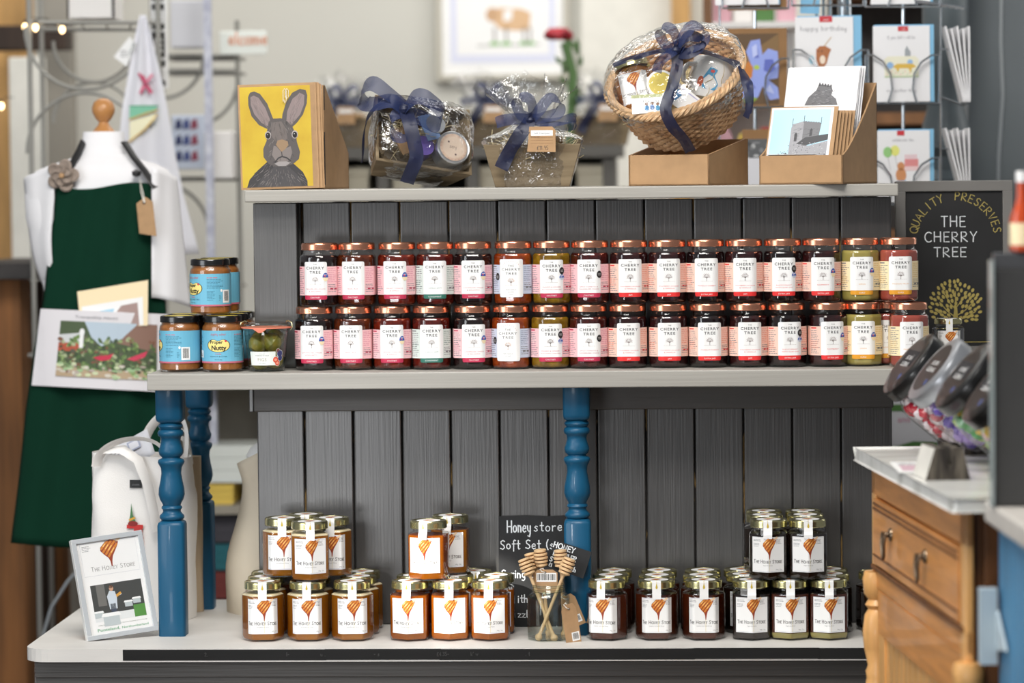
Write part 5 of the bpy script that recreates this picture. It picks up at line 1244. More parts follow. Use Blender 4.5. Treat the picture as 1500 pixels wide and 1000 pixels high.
for pts, ww, mt_, up_ in (
    ([(990, 74, .0), (975, 66, .01), (967, 48, .01), (975, 40, .01), (986, 46, .01), (993, 60, .005), (991, 74, 0)], .024, 'organza', (.5, .5, .6)),
    ([(991, 74, .0), (1000, 58, .01), (1014, 38, .01), (1030, 44, .01), (1030, 58, .01), (1012, 70, .01), (992, 76, .0)], .026, 'organza', (-.5, .5, .7)),
    ([(992, 76, .0), (1008, 78, .015), (1024, 70, .012), (1028, 58, .01), (1012, 52, .015), (1000, 60, .01), (992, 74, .0)], .022, 'organza_dark', (.0, .5, 1)),
    ([(990, 74, 0), (960, 76, -.015), (930, 84, -.03), (898, 96, -.045)], .010, 'organza_dark', (0, .4, 1)),
    ([(990, 74, 0), (1020, 74, -.03), (1055, 84, -.04), (1082, 96, -.035), (1094, 120, .0), (1098, 150, .01), (1092, 172, .0)], [.012, .014, .014, .016, .020, .020, .014], 'organza_dark', (-.6, .5, .7)),
    ([(988, 74, .01), (976, 82, .02), (966, 92, .02), (962, 106, .02)], .018, 'organza', (1, .2, 0)),
    ([(990, 74, .005), (992, 96, .01), (984, 130, .025), (975, 160, .038), (985, 185, .030), (1002, 205, .010), (1012, 222, -.010)], .021, 'organza_dark', (1, .1, -.1))):
    ribbon(m, loc_pts(pts, orgb, Y1), ww, mt_, up=up_, n=44)
m.lathe([(0, -.008), (.008, -.005), (.0100, 0), (.008, .005), (0, .008)], 'organza_dark', 12, M=Matrix.Translation(P(990, 74, Y1 - .004) - orgb)); m.build('ribbon_bow', t)
m = MB(); m.prism([(-.028, -.006), (.000, -.016), (.030, .004), (.002, .012)], 0, .0008, 'kraft'); m.build('gift_tag', t, loc=P(1001, 82, Y1 + .012) - orgb)

# --- church card box
t = thing('card_box', 'kraft card box with sloping sides holding church cards at the right end', 'box'); s_ = S(.235)
tiered_box(t, 128 * s_, .205, 42 * s_, 150 * s_, True); q = P(1173, 268, .235); t.location = (q.x, .228, TH); t.rotation_euler = (0, 0, math.radians(-21))
cb = t.matrix_world if False else Matrix.Translation(t.location) @ Matrix.Rotation(math.radians(-21), 4, 'Z')
def church(w_, h):
    a = Art(); X = lambda x: (x - .5) * w_; Z = lambda z: z * h; Q = lambda p: [(X(x), Z(z)) for x, z in p]
    a.rect(X(.05), Z(.03), X(.90), Z(.955), C('#b5dcee'), 0); a.rect(X(.0), 0, X(.0) + .0001, .001, 'card_white', 0)
    a.rect(X(.02), Z(0), X(.94), Z(.985), 'card_white', -1)
    st, sd, lt = C('#77777a'), C('#48484b'), C('#9c9ca0')
    a.poly(Q([(.34, .18), (.34, .66), (.36, .72), (.52, .765), (.52, .18)]), lt, 1); a.poly(Q([(.52, .18), (.52, .765), (.78, .735), (.76, .50), (.60, .46), (.60, .18)]), st, 1)
    for x, z in ((.355, .72), (.52, .765), (.775, .735)): a.line(Q([(x, z - .02), (x, z + .09)]), w_ * .008, sd, 2)
    for i in range(6): a.rect(X(.54 + i * .038), Z(.745 - i * .004), X(.56 + i * .038), Z(.768 - i * .004), st, 2)
    a.poly(Q([(.40, .44), (.44, .44), (.44, .56), (.42, .585), (.40, .56)]), sd, 2); a.poly(Q([(.62, .52), (.66, .53), (.66, .63), (.64, .65), (.62, .62)]), sd, 2)
    a.poly(Q([(.44, .40), (.56, .50), (.90, .555), (.90, .46), (.60, .38)]), sd, 3); a.poly(Q([(.42, .06), (.42, .38), (.60, .36), (.90, .445), (.90, .04)]), lt, 2)
    a.poly(Q([(.36, .10), (.44, .24), (.60, .22), (.66, .10)]), sd, 4); a.poly(Q([(.05, .03), (.05, .12), (.18, .16), (.30, .26), (.38, .18), (.36, .03)]), sd, 3)
    a.rect(X(.05), Z(.03), X(.90), Z(.08), st, 5); rr = random.Random(3)
    for i in range(260):
        x, z = rr.uniform(.08, .88), rr.uniform(.05, .42)
        if z > .12 + (x - .05) * .9: continue
        a.ell(X(x), Z(z), w_ * rr.uniform(.004, .012), h * rr.uniform(.004, .009), rr.choice((st, sd, lt, C('#bcbcc0'))), 6, n=6)
    for i in range(70): x, z = rr.uniform(.35, .74), rr.uniform(.45, .70); a.line(Q([(x, z), (x + .03, z + .006)]), h * .003, rr.choice((sd, st)), 2)
    return a
s_ = S(.24); cw = 104 * s_; chh = 98 * s_
def leaner(name, label, w_, h, off, tilt, mt, art=None, d=.0012, gr=None, rz=0):
    t = thing(name, label, 'card', group=gr); m = MB(); m.bx(-w_ / 2, w_ / 2, 0, d, 0, h, mt)
    if art: art.emit(m, plane_map(), base=.0003)
    m.build('card', t, sharp=0); q = cb @ Vector(off); t.location = q; t.rotation_euler = (math.radians(tilt), 0, math.radians(-21 + rz)); return t
ca = church(cw, chh); t = leaner('greeting_card', 'card of a grey church tower under blue sky, at the front of its box', cw, chh, (-.012, .014, .028), -22, 'kraft', ca)
for i in range(5): leaner('greeting_card', 'one of the sleeved kraft cards packed behind the church tower card', cw, chh * .98, (-.012 + .004 * (i + 1), .0135 + .008 * (i + 1), .022), -21, 'kraft', gr='kraft cards behind the church card')
m = MB()
t = thing('card_flap', 'pale lilac flap of card lying over the front lip of the church card box', 'card'); m.prism([(-.056, 0), (.040, 0), (.030, .014), (-.050, .012)], 0, .0008, 'paper_grey', axis='z'); m.build('flap', t); q = cb @ Vector((-.010, .0005, 42 * s_ + .0005)); t.location = q; t.rotation_euler = (math.radians(-12), 0, math.radians(-21)); t.location.z += .001
a = Art(); W2, H2 = 112 * s_, 150 * s_
zz0 = .052
a.poly([(-.030, .060 + zz0), (-.024, .076 + zz0), (-.010, .090 + zz0), (-.006, .102 + zz0), (.018, .098 + zz0), (.022, .088 + zz0), (.020, .080 + zz0), (.030, .072 + zz0), (.034, .060 + zz0)], C('#6a6a6d'), 0)
for i in range(5): a.rect(-.006 + i * .0055, .098 - i * .0008 + zz0, -.003 + i * .0055, .1045 - i * .001 + zz0, C('#6a6a6d'), 0)
rr = random.Random(6)
for i in range(60): x = rr.uniform(-.020, .024); z = rr.uniform(.062, .090) + zz0; a.line([(x, z), (x + .005, z + rr.uniform(-.002, .002))], .0005, rr.choice((C('#9c9ca0'), C('#48484b'))), 1)
leaner('greeting_card', 'large white card with a pencil castle, standing tall in the church card box', W2, H2, (-.004, .085, .040), -20, 'card_white', a)
for i in range(3): leaner('greeting_card', 'one of the white cards packed behind the castle card', W2, H2, (-.003 + .002 * i, .092 + .007 * i, .040), -19, 'card_white', gr='white cards behind the castle card')
# ================================================================ right: chalkboard, washstand, counter
mat('frame_grey', '#6e6c69', 0.5, var=.06, vs=(8, 8, 30)); mat('slate_black', '#131314', 0.45, var=.3, vs=(12, 12, 12)); mat('gold_paint', '#a8974f', 0.5)
YS = .47; s_ = S(YS); o = P(1400, 530, YS); o.z = MZ + .0005
t = thing('chalkboard_sign', 'large grey framed blackboard with a gold painted tree and chalk capitals', 'sign', o)
W_ = 171 * s_; topz = P(1400, 264, YS).z - o.z; H_ = topz; f_ = 15 * s_
m = MB()
for (x0, x1, z0, z1) in ((-W_ / 2, W_ / 2, 0, f_), (-W_ / 2, W_ / 2, H_ - f_ * 1.05, H_), (-W_ / 2, -W_ / 2 + f_, f_, H_ - f_), (W_ / 2 - f_, W_ / 2, f_, H_ - f_)): m.bx(x0, x1, 0, .018, z0, z1, 'frame_grey')
m.build('frame', t, bevel=.0015)
m = MB(); m.bx(-W_ / 2 + f_, W_ / 2 - f_, .006, .012, f_, H_ - f_, 'slate_black'); a = Art()
k = lambda px, py: ((px - 1400) * s_, H_ - (py - 264) * s_)
c0 = k(1402, 348); word = 'QUALITY PRESERVES'
for i, ch in enumerate(word):
    ang = math.radians(167 - i * 9.5 - (5 if i > 7 else 0)); r_ = 56 * s_
    a.hand(ch, c0[0] + r_ * math.cos(ang), c0[1] + r_ * math.sin(ang), .0150, 'gold_paint', .0017, 1, rot=ang - PI / 2, align='c', wob=0)
for wd, x, y, h, sx in (('THE', 1401, 331, .0195, 1.0), ('CHERRY', 1397, 353, .0185, 1.05), ('TREE', 1396, 375, .0175, 1.12)): q = k(x, y); a.hand(wd, q[0], q[1], h, 'chalk_white', .0019, 1, align='c', sx=sx, sp=.24)
q = k(1401, 472); tr = 'gold_paint'
a.poly([(q[0] - .006, q[1]), (q[0] + .005, q[1]), (q[0] + .003, q[1] + .030), (q[0] - .002, q[1] + .030)], tr, 1)
br = [(0, .0, 0, .06), (-.001, .012, -.030, .040), (.001, .014, .034, .040), (0, .026, -.022, .058), (.001, .03, .022, .060), (-.002, .006, -.036, .024), (.002, .006, .038, .022)]
for (xa, za, xb_, zb_) in br: a.line([(q[0] + xa, q[1] + za), (q[0] + (xa + xb_) / 2, q[1] + (za + zb_) / 2 - .003), (q[0] + xb_, q[1] + zb_)], .0017, tr, 1)
rr = random.Random(12); placed = []
for i in range(1500):
    x, z = rr.uniform(-.049, .050), rr.uniform(.0, .082)
    if (x / .049) ** 2 + ((z - .034) / .047) ** 2 > 1 or (abs(x) < .008 and z < .03) or (z < .004): continue
    if any((x - p_) ** 2 + (z - r2) ** 2 < .0066 ** 2 for p_, r2 in placed): continue
    placed.append((x, z)); an = math.atan2(z - .005, x); a.ell(q[0] + x, q[1] + z, .0042, .0028, tr, 2, rot=an, n=8)
a.rect(q[0] - .005, k(0, 500)[1], W_ / 2 - f_ - .004, k(0, 499)[1], tr, 1)
a.emit(m, plane_map((0, .006, 0))); m.build('slate', t, sharp=0)
t.rotation_euler = (math.radians(-3), 0, math.radians(2))
hp = put(lambda: honey_proto(KH['dark'], False), 'hdarkFalse', (P(1391, 500, .30).x, .30, MZ + .0005), 0, 'small dark honey jar alone on the shelf before the large blackboard', 'small honey jars'); hp.scale = (.78, .78, .80)
hp.location.x = P(1391, 500, .30).x; hp.location.y = .33
# --- pine washstand with marble top
mat('marble', '#e4e4e0', 0.25, col2='#bdbcb6', vs=(5, 14, 9), thr=(.45, .75), coat=.3); mat('pine', '#d08e4c', 0.45, var=.16, vs=(40, 6, 60), coat=.15); mat('pine_light', '#e0aa68', 0.45, var=.12, vs=(50, 50, 6), coat=.15)
mat('pine_dark', '#6b4220', 0.6, var=.2, vs=(40, 40, 6)); mat('brass_old', '#7a6a58', 0.3, metal=.9); mat('counter_blue', '#4a86ad', 0.5, var=.12, vs=(12, 12, 2)); mat('counter_top', '#c4bfb8', 0.5, var=.05)
A_ = P(1252, 657, -.30); zW = A_.z; B_ = PZ(1397, 731, zW); dr = (A_ - B_); Lw = dr.length; ang = math.atan2(dr.y, dr.x)
t = thing('washstand', 'pine washstand with white marble top, fluted door and two drop handles', 'cabinet', (B_.x, B_.y, 0), ang - PI / 2)
# local axes: +y runs along the front to the far end, +x goes into the cabinet (to the right), front face at x = .02
m = MB(); pts = [(0, 0), (.47, 0), (.47, Lw), (0, Lw)]; m.prism([(0, 0), (.47, 0), (.47, Lw), (0, Lw)], zW - .019, zW, 'marble', axis='z'); m.build('marble_top', t, bevel=.003)
z0 = zW - .019; fx = .022; e0, e1 = .030, Lw - .035
m = MB(); m.bx(fx + .012, .455, e0 + .02, e1, .10, z0 - .0005, 'pine_dark'); m.bx(fx, fx + .012, e0, e1, z0 - .052, z0 - .0006, 'pine')
m.bx(fx, fx + .012, e0, e0 + .035, .1, z0 - .0006, 'pine_light'); m.bx(fx, fx + .012, e1 - .030, e1, z0 - .175, z0 - .0006, 'pine_light')
m.bx(fx + .001, fx + .0125, e0, e1, z0 - .205, z0 - .170, 'pine'); m.bx(fx - .004, fx + .001, e0 + .01, e1 - .01, z0 - .174, z0 - .166, 'pine_dark')
m.build('carcass', t, bevel=.002)
m = MB(); m.bx(fx - .003, fx + .011, e0 + .037, e1 - .032, z0 - .163, z0 - .056, 'pine')
for z in (z0 - .064, z0 - .072, z0 - .148): m.tube([(fx - .003, e0 + .04, z), (fx - .003, e1 - .035, z)], .0022, 'pine_dark', 6)
dwr = m.build('drawer', t, bevel=.002)
for i, px in enumerate((1299, 1349)):
    yy = [Lw * .80, Lw * .28][i]
    # solve along the front for the pixel column
    best = min((abs(PX(t.matrix_basis @ Vector((fx - .01, u / 200 * Lw, z0 - .1)))[0] - px), u / 200 * Lw) for u in range(201))[1] if False else None
    lo_, hi_ = 0, Lw
    Mw = Matrix.Translation((B_.x, B_.y, 0)) @ Matrix.Rotation(ang - PI / 2, 4, 'Z')
    for _ in range(40):
        mid = (lo_ + hi_) / 2
        if PX(Mw @ Vector((fx - .01, mid, z0 - .1)))[0] > px: lo_ = mid
        else: hi_ = mid
    m = MB(); M = Matrix.Translation((fx - .003, mid, z0 - .098))
    for dz in (0,): m.lathe([(0, -.0005), (.011, 0), (.010, .003), (.005, .005), (.004, .012), (.006, .015), (0, .017)], 'brass_old', 16, M=M @ Matrix.Rotation(-PI / 2, 4, 'Y'))
    m.tube([(-.012, -.012, 0), (-.014, -.011, -.014), (-.013, -.006, -.032), (-.013, 0, -.038), (-.013, .006, -.032), (-.014, .011, -.014), (-.012, .012, 0)], .0026, 'brass_old', 8, M=M)
    m.tube([(-.012, -.014, 0), (-.012, .014, 0)], .0028, 'brass_old', 8, M=M); m.build('handle', dwr)
m = MB(); yd0, yd1 = e0 + .036, e1 - .055
m.bx(fx, fx + .012, yd0, yd1, z0 - .275, z0 - .205, 'pine'); m.bx(fx + .001, fx + .012, yd0, yd0 + .05, .12, z0 - .275, 'pine_light'); m.bx(fx + .001, fx + .012, yd1 - .05, yd1, .12, z0 - .275, 'pine_light')
y = yd0 + .055
while y < yd1 - .055: m.bx(fx + .005, fx + .013, y, y + .040, .12, z0 - .275, 'pine_light'); y += .046
m.bx(fx + .0128, fx + .0135, yd0, yd1, .12, z0 - .27, 'pine_dark'); m.build('door', t, bevel=.0025)
for yy, zz0, mt_ in ((e1 - .020, z0 - .178, 'pine_light'), (e0 + .0, z0 - .215, 'pine_light')):
    m = MB(); T_ = zz0; m.lathe([(.016, .1), (.019, .12), (.016, .14), (.016, T_ - .19), (.019, T_ - .185), (.017, T_ - .175), (.019, T_ - .165), (.015, T_ - .155), (.0215, T_ - .125), (.0235, T_ - .10), (.020, T_ - .072), (.014, T_ - .062), (.019, T_ - .055), (.014, T_ - .046), (.021, T_ - .036), (.023, T_ - .012), (.020, T_)], mt_, 24, M=Matrix.Translation((fx + .004, yy, 0)))
    m.build('turned_column', t)
m = MB(); m.bx(.05, .44, e0 + .004, e0 + .02, .10, z0 - .001, 'pine_dark'); m.bx(.24, .38, e0 - .012, e0 + .004, z0 - .16, z0 - .05, 'pine'); m.build('side_panel', t, bevel=.002)
# --- blue counter
C0 = PZ(1428, 729, zW - .001); C1 = PZ(1500, 777, zW - .001); dd = (C1 - C0).normalized(); ang2 = math.atan2(-dd.y, -dd.x)
t = thing('counter', 'pale topped counter with blue plank sides at the right edge of the shop', 'counter', (C0.x + .01, C0.y - .03, 0), ang2 - PI / 2)
m = MB(); m.bx(0, .5, -1.0, -.0, zW - .031, zW - .001, 'counter_top'); m.build('worktop', t, bevel=.004)
m = MB()
for i in range(8): m.bx(.018, .034, -.125 * i - .135, -.125 * i - .012, .02, zW - .0315, 'counter_blue')
m.bx(.034, .48, -.99, -.012, .02, zW - .0315, 'counter_blue'); m.build('plank_side', t, bevel=.003)
mat('pale_blue', '#b5c3ca', .5); m = MB(); m.bx(-.012, .012, -.040, -.020, zW - .225, zW - .120, 'pale_blue'); m.prism([(-.04, zW - .15), (-.115, zW - .195), (-.04, zW - .205)], .010, .014, 'pale_blue', axis='x'); m.build('bracket', t)
CW = Matrix.Translation((C0.x, C0.y, 0)) @ Matrix.Rotation(ang2 - PI / 2, 4, 'Z')
# dark screen on the counter, with clear edge
mat('screen_dark', '#3c3c3c', 0.35, var=.05); mat('screen_band', '#46474a', .3); mat('acrylic_edge', '#8f9a9a', 0.2)
p0 = P(1452, 724, -1.22); t = thing('till_screen', 'dark upright panel with a clear acrylic edge standing on the blue counter', 'screen', (p0.x, -1.22, zW - .0005)); hs = P(1452, 370, -1.22).z - zW
m = MB(); m.bx(.004, .30, 0, .02, 0, hs - .022, 'screen_dark'); m.bx(.004, .30, -.001, .021, hs - .022, hs, 'screen_band'); m.build('panel', t, bevel=.002)
m = MB(); m.bx(0, .0035, -.012, .03, 0, hs - .01, 'acrylic_edge'); m.build('clear_edge', t)
mat('sauce', '#b8431a', .2, coat=.5); t = thing('sauce_bottle', 'orange sauce bottle with a cream label on top of the dark panel', 'bottle', P(1497, 368, -1.21)); t.location.z = zW + hs; t.location.y = -1.21
m = MB(); m.lathe([(.012, 0), (.0165, .003), (.0165, .045), (.010, .062), (.007, .075), (.007, .095)], 'sauce', 24); m.build('bottle_body', t)
m = MB(); m.lathe([(.0168, .010), (.0168, .040)], 'paper_cream', 24, cap=False); m.build('label', t); m = MB(); m.lathe([(.008, .095), (.008, .110), (0, .110)], 'paper_white', 16); m.build('cap', t)
mat('red_plastic', '#a81226', .35, coat=.3); t = thing('cash_card_reader', 'red and grey gadget on the blue counter at the right edge', 'gadget', PZ(1500, 735, zW) + Vector((0, -.05, 0))); m = MB(); m.prism([(-.004, 0), (.05, 0), (.05, .085), (.016, .080)], 0, .03, 'red_plastic'); m.build('body', t, bevel=.003)
m = MB(); m.tube([(.008, .01, .075), (-.004, .01, .090), (.002, .01, .105), (.02, .01, .11)], .004, 'acrylic_edge', 8); m.build('clasp', t)
# --- sweet jars lying at a slant on rustic blocks
mat('lid_black', '#0d0d0e', .3, coat=.3); mat('lid_silver', '#a3a6ab', .3, metal=.7); mat('sticker_dark', '#121214', .3); glassy('plastic_jar', '#ffffff', 1.5, .03, boost=1.0)
for n_, c_ in (('sweet_red', '#c2243a'), ('sweet_white', '#e9dfe2'), ('sweet_violet', '#5a3fa0'), ('sweet_lilac', '#a58cc9'), ('sweet_green', '#3f9a4c'), ('sweet_lime', '#a3c455'), ('sweet_pink', '#d98aa4'), ('sweet_gold', '#d4ae3c')): mat(n_, c_, .25, coat=.6)
nrm = Vector((-.74, -.13, .62)).normalized(); xa = Vector((.62, .1, .78)); xa = (xa - nrm * xa.dot(nrm)).normalized(); ya = nrm.cross(xa)
MR = Matrix((xa, ya, nrm)).transposed().to_4x4()
jd = [(1328, 530, -.30, 'lid_black', ('sweet_red', 'sweet_white'), 'sweet jar of red and white sweets with black lid, leftmost of the slanted row'),
      (1366, 538, -.45, 'lid_silver', ('sweet_violet', 'sweet_lilac'), 'sweet jar of purple sweets with silver lid, second in the slanted row'),
      (1406, 548, -.60, 'lid_black', ('sweet_green', 'sweet_lime', 'sweet_gold'), 'sweet jar of green sweets with black lid, third in the slanted row'),
      (1447, 566, -.75, 'lid_black', ('sweet_pink', 'sweet_lime', 'sweet_gold'), 'sweet jar with black lid, last of the slanted row beside the dark panel')]
for qi, (px, py, Y, lm, sw, lab) in enumerate(jd):
    q = P(px, py, Y); t = thing('sweet_jar', lab, 'jar', q, group='slanted sweet jars'); t.rotation_euler = MR.to_euler(); t.scale = (1.08, 1.08, 1.08)
    m = MB(); m.lathe([(.0, 0), (.050, 0), (.0575, -.003), (.059, -.006), (.059, -.024), (.057, -.026), (0, -.026)][::-1], lm, 40); m.build('lid', t)
    a = Art(); a.ell(0, 0, .043, .043, 'sticker_dark', 0, n=28); a.rect(-.006, -.034, .022, .036, C('#1c1c20') if lm == 'lid_black' else 'sticker_dark', 1)
    a.text('JAR OF', 0.012, .0, .008, 'paper_white', 2, rot=PI / 2 * 1, width=.034); a.text('SWEETS', 0.000, .0, .008, 'paper_white', 2, rot=PI / 2, width=.040); a.ell(-.026, -.022, .006, .006, C('#3d4a78'), 1)
    m = MB(); a.emit(m, plane_map((0, 0, .0), (1, 0, 0), (0, 1, 0))); m.build('sticker', t)
    m = MB(); m.lathe([(.050, -.026), (.052, -.032), (.062, -.044), (.064, -.060), (.064, -.118), (.058, -.130), (.040, -.134), (0, -.134)][::-1], 'plastic_jar', 40, cap=False); m.build('jar_body', t)
    m = MB(); rr = random.Random(qi + 3)
    for k_ in range(130):
        a_ = rr.uniform(0, 2 * PI); r_ = .053 * math.sqrt(rr.uniform(.55, 1)); z_ = rr.uniform(-.125, -.036)
        M = Matrix.Translation((r_ * math.cos(a_), r_ * math.sin(a_), z_)) @ Matrix.Rotation(rr.uniform(0, 6), 4, 'X') @ Matrix.Rotation(rr.uniform(0, 6), 4, 'Z')
        c_ = rr.choice(sw); m.lathe([(0, -.013), (.0085, -.007), (.0105, 0), (.0085, .007), (0, .013)], c_, 8, M=M)
        m.prism([(-.001, .010), (.001, .010), (.006, .017), (-.006, .017)], -.001, .001, c_, M=M)
    ss = m.build('sweets', t); ss['kind'] = 'stuff'
mat('rustic', '#241f1b', .9, col2='#5c554b', vs=(90, 90, 12), bump=.5, thr=(.4, .6)); mat('rustic_white', '#cfccc4', .8, var=.08)
q = PZ(1392, 703, zW); t = thing('rustic_block', 'notched weathered wooden block propping up the sweet jars', 'block', (q.x, q.y, zW + .0004), math.radians(7)); s_ = S(q.y)
m = MB(); bh_ = 46 * s_; m.prism([(-.036, 0), (.030, 0), (.018, bh_), (.004, bh_), (.004, bh_ * .45), (-.006, bh_ * .45), (-.006, bh_), (-.022, bh_)], 0, .10, 'rustic'); m.build('block', t, bevel=.001)
m = MB(); m.add([(-.0362, .0005, 0), (-.0362, .10, 0), (-.0222, .10, bh_), (-.0222, .0005, bh_)], [(0, 1, 2, 3)], 'rustic_white'); m.build('painted_side', t)
t = thing('jar_rack', 'slanted wooden cradle under the sweet jars', 'rack', (0, 0, 0)); m = MB()
for (px, py, Y, *_r) in jd:
    q = P(px, py, Y) - nrm * .095; m.tube([Vector((q.x - .02, q.y, max(zW + .008, q.z - .075))), Vector((q.x + .06, q.y, max(zW + .008, q.z - .075)))], .007, 'rustic', 8)
m.build('cradle_bar', t)
t = thing('leaflet', 'small printed leaflet lying on the marble top', 'leaflet', PZ(1337, 684, zW) + Vector((0, 0, .0006))); m = MB(); m.prism([(-.028, -.10), (.030, -.10), (.025, .08), (-.030, .08)], 0, .0005, 'paper_white', axis='z'); a = Art(); a.rect(-.020, -.07, .015, .02, C('#c9a9b4'), 0); a.para(-.02, .06, .02, 4, .012, .004, GREY, 0); a.emit(m, plane_map((0, 0, .0005), (1, 0, 0), (0, 1, 0))); m.build('sheet', t)
# ================================================================ behind: card spinner, posts, wall, mannequin, racks
mat('chrome', '#b9bfc4', .2, metal=.9); mat('env_blue', '#7fb9dc', .6); mat('tag_red', '#c4232e', .5); mat('wood_shelf', '#7c5431', .6, var=.2)
YC = 1.10; sC = S(YC); base = P(1240, 262, YC)
sp = thing('card_spinner', 'chrome wire card spinner stand behind the top shelf', 'display rack', (P(1240, 100, YC).x, YC + .02, 0))
so = sp.location.copy()
def W(px, py, d=0.0): return P(px, py, YC - d) - so
m = MB(); wr = .0022
for px in (1106, 1323): m.tube([W(px, -40), W(px, 420)], .0035, 'chrome', 8)
for px in (1054, 1378): m.tube([W(px, -40), W(px, 300)], wr, 'chrome', 6)
for px in (1196, 1206, 1216): m.tube([W(px, -40, -.1), W(px, 30, -.1)], .003, 'chrome', 6)
m.tube([Vector((0, .05, .03)), Vector((0, .05, 2.0))], .015, 'chrome', 12)
m.build('frame_post', sp)
def pocket(x0, x1, y0, y1, row):
    m = MB(); d = .03
    m.tube([W(x0, y1, d), W(x1, y1, d)], wr, 'chrome', 6); m.tube([W(x0, y1, 0), W(x0, y1, d)], wr, 'chrome', 6); m.tube([W(x1, y1, 0), W(x1, y1, d)], wr, 'chrome', 6)
    ym = y0 + (y1 - y0) * .38
    for sg, xx in ((1, x0), (-1, x1)):
        w_ = (x1 - x0); pts = []
        pts = [W(xx, ym, d), W(xx + sg * w_ * .10, ym, d), W(xx + sg * w_ * .24, ym + (y1 - ym) * .14, d), W(xx + sg * w_ * .34, ym + (y1 - ym) * .38, d), W(xx + sg * w_ * .36, ym + (y1 - ym) * .7, d), W(xx + sg * w_ * .30, y1, d)]
        m.tube(pts, wr, 'chrome', 6); m.tube([W(xx, ym, d), W(xx, y1, d)], wr, 'chrome', 6)
    m.build('wire_pocket', sp)
for x0, x1, y0, y1 in ((1058, 1155, 42, 157), (1162, 1272, 25, 152), (1268, 1376, 37, 152), (1268, 1376, 190, 300), (1058, 1155, 185, 300), (1058, 1155, -110, 12), (1268, 1376, -110, 10), (1160, 1265, -110, 8)): pocket(x0, x1, y0, y1, 0)
m = MB()
for y0 in (72, 218): m.tube([W(1378, y0, .03), W(1378, y0, .0), W(1417, y0 + 1, 0), W(1417, y0 + 80, 0), W(1411, y0 + 82, 0), W(1378, y0 + 70, 0)], wr, 'chrome', 6); m.build('side_pocket', sp); m = MB()
m.tube([W(1342, 2, .02), W(1412, 12, .02)], .004, 'chrome', 6); m.build('side_pocket', sp)
def pcard(name, label, x0, x1, y0, y1, d, mt, art=None, rot=0, env=0, group=None):
    q = P((x0 + x1) / 2, y1, YC - d); t = thing(name, label, 'card', q, group=group); w_, h = (x1 - x0) * sC, (y1 - y0) * sC
    m = MB(); m.bx(-w_ / 2, w_ / 2, 0, .0015, 0, h, mt)
    if art: art(w_, h).emit(m, plane_map(), base=.0004)
    m.build('card', t, sharp=0)
    if env: m = MB(); m.bx(-w_ / 2 + env * sC * .3, w_ / 2 + env * sC, .003, .0045 + abs(env) * .0004, .0, h + 2 * sC, 'env_blue'); m.build('envelope', t)
    t.rotation_euler = (math.radians(-3), math.radians(rot), 0); return t
def iris(w_, h):
    a = Art(); Q = lambda p: [((x - .5) * w_, z * h) for x, z in p]
    a.rect(-w_ * .5, h * .03, w_ * .36, h * .93, C('#5b4326'), 0); a.poly(Q([(.0, .55), (.4, .70), (.86, .93), (.86, .6), (.3, .35)]), C('#7d6038'), 0 + 1)
    pl, pd = C('#8f9fe0'), C('#5866b8')
    a.poly(Q([(.38, .55), (.30, .70), (.38, .84), (.54, .86), (.58, .66), (.68, .74), (.84, .70), (.86, .50), (.84, .36), (.68, .34), (.84, .24), (.86, .10), (.70, .08), (.58, .26), (.50, .12), (.28, .06), (.10, .14), (.02, .28), (.16, .38), (.30, .42)]), pl, 2); a.poly(Q([(.02, .30), (.10, .44), (.04, .60), (.00, .60)]), pl, 3); a.poly(Q([(.42, .62), (.40, .76), (.48, .80), (.50, .66)]), C('#b9c3ee'), 4); a.poly(Q([(.62, .20), (.70, .28), (.78, .16)]), C('#b9c3ee'), 4)
    a.poly(Q([(.62, .60), (.76, .60), (.80, .48), (.70, .42), (.60, .46)]), pd, 3); a.poly(Q([(.14, .24), (.30, .18), (.46, .24), (.36, .34)]), pd, 3); a.poly(Q([(.44, .62), (.50, .74), (.52, .62)]), pd, 3)
    a.poly(Q([(.24, .52), (.34, .58), (.42, .50), (.40, .38), (.32, .32), (.26, .40)]), C('#c2772c'), 4); a.ell(-.02 * w_, .50 * h, w_ * .05, h * .03, C('#a9bf4a'), 5); a.poly(Q([(.22, .10), (.34, .14), (.50, .10), (.40, .05), (.26, .05)]), C('#7f9a2c'), 4); a.poly(Q([(.0, .40), (.12, .62), (.18, .48), (.08, .34)]), pl, 3)
    return a
def bear(w_, h):
    a = Art(); Q = lambda p: [((x - .5) * w_, z * h) for x, z in p]
    a.hand('happy birthday', 0, h * .84, h * .055, C('#8c8c92'), h * .006, 1, align='c', sx=1.2); a.rect(-w_ * .08, h * .94, w_ * .14, h * 1.01, 'tag_red', 1); a.text('card', w_ * .03, h * .957, h * .025, 'paper_white', 2)
    a.poly(Q([(.36, .62), (.42, .66), (.52, .66), (.62, .62), (.58, .56), (.54, .46), (.50, .42), (.40, .42), (.36, .50)]), C('#a9683c'), 1); a.ell(-.03 * w_, .50 * h, w_ * .05, h * .05, C('#ead8c4'), 2); a.line(Q([(.50, .66), (.62, .76)]), w_ * .012, C('#b58a3c'), 2)
    for x, z in ((.40, .60), (.46, .60)): a.ell((x - .5) * w_, z * h, w_ * .012, w_ * .012, C('#222222'), 3)
    a.rect(-w_ * .13, h * .34, w_ * .06, h * .38, C('#3f9a5c'), 1); a.rect(-w_ * .13, h * .30, w_ * .07, h * .34, C('#e0a83c'), 1); a.rect(-w_ * .15, h * .26, w_ * .09, h * .30, C('#5c9a4c'), 1)
    a.ell(-w_ * .22, h * .50, w_ * .045, h * .05, C('#a3cfe0'), 1); a.ell(w_ * .17, h * .36, w_ * .045, h * .05, C('#e6d34a'), 1); a.line(Q([(.28, .45), (.31, .36)]), w_ * .005, GREY, 1); a.line(Q([(.67, .31), (.63, .24)]), w_ * .005, GREY, 1)
    return a
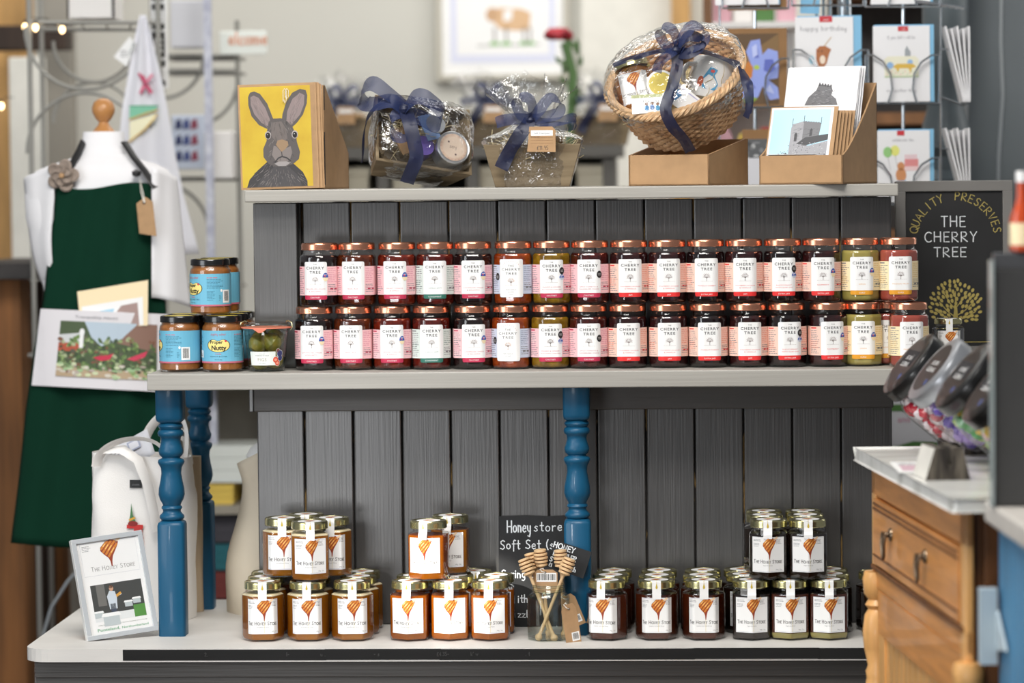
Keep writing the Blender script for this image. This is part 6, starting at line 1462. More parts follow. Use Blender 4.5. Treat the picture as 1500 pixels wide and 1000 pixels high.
def sofa(w_, h):
    a = Art(); Q = lambda p: [((x - .5) * w_, z * h) for x, z in p]; a.rect(-w_ * .06, h * .93, w_ * .12, h * .995, 'tag_red', 1); a.text('card', w_ * .03, h * .948, h * .025, 'paper_white', 2)
    a.hand('if you fall i will be', 0, h * .83, h * .04, C('#a9a9ae'), h * .005, 1, align='c', sx=.9); a.hand('and another thing', 0, h * .13, h * .04, C('#a9a9ae'), h * .005, 1, align='c')
    a.poly(Q([(.20, .32), (.20, .56), (.26, .60), (.74, .60), (.80, .56), (.80, .32)]), C('#e4e2cc'), 1); a.rect(-w_ * .30, h * .32, w_ * .30, h * .34, C('#b9c9a4'), 2)
    a.poly(Q([(.34, .46), (.42, .50), (.70, .50), (.76, .46), (.68, .44), (.66, .38), (.62, .44), (.46, .44), (.44, .38), (.40, .44)]), C('#d6b04a'), 3); a.ell(-w_ * .20, h * .48, w_ * .06, h * .045, C('#8fb4dc'), 2); a.ell(w_ * .15, h * .52, w_ * .05, h * .035, C('#8fb4dc'), 2)
    a.poly(Q([(.56, .60), (.56, .68), (.60, .74), (.62, .70), (.66, .66), (.66, .60)]), C('#9aa0a4'), 3)
    for i in range(14): a.ell(w_ * (-.26 + .04 * i), h * (.36 + .02 * (i % 3)), w_ * .008, w_ * .008, C(('#d46a6a', '#6aa86a')[i % 2]), 4)
    return a
def balloons(w_, h):
    a = Art(); a.rect(-w_ * .12, h * .93, w_ * .02, h * 1.0, 'tag_red', 1); a.hand('celebrate the', 0, h * .85, h * .04, C('#a9a9ae'), h * .005, 1, align='c')
    for x, z, c in ((-.30, .70, '#8fc47a'), (-.16, .72, '#dfe07a')): a.ell(x * w_, z * h, w_ * .085, h * .075, C(c), 1); a.line([(x * w_, (z - .07) * h), ((x + .05) * w_, (z - .25) * h)], w_ * .006, GREY, 1)
    a.rect(w_ * .02, h * .50, w_ * .28, h * .60, C('#d98a8a'), 1); a.rect(w_ * .0, h * .44, w_ * .30, h * .50, C('#e8c9c9'), 1)
    for i in range(6): a.line([(w_ * (.04 + .04 * i), h * .60), (w_ * (.04 + .04 * i), h * .66)], w_ * .01, C('#d4506a'), 1)
    a.ell(-w_ * .05, h * .38, w_ * .10, h * .10, C('#c98a5a'), 2); a.ell(-w_ * .05, h * .50, w_ * .07, h * .06, C('#c98a5a'), 2); a.poly([(-w_ * .2, h * .1), (w_ * .15, h * .1), (w_ * .05, h * .3), (-w_ * .12, h * .3)], C('#7fb4dc'), 3)
    return a
def greyphoto(w_, h):
    a = Art(); a.rect(-w_ * .5, h * .04, w_ * .40, h * .86, C('#55575a'), 0); rr = random.Random(2)
    for i in range(50): a.ell(rr.uniform(-.46, .36) * w_, rr.uniform(.08, .82) * h, w_ * rr.uniform(.03, .1), h * rr.uniform(.01, .04), C(rr.choice(('#3a3c3e', '#7b7d80', '#a9abac'))), 1, n=8)
    return a
pcard('greeting_card', 'kraft card of a painted blue iris in the wire spinner', 1068, 1153, 42, 156, .012, 'kraft_dark', iris)
pcard('greeting_card', 'white birthday card of a bear on a cake in the wire spinner', 1166, 1250, 26, 150, .020, 'card_white', bear, env=12)
pcard('greeting_card', 'white card of a cat on a flowery sofa in the wire spinner', 1280, 1362, 39, 149, .018, 'card_white', sofa, env=6)
pcard('greeting_card', 'white card of balloons and a cake, below the sofa card', 1286, 1362, 192, 296, .018, 'card_white', balloons, env=6)
pcard('greeting_card', 'kraft card with a grey photograph below the iris card', 1088, 1150, 190, 290, .014, 'kraft_dark', greyphoto)
pcard('greeting_card', 'white slip of card under the grey photograph card', 1080, 1118, 232, 300, .028, 'paper_grey')
pcard('greeting_card', 'bottom edge of a white card at the top of the picture, above the iris card', 1048, 1140, -100, 7, .020, 'card_white', env=2)
pcard('greeting_card', 'bottom edge of a white card at the top of the picture, above the sofa card', 1276, 1362, -100, 6, .020, 'card_white', env=4)
pcard('greeting_card', 'bottom of a kraft card at the top of the picture behind the white one', 1066, 1152, -100, 15, .006, 'kraft_dark')
pcard('greeting_card', 'blue and white card in the wire bundle above the birthday card', 1172, 1200, -60, 20, -.03, 'env_blue', rot=3)
for k_ in range(2):
    y0, y1 = ((40, 150), (188, 290))[k_]
    for i in range(5):
        t = thing('greeting_card', 'one of the cards seen edge-on in the spinner side pocket, %s row' % ('upper', 'lower')[k_], 'card', group='edge-on cards %d' % k_ if False else ('edge-on cards in the upper side pocket', 'edge-on cards in the lower side pocket')[k_])
        xa_, xb_ = 1380 + i * 8.5, 1408 + i * 2.0
        a0, b0 = P(xb_, y1, YC), P(xa_ + 1, y0 + (i % 2) * 3, YC); m = MB(); d_ = b0 - a0; t.location = a0
        m.prism([(0, 0), (.0035, 0), (d_.x + .0035, d_.z), (d_.x, d_.z)], -.05, .05, 'card_white'); m.build('card', t)
# grey pillars, cable
x0 = P(1418, 100, 1.75).x
struct(MB().bx(x0, x0 + .5, 1.75, 2.0, 0, 3.2, 'grey_pillar').build('wall_right')); mat('cable_white', '#a7adb0', .5)
m = MB(); m.tube([P(1468, -60, 1.74), P(1466, 60, 1.742), P(1469, 140, 1.74), P(1463, 230, 1.74), P(1461, 330, 1.74)], .0042, 'cable_white', 8); tag(m.build('cable'), 'pale grey cable running down the grey pillar at the right', 'cable')
mat('post_bluegrey', '#5e676b', .5, var=.08)
t = thing('turned_post', 'grey painted turned post behind the card spinner', 'post', (P(1385, 200, 1.6).x, 1.6, 0)); m = MB()
zt = P(1385, 262, 1.6).z; m.lathe([(.045, .02), (.045, zt - .05), (.055, zt - .04), (.055, zt), (.040, zt + .02), (.040, zt + .05), (.055, zt + .07), (.052, zt + .12), (.040, zt + .16), (.050, zt + .20), (.052, zt + .5)], 'post_bluegrey', 24); m.build('post_shaft', t)
t = thing('dark_bookcase', 'dark shelving with brown boards and goods far behind the card spinner', 'shelving', (P(1345, 100, 2.6).x, 2.6, 0)); m = MB(); mat('goods_dark', '#2e2b2a', .7, var=.3)
m.bx(-.22, .40, .2, .25, 0, 2.4, 'goods_dark'); 
m.build('back_panel', t); z_ = P(1385, 182, 2.6).z
for zz in (z_, z_ + .32, z_ - .3, z_ - .62): m = MB(); m.bx(-.22, .40, -.1, .2, zz, zz + .03, 'wood_shelf'); m.build('shelf', t)
# blurred goods shelf left of it (behind the iris card)
mat('goods_pink', '#d8a9b4', .6); mat('goods_yellow', '#e6c65a', .6); mat('goods_white', '#e8e5e2', .6); mat('goods_red', '#b4433c', .6); mat('goods_green', '#4d7a3c', .6); mat('goods_teal', '#3c7c86', .6)
YG = 2.4; t = thing('goods_shelf', 'pale shelving unit with bright goods behind the iris card', 'shelving', (P(1105, 100, YG).x, YG, 0)); wG = 62 * S(YG)
m = MB(); m.bx(-wG, wG, .12, .14, 0, 2.3, 'goods_white'); m.bx(-wG - .02, -wG, -.12, .14, 0, 2.3, 'wood_shelf'); m.build('shelf_frame', t)
for py in (35, 150, 262, 380): m = MB(); z_ = P(1100, py, YG).z; m.bx(-wG, wG, -.12, .12, z_ - .015, z_, 'goods_white'); m.build('shelf', t)
rr = random.Random(5); cols = ['goods_pink', 'goods_yellow', 'goods_white', 'goods_red', 'goods_green', 'goods_white', 'goods_pink']
labs = ['pink', 'yellow', 'white', 'red', 'green', 'white', 'pink']
for ri, py in enumerate((35, 150, 262)):
    z_ = P(1100, py, YG).z
    for i in range(4):
        ci = (i * 2 + ri * 3) % 7; w_ = wG * 2 / 4.4; x = -wG + wG * 2 * (i + .5) / 4
        q = thing('gift_box', 'blurred %s packet, number %s from the left on the %s goods shelf' % (labs[ci], ('one', 'two', 'three', 'four')[i], ('upper', 'middle', 'lower')[ri]), 'packet', (P(1105, 100, YG).x + x, YG - .04, z_ + .0005))
        m = MB(); h_ = rr.uniform(.07, .13); m.prism([(-w_ * .42, 0), (w_ * .42, 0), (w_ * .46, h_ * .8), (w_ * .2, h_), (-w_ * .2, h_), (-w_ * .46, h_ * .8)], -.03, .03, cols[ci]); m.build('packet_body', q, bevel=.004)
# --- back wall: framed picture, door opening, window glow
Yw = 4.19; sW = S(Yw)
o = P(737, 118, Yw - .03); t = thing('framed_picture', 'white framed picture of a spotted farm animal on the cream wall', 'picture', o)
w_, h = 196 * sW, 200 * sW; m = MB(); f_ = .020; mat('frame_cream', '#b9b5a8', .5)
for (x0, x1, z0, z1) in ((-w_ / 2, w_ / 2, 0, f_), (-w_ / 2, w_ / 2, h - f_, h), (-w_ / 2, -w_ / 2 + f_, f_, h - f_), (w_ / 2 - f_, w_ / 2, f_, h - f_)): m.bx(x0, x1, 0, .025, z0, z1, 'frame_cream')
m.build('frame', t, bevel=.002); m = MB(); m.bx(-w_ / 2 + f_, w_ / 2 - f_, .010, .02, f_, h - f_, 'paper_white'); a = Art(); mat('mat_lilac', '#d9dcee', .6)
a.rect(-w_ / 2 + .045, .055, w_ / 2 - .045, h - .05, 'mat_lilac', 0); a.rect(-w_ / 2 + .065, .08, w_ / 2 - .065, h - .07, 'paper_white', 1)
k = lambda px, py: ((px - 737) * sW, (118 - py) * sW)
a.poly([k(718, 15), k(735, 12), k(765, 14), k(778, 20), k(776, 44), k(760, 46), k(735, 44), k(726, 36)], C('#d9b48c'), 2); a.poly([k(738, 16), k(752, 14), k(750, 30), k(738, 32)], 'paper_white', 3); a.ell(*k(722, 22), .02, .022, C('#c9a27c'), 3)
for x in (725, 742, 768, 777): a.line([k(x, 42), k(x, 62)], .008, C('#a9a4a0'), 2); a.ell(*k(x, 64), .016, .006, C('#8fc47a'), 3)
a.line([k(700, 67), k(790, 66)], .006, C('#b9b9b4'), 2); a.emit(m, plane_map((0, .010, 0)), base=.001); m.build('print', t, sharp=0)
# bright doorway
struct(MB().bx(P(852, 100, 4.16).x, P(984, 100, 4.16).x, 4.17, 4.199, 0, 2.6, 'white_board').build('door_1'))
struct(MB().bx(P(984, 100, 4.10).x, P(1012, 100, 4.10).x, 4.10, 4.199, 0, 2.7, 'warm_wood').build('trim_1'))
# back counter with more hampers, out of focus
mat('counter_dark', '#55534f', .6); mat('box_beige', '#c9c2ae', .7); mat('rack_grey', '#9a9993', .5, metal=.2); mat('rack_grey2', '#8b8a84', .5)
YK = 3.1; zk = P(870, 214, YK).z; t = thing('back_counter', 'grey counter far behind the stand holding more hampers', 'counter', (P(700, 200, YK).x, YK, 0)); hwk = 212 * S(YK)
m = MB(); m.bx(-hwk, hwk, -.25, .3, zk - .03, zk, 'counter_dark'); m.build('worktop', t)
m = MB(); m.bx(-hwk + .02, hwk - .02, .2, .28, 0, zk - .031, 'counter_dark')
for i in range(7): x = -hwk + .02 + i * (hwk * 2 - .07) / 6; m.bx(x, x + .03, -.23, .2, 0, zk - .031, 'counter_dark')
m.build('cabinet_frame', t)
for i, px in enumerate((522, 600, 708, 790, 868)):
    q = P(px, 250, YK - .1); b_ = thing('storage_box', 'blurred beige box under the back counter, %s from the left' % ('first', 'second', 'third', 'fourth', 'fifth')[i], 'box', (q.x, YK, zk - .30)); m = MB(); m.bx(-.04, .04, -.18, .1, 0, .24, 'box_beige'); m.bx(-.045, .045, -.185, .105, .225, .25, 'box_beige'); m.build('box_body', b_, bevel=.003)
src = [o_ for o_ in bpy.data.objects if o_.name.startswith('gift_hamper') and 'upright' in o_.get('label', '')][0]
for i, (px, lab) in enumerate(((508, 'left, beside the tipped hamper'), (880, 'right, beside the wicker basket'), (706, 'middle, between the two wooden hampers'))):
    r_ = dup(src, (P(px, 214, YK - .1).x, YK - .1, zk + .0005), math.radians(10 * i - 8), 'out of focus hamper on the back counter, ' + lab, 'hampers on the back counter')
# red flower spray
mat('flower_red', '#a81a2c', .5, col2='#7c0f1e', vs=(60, 60, 60)); mat('leaf_green', '#4c6b3c', .6); t = thing('flower_spray', 'red artificial flower with trailing greenery, out of focus above the small hamper', 'flower', P(833, 216, 2.9)); t.location.z = zk + .0005; t.location.y = 2.95
s_ = S(2.95); m = MB(); m.tube([(0, 0, .0), (.008, 0, 60 * s_), (.012, 0, 105 * s_), (-.01, 0, 150 * s_)], .012, 'leaf_green', 8)
rr = random.Random(3)
for i in range(26):
    z = rr.uniform(.1, .26); M = Matrix.Translation((rr.uniform(-.02, .03), rr.uniform(-.02, .02), z)) @ Matrix.Rotation(rr.uniform(0, 6), 4, 'Z') @ Matrix.Rotation(rr.uniform(-1, 1), 4, 'Y'); m.prism([(0, 0), (.008, .014), (0, .035), (-.008, .014)], -.001, .001, 'leaf_green', M=M)
m.build('stem', t); m = MB()
for i in range(22): a_ = i * 2.4; r_ = .004 + .0012 * i; M = Matrix.Translation((-.028 + r_ * math.cos(a_), r_ * math.sin(a_) * .8, 162 * s_ + .006 * math.cos(i))) @ Matrix.Rotation(a_, 4, 'Z') @ Matrix.Rotation(.4 + i * .04, 4, 'Y'); m.lathe([(0, -.012), (.011, -.004), (.013, .004), (.006, .012), (0, .013)], 'flower_red', 8, M=M)
m.build('petals', t)

# --- left: old timber, white panel, dark shelf
def pbox(px0, px1, py0, py1, Y, d, mt, name=None, lab=None, cat=None, st=False):
    a_, b_ = P(px0, py1, Y), P(px1, py0, Y); m = MB().bx(0, b_.x - a_.x, 0, d, 0, b_.z - a_.z, mt); o_ = m.build(name, loc=(a_.x, Y, a_.z), bevel=.003)
    if st: struct(o_)
    elif lab: tag(o_, lab, cat)
    return o_
z0_ = 0
def floor_post(px0, px1, pyt, Y, d, mt, name, lab=None, cat=None, st=False):
    a_, b_ = P(px0, pyt, Y), P(px1, pyt, Y); m = MB().bx(0, b_.x - a_.x, 0, d, 0, a_.z, mt); o_ = m.build(name, loc=(a_.x, Y, 0), bevel=.004)
    if st: struct(o_)
    else: tag(o_, lab, cat)
    return o_
struct(MB().bx(P(-160, 0, 3.4).x, P(38, 0, 3.4).x, 3.4, 3.5, 0, 3, 'warm_wood').build('wall_left'))
pbox(-60, 96, 36, 74, 3.0, .10, 'dark_timber', 'ceiling_beam', 'dark timber beam across the far left corner', 'beam')
floor_post(12, 62, 84, 2.9, .05, 'white_board', 'lit_glass_panel', 'tall white panel standing for lit door glass in the far left corner behind the rack', 'panel')  # plain white stands for door glass, with the light put into its colour
floor_post(-40, 29, 398, 1.9, .12, 'old_timber', 'timber_post', 'thick reddish old timber post at the far left edge', 'post')
floor_post(30, 62, 412, 2.1, .10, 'dark_timber', 'timber_post', 'dark timber post right of the reddish one at left', 'post')
floor_post(64, 86, 412, 2.3, .08, 'old_timber', 'timber_post', 'narrow timber post behind the green apron at left', 'post')
pbox(-50, 128, 384, 410, 1.8, .5, 'goods_dark', 'dark_shelf', 'dark shelf board behind the mannequin at far left', 'shelf')
mat('upright_grey', '#928d83', .7)
floor_post(62, 104, -20, 3.3, .06, 'upright_grey', 'grey_upright', 'grey upright board behind the wire rack at left', 'upright')
floor_post(140, 236, 790, 2.6, .3, 'dark_timber', 'dark_chest', 'dark wooden chest in shade below the apron', 'chest')
m = MB(); m.tube([(P(50, 960, 1.4).x, 1.4, .004), P(55, 960, 1.4), P(75, 890, 1.42), P(100, 850, 1.45), P(125, 825, 1.5)], .004, 'cable_white', 8); tag(m.build('grey_cable'), 'grey cable curving below the green apron', 'cable')
# wire etagere
YE = 1.75; t = thing('metal_rack', 'grey metal scrollwork shelf rack behind the mannequin', 'rack', (P(135, 100, YE).x, YE, 0)); eo = t.location.copy()
E_ = lambda px, py, d=0.0: P(px, py, YE + d) - eo
m = MB()
for px, d in ((42, 0), (231, 0), (60, .35), (222, .35)):
    a_ = E_(px, 0, d); m.tube([Vector((a_.x, a_.y, 0.0)), Vector((a_.x, a_.y, 2.2))], .0062, 'rack_grey', 8)
m.build('pole', t)
for py in (33, 260, 520): 
    m = MB(); m.tube([E_(42, py), E_(231, py)], .0050, 'rack_grey', 8)
    m.tube([E_(60, py - 3 if py > 250 else py + 10, .35), E_(222, py - 3 if py > 250 else py + 10, .35)], .005, 'rack_grey', 8)
    for i in range(6): u = i / 5; m.tube([E_(42 + 189 * u, py), E_(60 + 162 * u, py + (-3 if py > 250 else 10), .35)], .0025, 'rack_grey', 6)
    m.build('wire_shelf', t)
m = MB()
arc = lambda cx, cy, r, a0, a1, d=0: [E_(cx + r * math.cos(math.radians(a0 + (a1 - a0) * i / 20)), cy - r * math.sin(math.radians(a0 + (a1 - a0) * i / 20)), d) for i in range(21)]
for ar in ((126, 42, 89, 178, 362), (126, 222, 86, 182, -2), (138, 60, 60, 180, 360, .35), (138, 180, 60, 180, 0, .35)): m = MB(); m.tube(arc(*ar), .0045, 'rack_grey', 8); m.build('scroll', t)
mat('bulb_glow', '#ffd9a0', .5, emit=6.0)
for i, (px, py, Y, lb) in enumerate(((52, 40, 1.745, 'brightest fairy light bulb at the top left of the rack'), (91, 43, 1.9, 'small warm fairy light bulb under the rack shelf'), (37, 39, 1.95, 'fairy light bulb half hidden behind the rack pole'), (2, 155, 2.2, 'warm bulb at the far left edge of the picture'))):
    q = thing('fairy_light', lb, 'lamp', P(px, py, Y)); m = MB(); m.lathe([(0, -.010), (.005, -.006), (.0065, 0), (.005, .005), (.003, .007)], 'bulb_glow', 12); m.build('bulb', q); m = MB(); m.lathe([(.003, .007), (.003, .016), (0, .016)], 'goods_dark', 8); m.tube([(0, 0, .015), (.01, .01, .022), (.03, .01, .02)], .001, 'goods_dark', 5); m.build('socket', q)
q = thing('storage_box', 'white box with dark corners on the rack shelf at the top left', 'box', E_(160, 30, .1) + eo); m = MB(); m.bx(-.085, .015, -.05, .1, .004, .12, 'goods_white'); m.bx(-.090, -.086, -.052, -.048, .004, .12, 'goods_dark'); m.bx(.016, .022, -.052, -.048, .004, .12, 'goods_dark'); m.build('box_body', q)
# second rack
YF = 2.5; t = thing('metal_rack', 'second grey metal rack further back, beside the cream wall', 'rack', (P(290, 100, YF).x, YF, 0)); fo = t.location.copy(); F_ = lambda px, py, d=0.0: P(px, py, YF + d) - fo
m = MB()
for px in (236, 347): a_ = F_(px, 30); m.tube([Vector((a_.x, a_.y, 0)), Vector((a_.x, a_.y, a_.z))], .0062, 'rack_grey2', 8)
m.build('pole', t)
for py in (82, 104, 262, 420): m = MB(); m.tube([F_(236, py), F_(347, py)], .006, 'rack_grey2', 8); m.bx(F_(238, py).x, F_(345, py).x, .01, .2, F_(290, py).z - .006, F_(290, py).z, 'rack_grey2'); m.build('shelf_board', t)
m = MB(); arcf = lambda cx, cy, r, a0, a1: [F_(cx + r * math.cos(math.radians(a0 + (a1 - a0) * i / 16)), cy - r * math.sin(math.radians(a0 + (a1 - a0) * i / 16))) for i in range(17)]
for ar in ((236, 82, 62, 0, -85), (285, 120, 62, -10, -90), (236, 340, 70, 85, 0)): m = MB(); m.tube(arcf(*ar), .0048, 'rack_grey2', 8); m.build('scroll', t)
mat('lavender', '#b3b6c9', .6, col2='#d8dbe6', vs=(40, 40, 40)); x_ = P(303, 100, 2.2); tag(MB().bx(0, 11 * S(2.2), 0, .02, 0, 2.1, 'lavender').build('speckled_post', loc=(x_.x - .007, 2.2, 0)), 'narrow lavender speckled upright between the two racks', 'post')
pbox(322, 390, 45, 80, 2.45, .004, 'fig_label', 'wall_sign', 'small pale hanging sign with orange writing by the back rack', 'sign')
so_ = bpy.data.objects['wall_sign']; m = MB(); a = Art(); a.hand('Welcome', .012, .025, .030, C('#e0916a'), .004, 0, sx=.9); a.emit(m, plane_map((0, 0, 0)), base=.003); m.build('lettering', so_)
pbox(300, 340, 192, 262, 2.35, .08, 'goods_white', 'white_box', 'plain white box on the back rack shelf', 'box')
o_ = pbox(252, 300, 168, 248, 2.4, .10, 'paper_blue', 'gift_box', 'navy and white patterned gift box on the back rack', 'box'); m = MB(); a = Art(); rr = random.Random(4)
for i in range(9): a.poly([(.01 + .02 * (i % 3) + x, .02 + .04 * (i // 3) + z) for x, z in ((0, 0), (.018, .004), (.014, .028), (.002, .022))], C(('#26305c', '#3c4a80', '#8c3c50')[i % 3]), 0)
a.emit(m, plane_map((0, 0, 0)), base=.004); m.build('pattern', o_)
pbox(250, 298, 0, 70, 2.45, .08, 'paper_grey', 'silver_box', 'silvery wrapped box on the top of the back rack', 'box')
# vertical black and white letter sign
q0 = P(222, 130, 1.80); t = thing('letter_sign', 'tall narrow sign of white letters on black squares, behind the hanging towel', 'sign', q0); s_ = S(1.72); m = MB(); m.bx(0, 25 * s_, 0, .01, 0, 200 * s_, 'paper_white'); a = Art()
for i, ch in enumerate('MEHT'): a.rect(2 * s_, (4 + i * 42) * s_, 21 * s_, (42 + i * 42) * s_, C('#1b1b1c'), 0); a.text(ch, 11.5 * s_, (13 + i * 42) * s_, 20 * s_, 'paper_white', 1, bold=.03)
a.emit(m, plane_map(), base=.001); m.build('board', t)

# --- hanging tea towel
mat('cloth_white', '#eeeef4', .85, var=.02, vs=(5, 5, 5), bump=.1, translucent=.15); YT = 1.73
def towel(u, v):
    # u across, v down; gathered at the top peg, spreading below
    xL = [205, 196, 187, 178, 172, 170, 176]; xR = [214, 224, 236, 246, 256, 270, 292]; ys = [22, 60, 110, 160, 220, 290, 372]
    k = v * 6; i = min(5, int(k)); f = k - i; L_ = xL[i] + (xL[i + 1] - xL[i]) * f; R2 = xR[i] + (xR[i + 1] - xR[i]) * f; y = ys[i] + (ys[i + 1] - ys[i]) * f
    q = P(L_ + (R2 - L_) * u, y, YT); q.y += .007 * math.sin(u * 11 + v * 2) * min(1, v * 3 + .3); return q - P(210, 22, YT)
t = thing('tea_towel', 'white printed tea towel hanging gathered from the rack behind the mannequin', 'towel', P(210, 22, YT)); m = MB(); m.grid(towel, 40, 30, 'cloth_white'); m.build('cloth', t, solid=.0015)
m = MB(); a = Art(); K = lambda px, py: tuple((P(px, py, YT - .016) - t.location)[i] for i in (0, 2))
a.poly([K(206, 108), K(212, 112), K(216, 122), K(224, 134), K(220, 138), K(213, 128), K(208, 138), K(204, 136), K(210, 122)], C('#c2476a'), 0); a.line([K(223, 110), K(214, 122), K(208, 132)], .006, C('#d8708c'), 1); a.line([K(204, 108), K(214, 124), K(222, 135)], .0055, C('#c2476a'), 1)
a.poly([K(190, 155), K(230, 155), K(229, 162), K(190, 174)], C('#7fc4a4'), 0); a.line([K(190, 155), K(231, 155)], .0025, C('#3c8a6a'), 1); a.line([K(231, 161), K(214, 166), K(190, 175)], .003, C('#d9ae3c'), 1); a.poly([K(190, 178), K(229, 166), K(228, 175), K(190, 206)], C('#f3eecb'), 0); a.line([K(230, 168), K(212, 190), K(189, 208)], .003, C('#d9ae3c'), 1)
a.hand('vicar', *K(193, 80), .012, C('#6a7a7a'), .0014, 0, rot=1.2); a.emit(m, plane_map((0, -.018, 0))); m.build('print', t)
t = thing('swing_ticket', 'white card ticket hanging beside the tea towel', 'tag', P(180, 78, 1.725)); m = MB(); m.prism([(-.022, -.008), (.008, -.030), (.032, .020), (.016, .038)], 0, .001, 'paper_white'); a = Art(); a.para(-.005, .006, .015, 3, .006, .002, GREY, 0); a.emit(m, plane_map(), base=.001); m.build('card', t)

# --- mannequin
mat('cloth_bright', '#e9e8ea', .85, var=.02, vs=(7, 7, 7), sheen=.2); mat('apron_green', '#073021', .9, var=.10, vs=(5, 5, 3), bump=.2, bs=(300, 300, 300), spec=.15); mat('knob_wood', '#b9824c', .4, coat=.2); mat('felt_taupe', '#93857a', .9, var=.1, vs=(90, 90, 90), bump=.3); mat('towel_print', '#e2dfe2', .8)
YM = 1.10; sM = S(YM); t = thing('mannequin', 'white tailor dummy torso with a wooden neck knob, left of the stand', 'mannequin', (P(152, 400, YM).x, YM, 0)); mo = t.location.copy()
K3 = lambda px, py, d=0.0: P(px, py, YM - d) - mo
def sec(px0, px1, py, dep, n=40, pw=.8, sh=0.0):
    c_ = K3((px0 + px1) / 2, py); w_ = (px1 - px0) / 2 * sM; out = []
    for i in range(n):
        a_ = 2 * PI * i / n; out.append((c_.x + math.copysign(abs(math.cos(a_)) ** pw, math.cos(a_)) * w_, c_.y + math.copysign(abs(math.sin(a_)) ** pw, math.sin(a_)) * dep, c_.z - sh * abs(math.cos(a_)) ** 2))
    return out
m = MB(); rings = [sec(122, 182, 193, .030), sec(120, 183, 213, .036), sec(115, 187, 226, .045), sec(98, 206, 234, .056), sec(76, 228, 240, .066), sec(54, 246, 249, .076), sec(42, 255, 262, .082), sec(36, 260, 285, .088), sec(38, 259, 320, .094), sec(50, 246, 360, .092), sec(62, 234, 410, .086), sec(70, 226, 450, .080), sec(64, 232, 500, .086), sec(52, 240, 560, .094), sec(50, 242, 640, .098), sec(56, 238, 700, .096)]
loft(m, rings[::-1], 'cloth_bright'); m.build('torso', t)
m = MB(); zk_ = K3(152, 197).z; kx = K3(152, 190); m.lathe([(.022, zk_ - .004), (.026, zk_), (.026, zk_ + .004), (.019, zk_ + .012), (.012, zk_ + .020), (.010, zk_ + .026), (.017, zk_ + .034), (.0235, zk_ + .046), (.0245, zk_ + .056), (.020, zk_ + .068), (.010, zk_ + .0755), (0, zk_ + .077)], 'knob_wood', 28, M=Matrix.Translation((kx.x, kx.y, 0))); m.build('neck_knob', t)
m = MB(); m.tube([(0, 0, .02), (0, 0, K3(152, 700).z)], .018, 'dark_timber', 12); m.lathe([(.16, 0), (.15, .02), (.02, .04)], 'dark_timber', 24); m.build('stand_pole', t)
# white loose top: draped sleeve sides
t2 = thing('draped_shirt', 'loose white garment draped over the mannequin shoulders', 'clothing', mo.copy()); m = MB()
m.grid(lambda u, v: K3(35 + 42 * u + 30 * v * v * (1 - u) + 2 * math.sin(v * 6), 262 - 16 * u ** .6 + 158 * v - 20 * v * u, .02 + .075 * u ** .5 + .003 * math.sin(u * 8 + v * 3)), 14, 24, 'cloth_bright'); m.build('sleeve', t2, solid=.002); m = MB()
m.grid(lambda u, v: K3(222 + 37 * u + 20 * v * u, 246 + 14 * u ** 1.6 + 190 * v, .098 - .070 * u ** 2 + .003 * math.sin(u * 9 + v * 3)), 14, 24, 'cloth_bright'); m.build('sleeve', t2, solid=.002)
# apron
ta = thing('apron', 'dark green apron hanging on the white mannequin', 'apron', mo.copy())
def apr(u, v):
    ys = [272, 300, 350, 400, 440, 500, 600, 700, 795]; xl = [81, 78, 73, 68, 64, 52, 38, 28, 16]; xr = [232, 235, 238, 240, 242, 246, 252, 256, 262]
    k = v * 8; i = min(7, int(k)); f = k - i; L_ = xl[i] + (xl[i + 1] - xl[i]) * f; R2 = xr[i] + (xr[i + 1] - xr[i]) * f; y = ys[i] + (ys[i + 1] - ys[i]) * f
    b_ = math.sin(PI * u); d = .075 + .035 * b_ ** .6 + .010 * v * math.sin(u * 11 + 1) * min(1, v * 2) + .003 * math.sin(u * 23 + v * 6)
    return K3(L_ + (R2 - L_) * u, y + 4 * b_ * (1 - v) * 0 + 8 * b_ * v + (5 * math.sin(u * 6) * (v < .02)), d)
m = MB(); m.grid(apr, 44, 60, 'apron_green'); m.build('cloth', ta, solid=.002)
m = MB(); m.tube([K3(86, 273, .100), K3(100, 250, .085), K3(116, 222, .060), K3(122, 208, .03)], .0085, 'slate_black', 8, flat=.3); m.build('neck_strap', ta); m = MB(); m.tube([K3(228, 275, .100), K3(212, 250, .090), K3(196, 230, .065), K3(182, 208, .03)], .0085, 'slate_black', 8, flat=.3)
m.lathe([(0, -.008), (.009, -.004), (.010, .004), (0, .009)], 'slate_black', 10, M=Matrix.Translation(K3(200, 254, .095))); m.build('neck_strap', ta)
# printed pocket band
def pk(u, v): 
    x = 60 + 184 * u; y = 452 + 8 * u * (1 - v) + (118 + 4 * u) * v - 6 * v * (1 - u)
    x -= 13 * v * (1 - u); uu = min(1, max(0, (x - 55) / 190)); b_ = math.sin(PI * uu); return K3(x, y, .084 + .035 * b_ ** .6 + .012)
m = MB(); m.grid(pk, 24, 12, 'towel_print'); m.build('pocket_band', ta, solid=.002)
tt = thing('tea_towel', 'folded tea towel with garden print tied across the green apron', 'towel', mo.copy())
m = MB(); a = Art(); rr = random.Random(17)
a.rect(.17, .14, .93, .86, C('#4a5a3c'), 0); a.poly([(.36, .86), (.78, .86), (.66, .66), (.5, .55), (.42, .66)], C('#b9c9d6'), 1); a.poly([(.62, .60), (.78, .86), (.93, .86), (.93, .5)], C('#8a6a5c'), 1); a.poly([(.17, .52), (.17, .68), (.36, .72), (.36, .55)], C('#cfd2d2'), 1); a.rect(.17, .47, .33, .58, C('#b4543c'), 2)
a.poly([(.17, .14), (.17, .28), (.5, .24), (.93, .26), (.93, .14)], C('#b9a284'), 1)
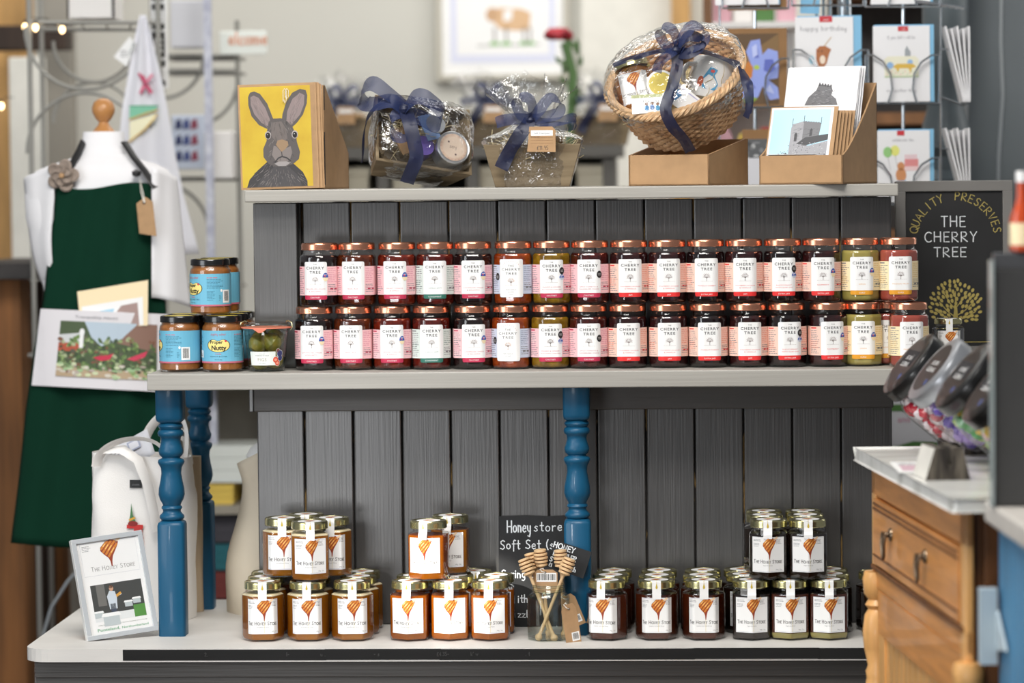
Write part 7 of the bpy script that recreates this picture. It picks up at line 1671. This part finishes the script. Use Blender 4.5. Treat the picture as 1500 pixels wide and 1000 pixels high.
for i in range(240):
    x, y = rr.uniform(.18, .92), rr.uniform(.22, .66); a.ell(x, y, rr.uniform(.006, .022), rr.uniform(.012, .04), C(rr.choice(('#4d6b3a', '#6f8a4c', '#3a4a30', '#8fa86a', '#7d5540', '#a9b48c', '#5c5a4a'))), 2, rot=rr.uniform(-.5, .5), n=7)
for i in range(60): x, y = rr.uniform(.18, .92), rr.uniform(.15, .32); a.ell(x, y, rr.uniform(.008, .03), rr.uniform(.01, .03), C(rr.choice(('#9fc08f', '#cfd8b0', '#6f8a5c', '#b9a9a0', '#d8d2c4'))), 3, n=8)
a.poly([(.44, .40), (.48, .42), (.56, .44), (.60, .47), (.57, .38), (.50, .36)], C('#c9304c'), 4); a.poly([(.70, .40), (.78, .46), (.86, .52), (.84, .44), (.76, .38)], C('#d0405c'), 4); a.ell(.345, .72, .02, .05, 'paper_white', 4); a.rect(.33, .52, .36, .70, 'paper_white', 4)
a.text('Tranquillity Haven', .45, .905, .035, C('#8a8a90'), 1, width=.34)
for r_ in ((.0, .95),): pass
m.grid(lambda u, v: pk(u, v) + Vector((0, -.004, 0)), 24, 12, 'towel_print')
a.emit(m, lambda x, y, h: pk(x, 1 - y) + Vector((0, -.006 - h * 2, 0)), [i / 24 for i in range(1, 24)]); m.build('cloth', tt, sharp=0)
t = thing('greeting_card', 'cream card with a landscape tucked into the printed band on the apron', 'card', K3(168, 470, .1285) + mo); m = MB(); s2 = sM
m.prism([(-50 * s2, -8 * s2), (48 * s2, -8 * s2), (50 * s2, 58 * s2), (-54 * s2, 44 * s2)], 0, .001, 'paper_cream'); a = Art(); a.poly([(-44 * s2, -7 * s2), (42 * s2, -7 * s2), (42 * s2, 34 * s2), (-48 * s2, 22 * s2)], 'paper_white', 0); a.poly([(-42 * s2, -7 * s2), (-10 * s2, -7 * s2), (0, 18 * s2), (-44 * s2, 12 * s2)], C('#9fcbe0'), 1); a.poly([(-12 * s2, -7 * s2), (36 * s2, -7 * s2), (34 * s2, 26 * s2), (10 * s2, 22 * s2)], C('#a38a84'), 1); a.emit(m, plane_map(), base=.0006); m.build('card', t); t.rotation_euler = (math.radians(-4), math.radians(-1), 0)
t = thing('flower_brooch', 'taupe felt flower brooch on the mannequin shoulder', 'brooch', K3(92, 257, .100) + mo); m = MB()
for L_, (n_, r_, y_) in enumerate(((5, .020, 0), (5, .012, -.006))):
    for i in range(n_):
        a_ = 2 * PI * i / n_ + L_ * .6; M = Matrix.Translation((r_ * math.cos(a_), y_, r_ * math.sin(a_))) @ Matrix.Rotation(-a_, 4, 'Y') @ Matrix.Rotation(PI / 2 - .3, 4, 'X'); m.lathe([(0, -.004), (.012, -.002), (.0155 - L_ * .004, .002), (.0125 - L_ * .003, .005), (.006, .0015), (0, .001)], 'felt_taupe', 16, M=M)
m.build('petals', t); m = MB(); m.lathe([(0, -.003), (.006, 0), (.005, .003), (0, .004)], 'kraft', 12, M=Matrix.Translation((0, -.013, 0)) @ Matrix.Rotation(PI / 2, 4, 'X')); m.build('button', t)
t = thing('price_tag', 'kraft swing tag hanging from the apron strap', 'tag', K3(216, 346, .128) + mo); m = MB(); m.prism([(-.017, .006), (.019, 0), (.012, .072), (-.003, .082), (-.022, .068)], 0, .001, 'kraft'); a = Art(); a.ell(-.006, .070, .0035, .0035, C('#3a2a1e'), 0); a.emit(m, plane_map(), base=.0006); m.build('card', t); m = MB(); m.tube([(-.006, -.001, .070), (-.012, 0, .092), (-.018, .02, .120), (-.008, .0, .092), (-.004, -.001, .070)], .001, 'string_white', 6); m.build('string', t)

# --- beyond the posts: low fabrics shelf
YL = 2.2; t = thing('low_cupboard', 'beige low cupboard with shelves seen between the posts and the boards', 'cupboard', (P(345, 700, YL).x, YL, 0)); s_ = S(YL); m = MB()
mat('beige_board', '#a39c8e', .7, var=.05); m.bx(-.30, .18, .25, .28, 0, P(0, 560, YL).z, 'beige_board'); m.bx(-.30, -.27, -.1, .25, 0, P(345, 560, YL).z, 'beige_board'); m.bx(.15, .18, -.1, .25, 0, P(345, 560, YL).z, 'beige_board'); m.bx(-.30, .18, -.1, .28, P(345, 560, YL).z, P(345, 545, YL).z, 'beige_board'); m.build('carcass', t)
m = MB(); z7 = P(345, 735, YL).z; m.bx(-.27, .15, -.1, .25, z7 - .02, z7, 'beige_board'); m.bx(-.27, .15, -.1, .25, P(345, 960, YL).z - .02, P(345, 960, YL).z, 'beige_board'); m.build('shelf', t)
def bundle(px, pyb, pw, ph, mt, lab, Y=None):
    Y = Y or YL; q = P(px, pyb, Y); t = thing('folded_textile', lab, 'textile', q); m = MB(); w_, h = pw * S(Y), ph * S(Y); n_ = 3
    for i in range(n_): z = h * i / n_; m.prism([(-w_ / 2, z + .003), (-w_ / 2 + .004, z), (w_ / 2 - .004, z), (w_ / 2, z + .004), (w_ / 2, z + h / n_ - .005), (w_ / 2 - .004, z + h / n_ - .001), (-w_ / 2 + .004, z + h / n_ - .001), (-w_ / 2, z + h / n_ - .004)], -.06, .1, mt)
    m.build('folds', t, bevel=.002)
bundle(328, 735, 40, 30, 'goods_yellow', 'yellow folded cloth on the low cupboard shelf'); bundle(352, 703, 90, 55, 'fig_label', 'pale green cushion above the yellow cloth', YL)
mat('textile_teal', '#2f6f78', .9); mat('textile_red', '#7d3c38', .9); mat('textile_grey', '#4c4a50', .9)
bundle(345, 790, 80, 40, 'textile_grey', 'dark grey folded blanket under the shelf'); bundle(345, 830, 90, 38, 'textile_teal', 'teal folded blanket below the grey one'); bundle(345, 872, 90, 40, 'textile_red', 'dull red folded blanket below the teal one'); bundle(345, 912, 90, 38, 'textile_teal', 'lowest teal blanket of the stack')
bundle(250, 735, 60, 60, 'goods_white', 'white folded linen behind the tote bag handles'); bundle(250, 880, 90, 90, 'textile_grey', 'dark blanket pile behind the tote bag')
# poster below the shelf at right
t = thing('poster', 'white poster with green strip behind the right end of the boards', 'poster', P(1328, 660, 1.3)); s_ = S(1.3); m = MB(); m.bx(-45 * s_, 45 * s_, 0, .004, 0, 75 * s_, 'paper_grey'); a = Art(); a.rect(-45 * s_, 58 * s_, 45 * s_, 68 * s_, 'goods_green', 0); a.poly([(-45 * s_, 0), (45 * s_, 0), (45 * s_, 12 * s_), (10 * s_, 14 * s_), (-14 * s_, 7 * s_), (-45 * s_, 5 * s_)], 'goods_green', 0); a.text('and', -4 * s_, 42 * s_, .014, C('#c98aa4'), 1); a.emit(m, plane_map(), base=.001); m.build('sheet', t); m = MB(); m.bx(-.01, .01, .006, .016, -t.location.z, .05, 'goods_white'); m.build('stand_leg', t)
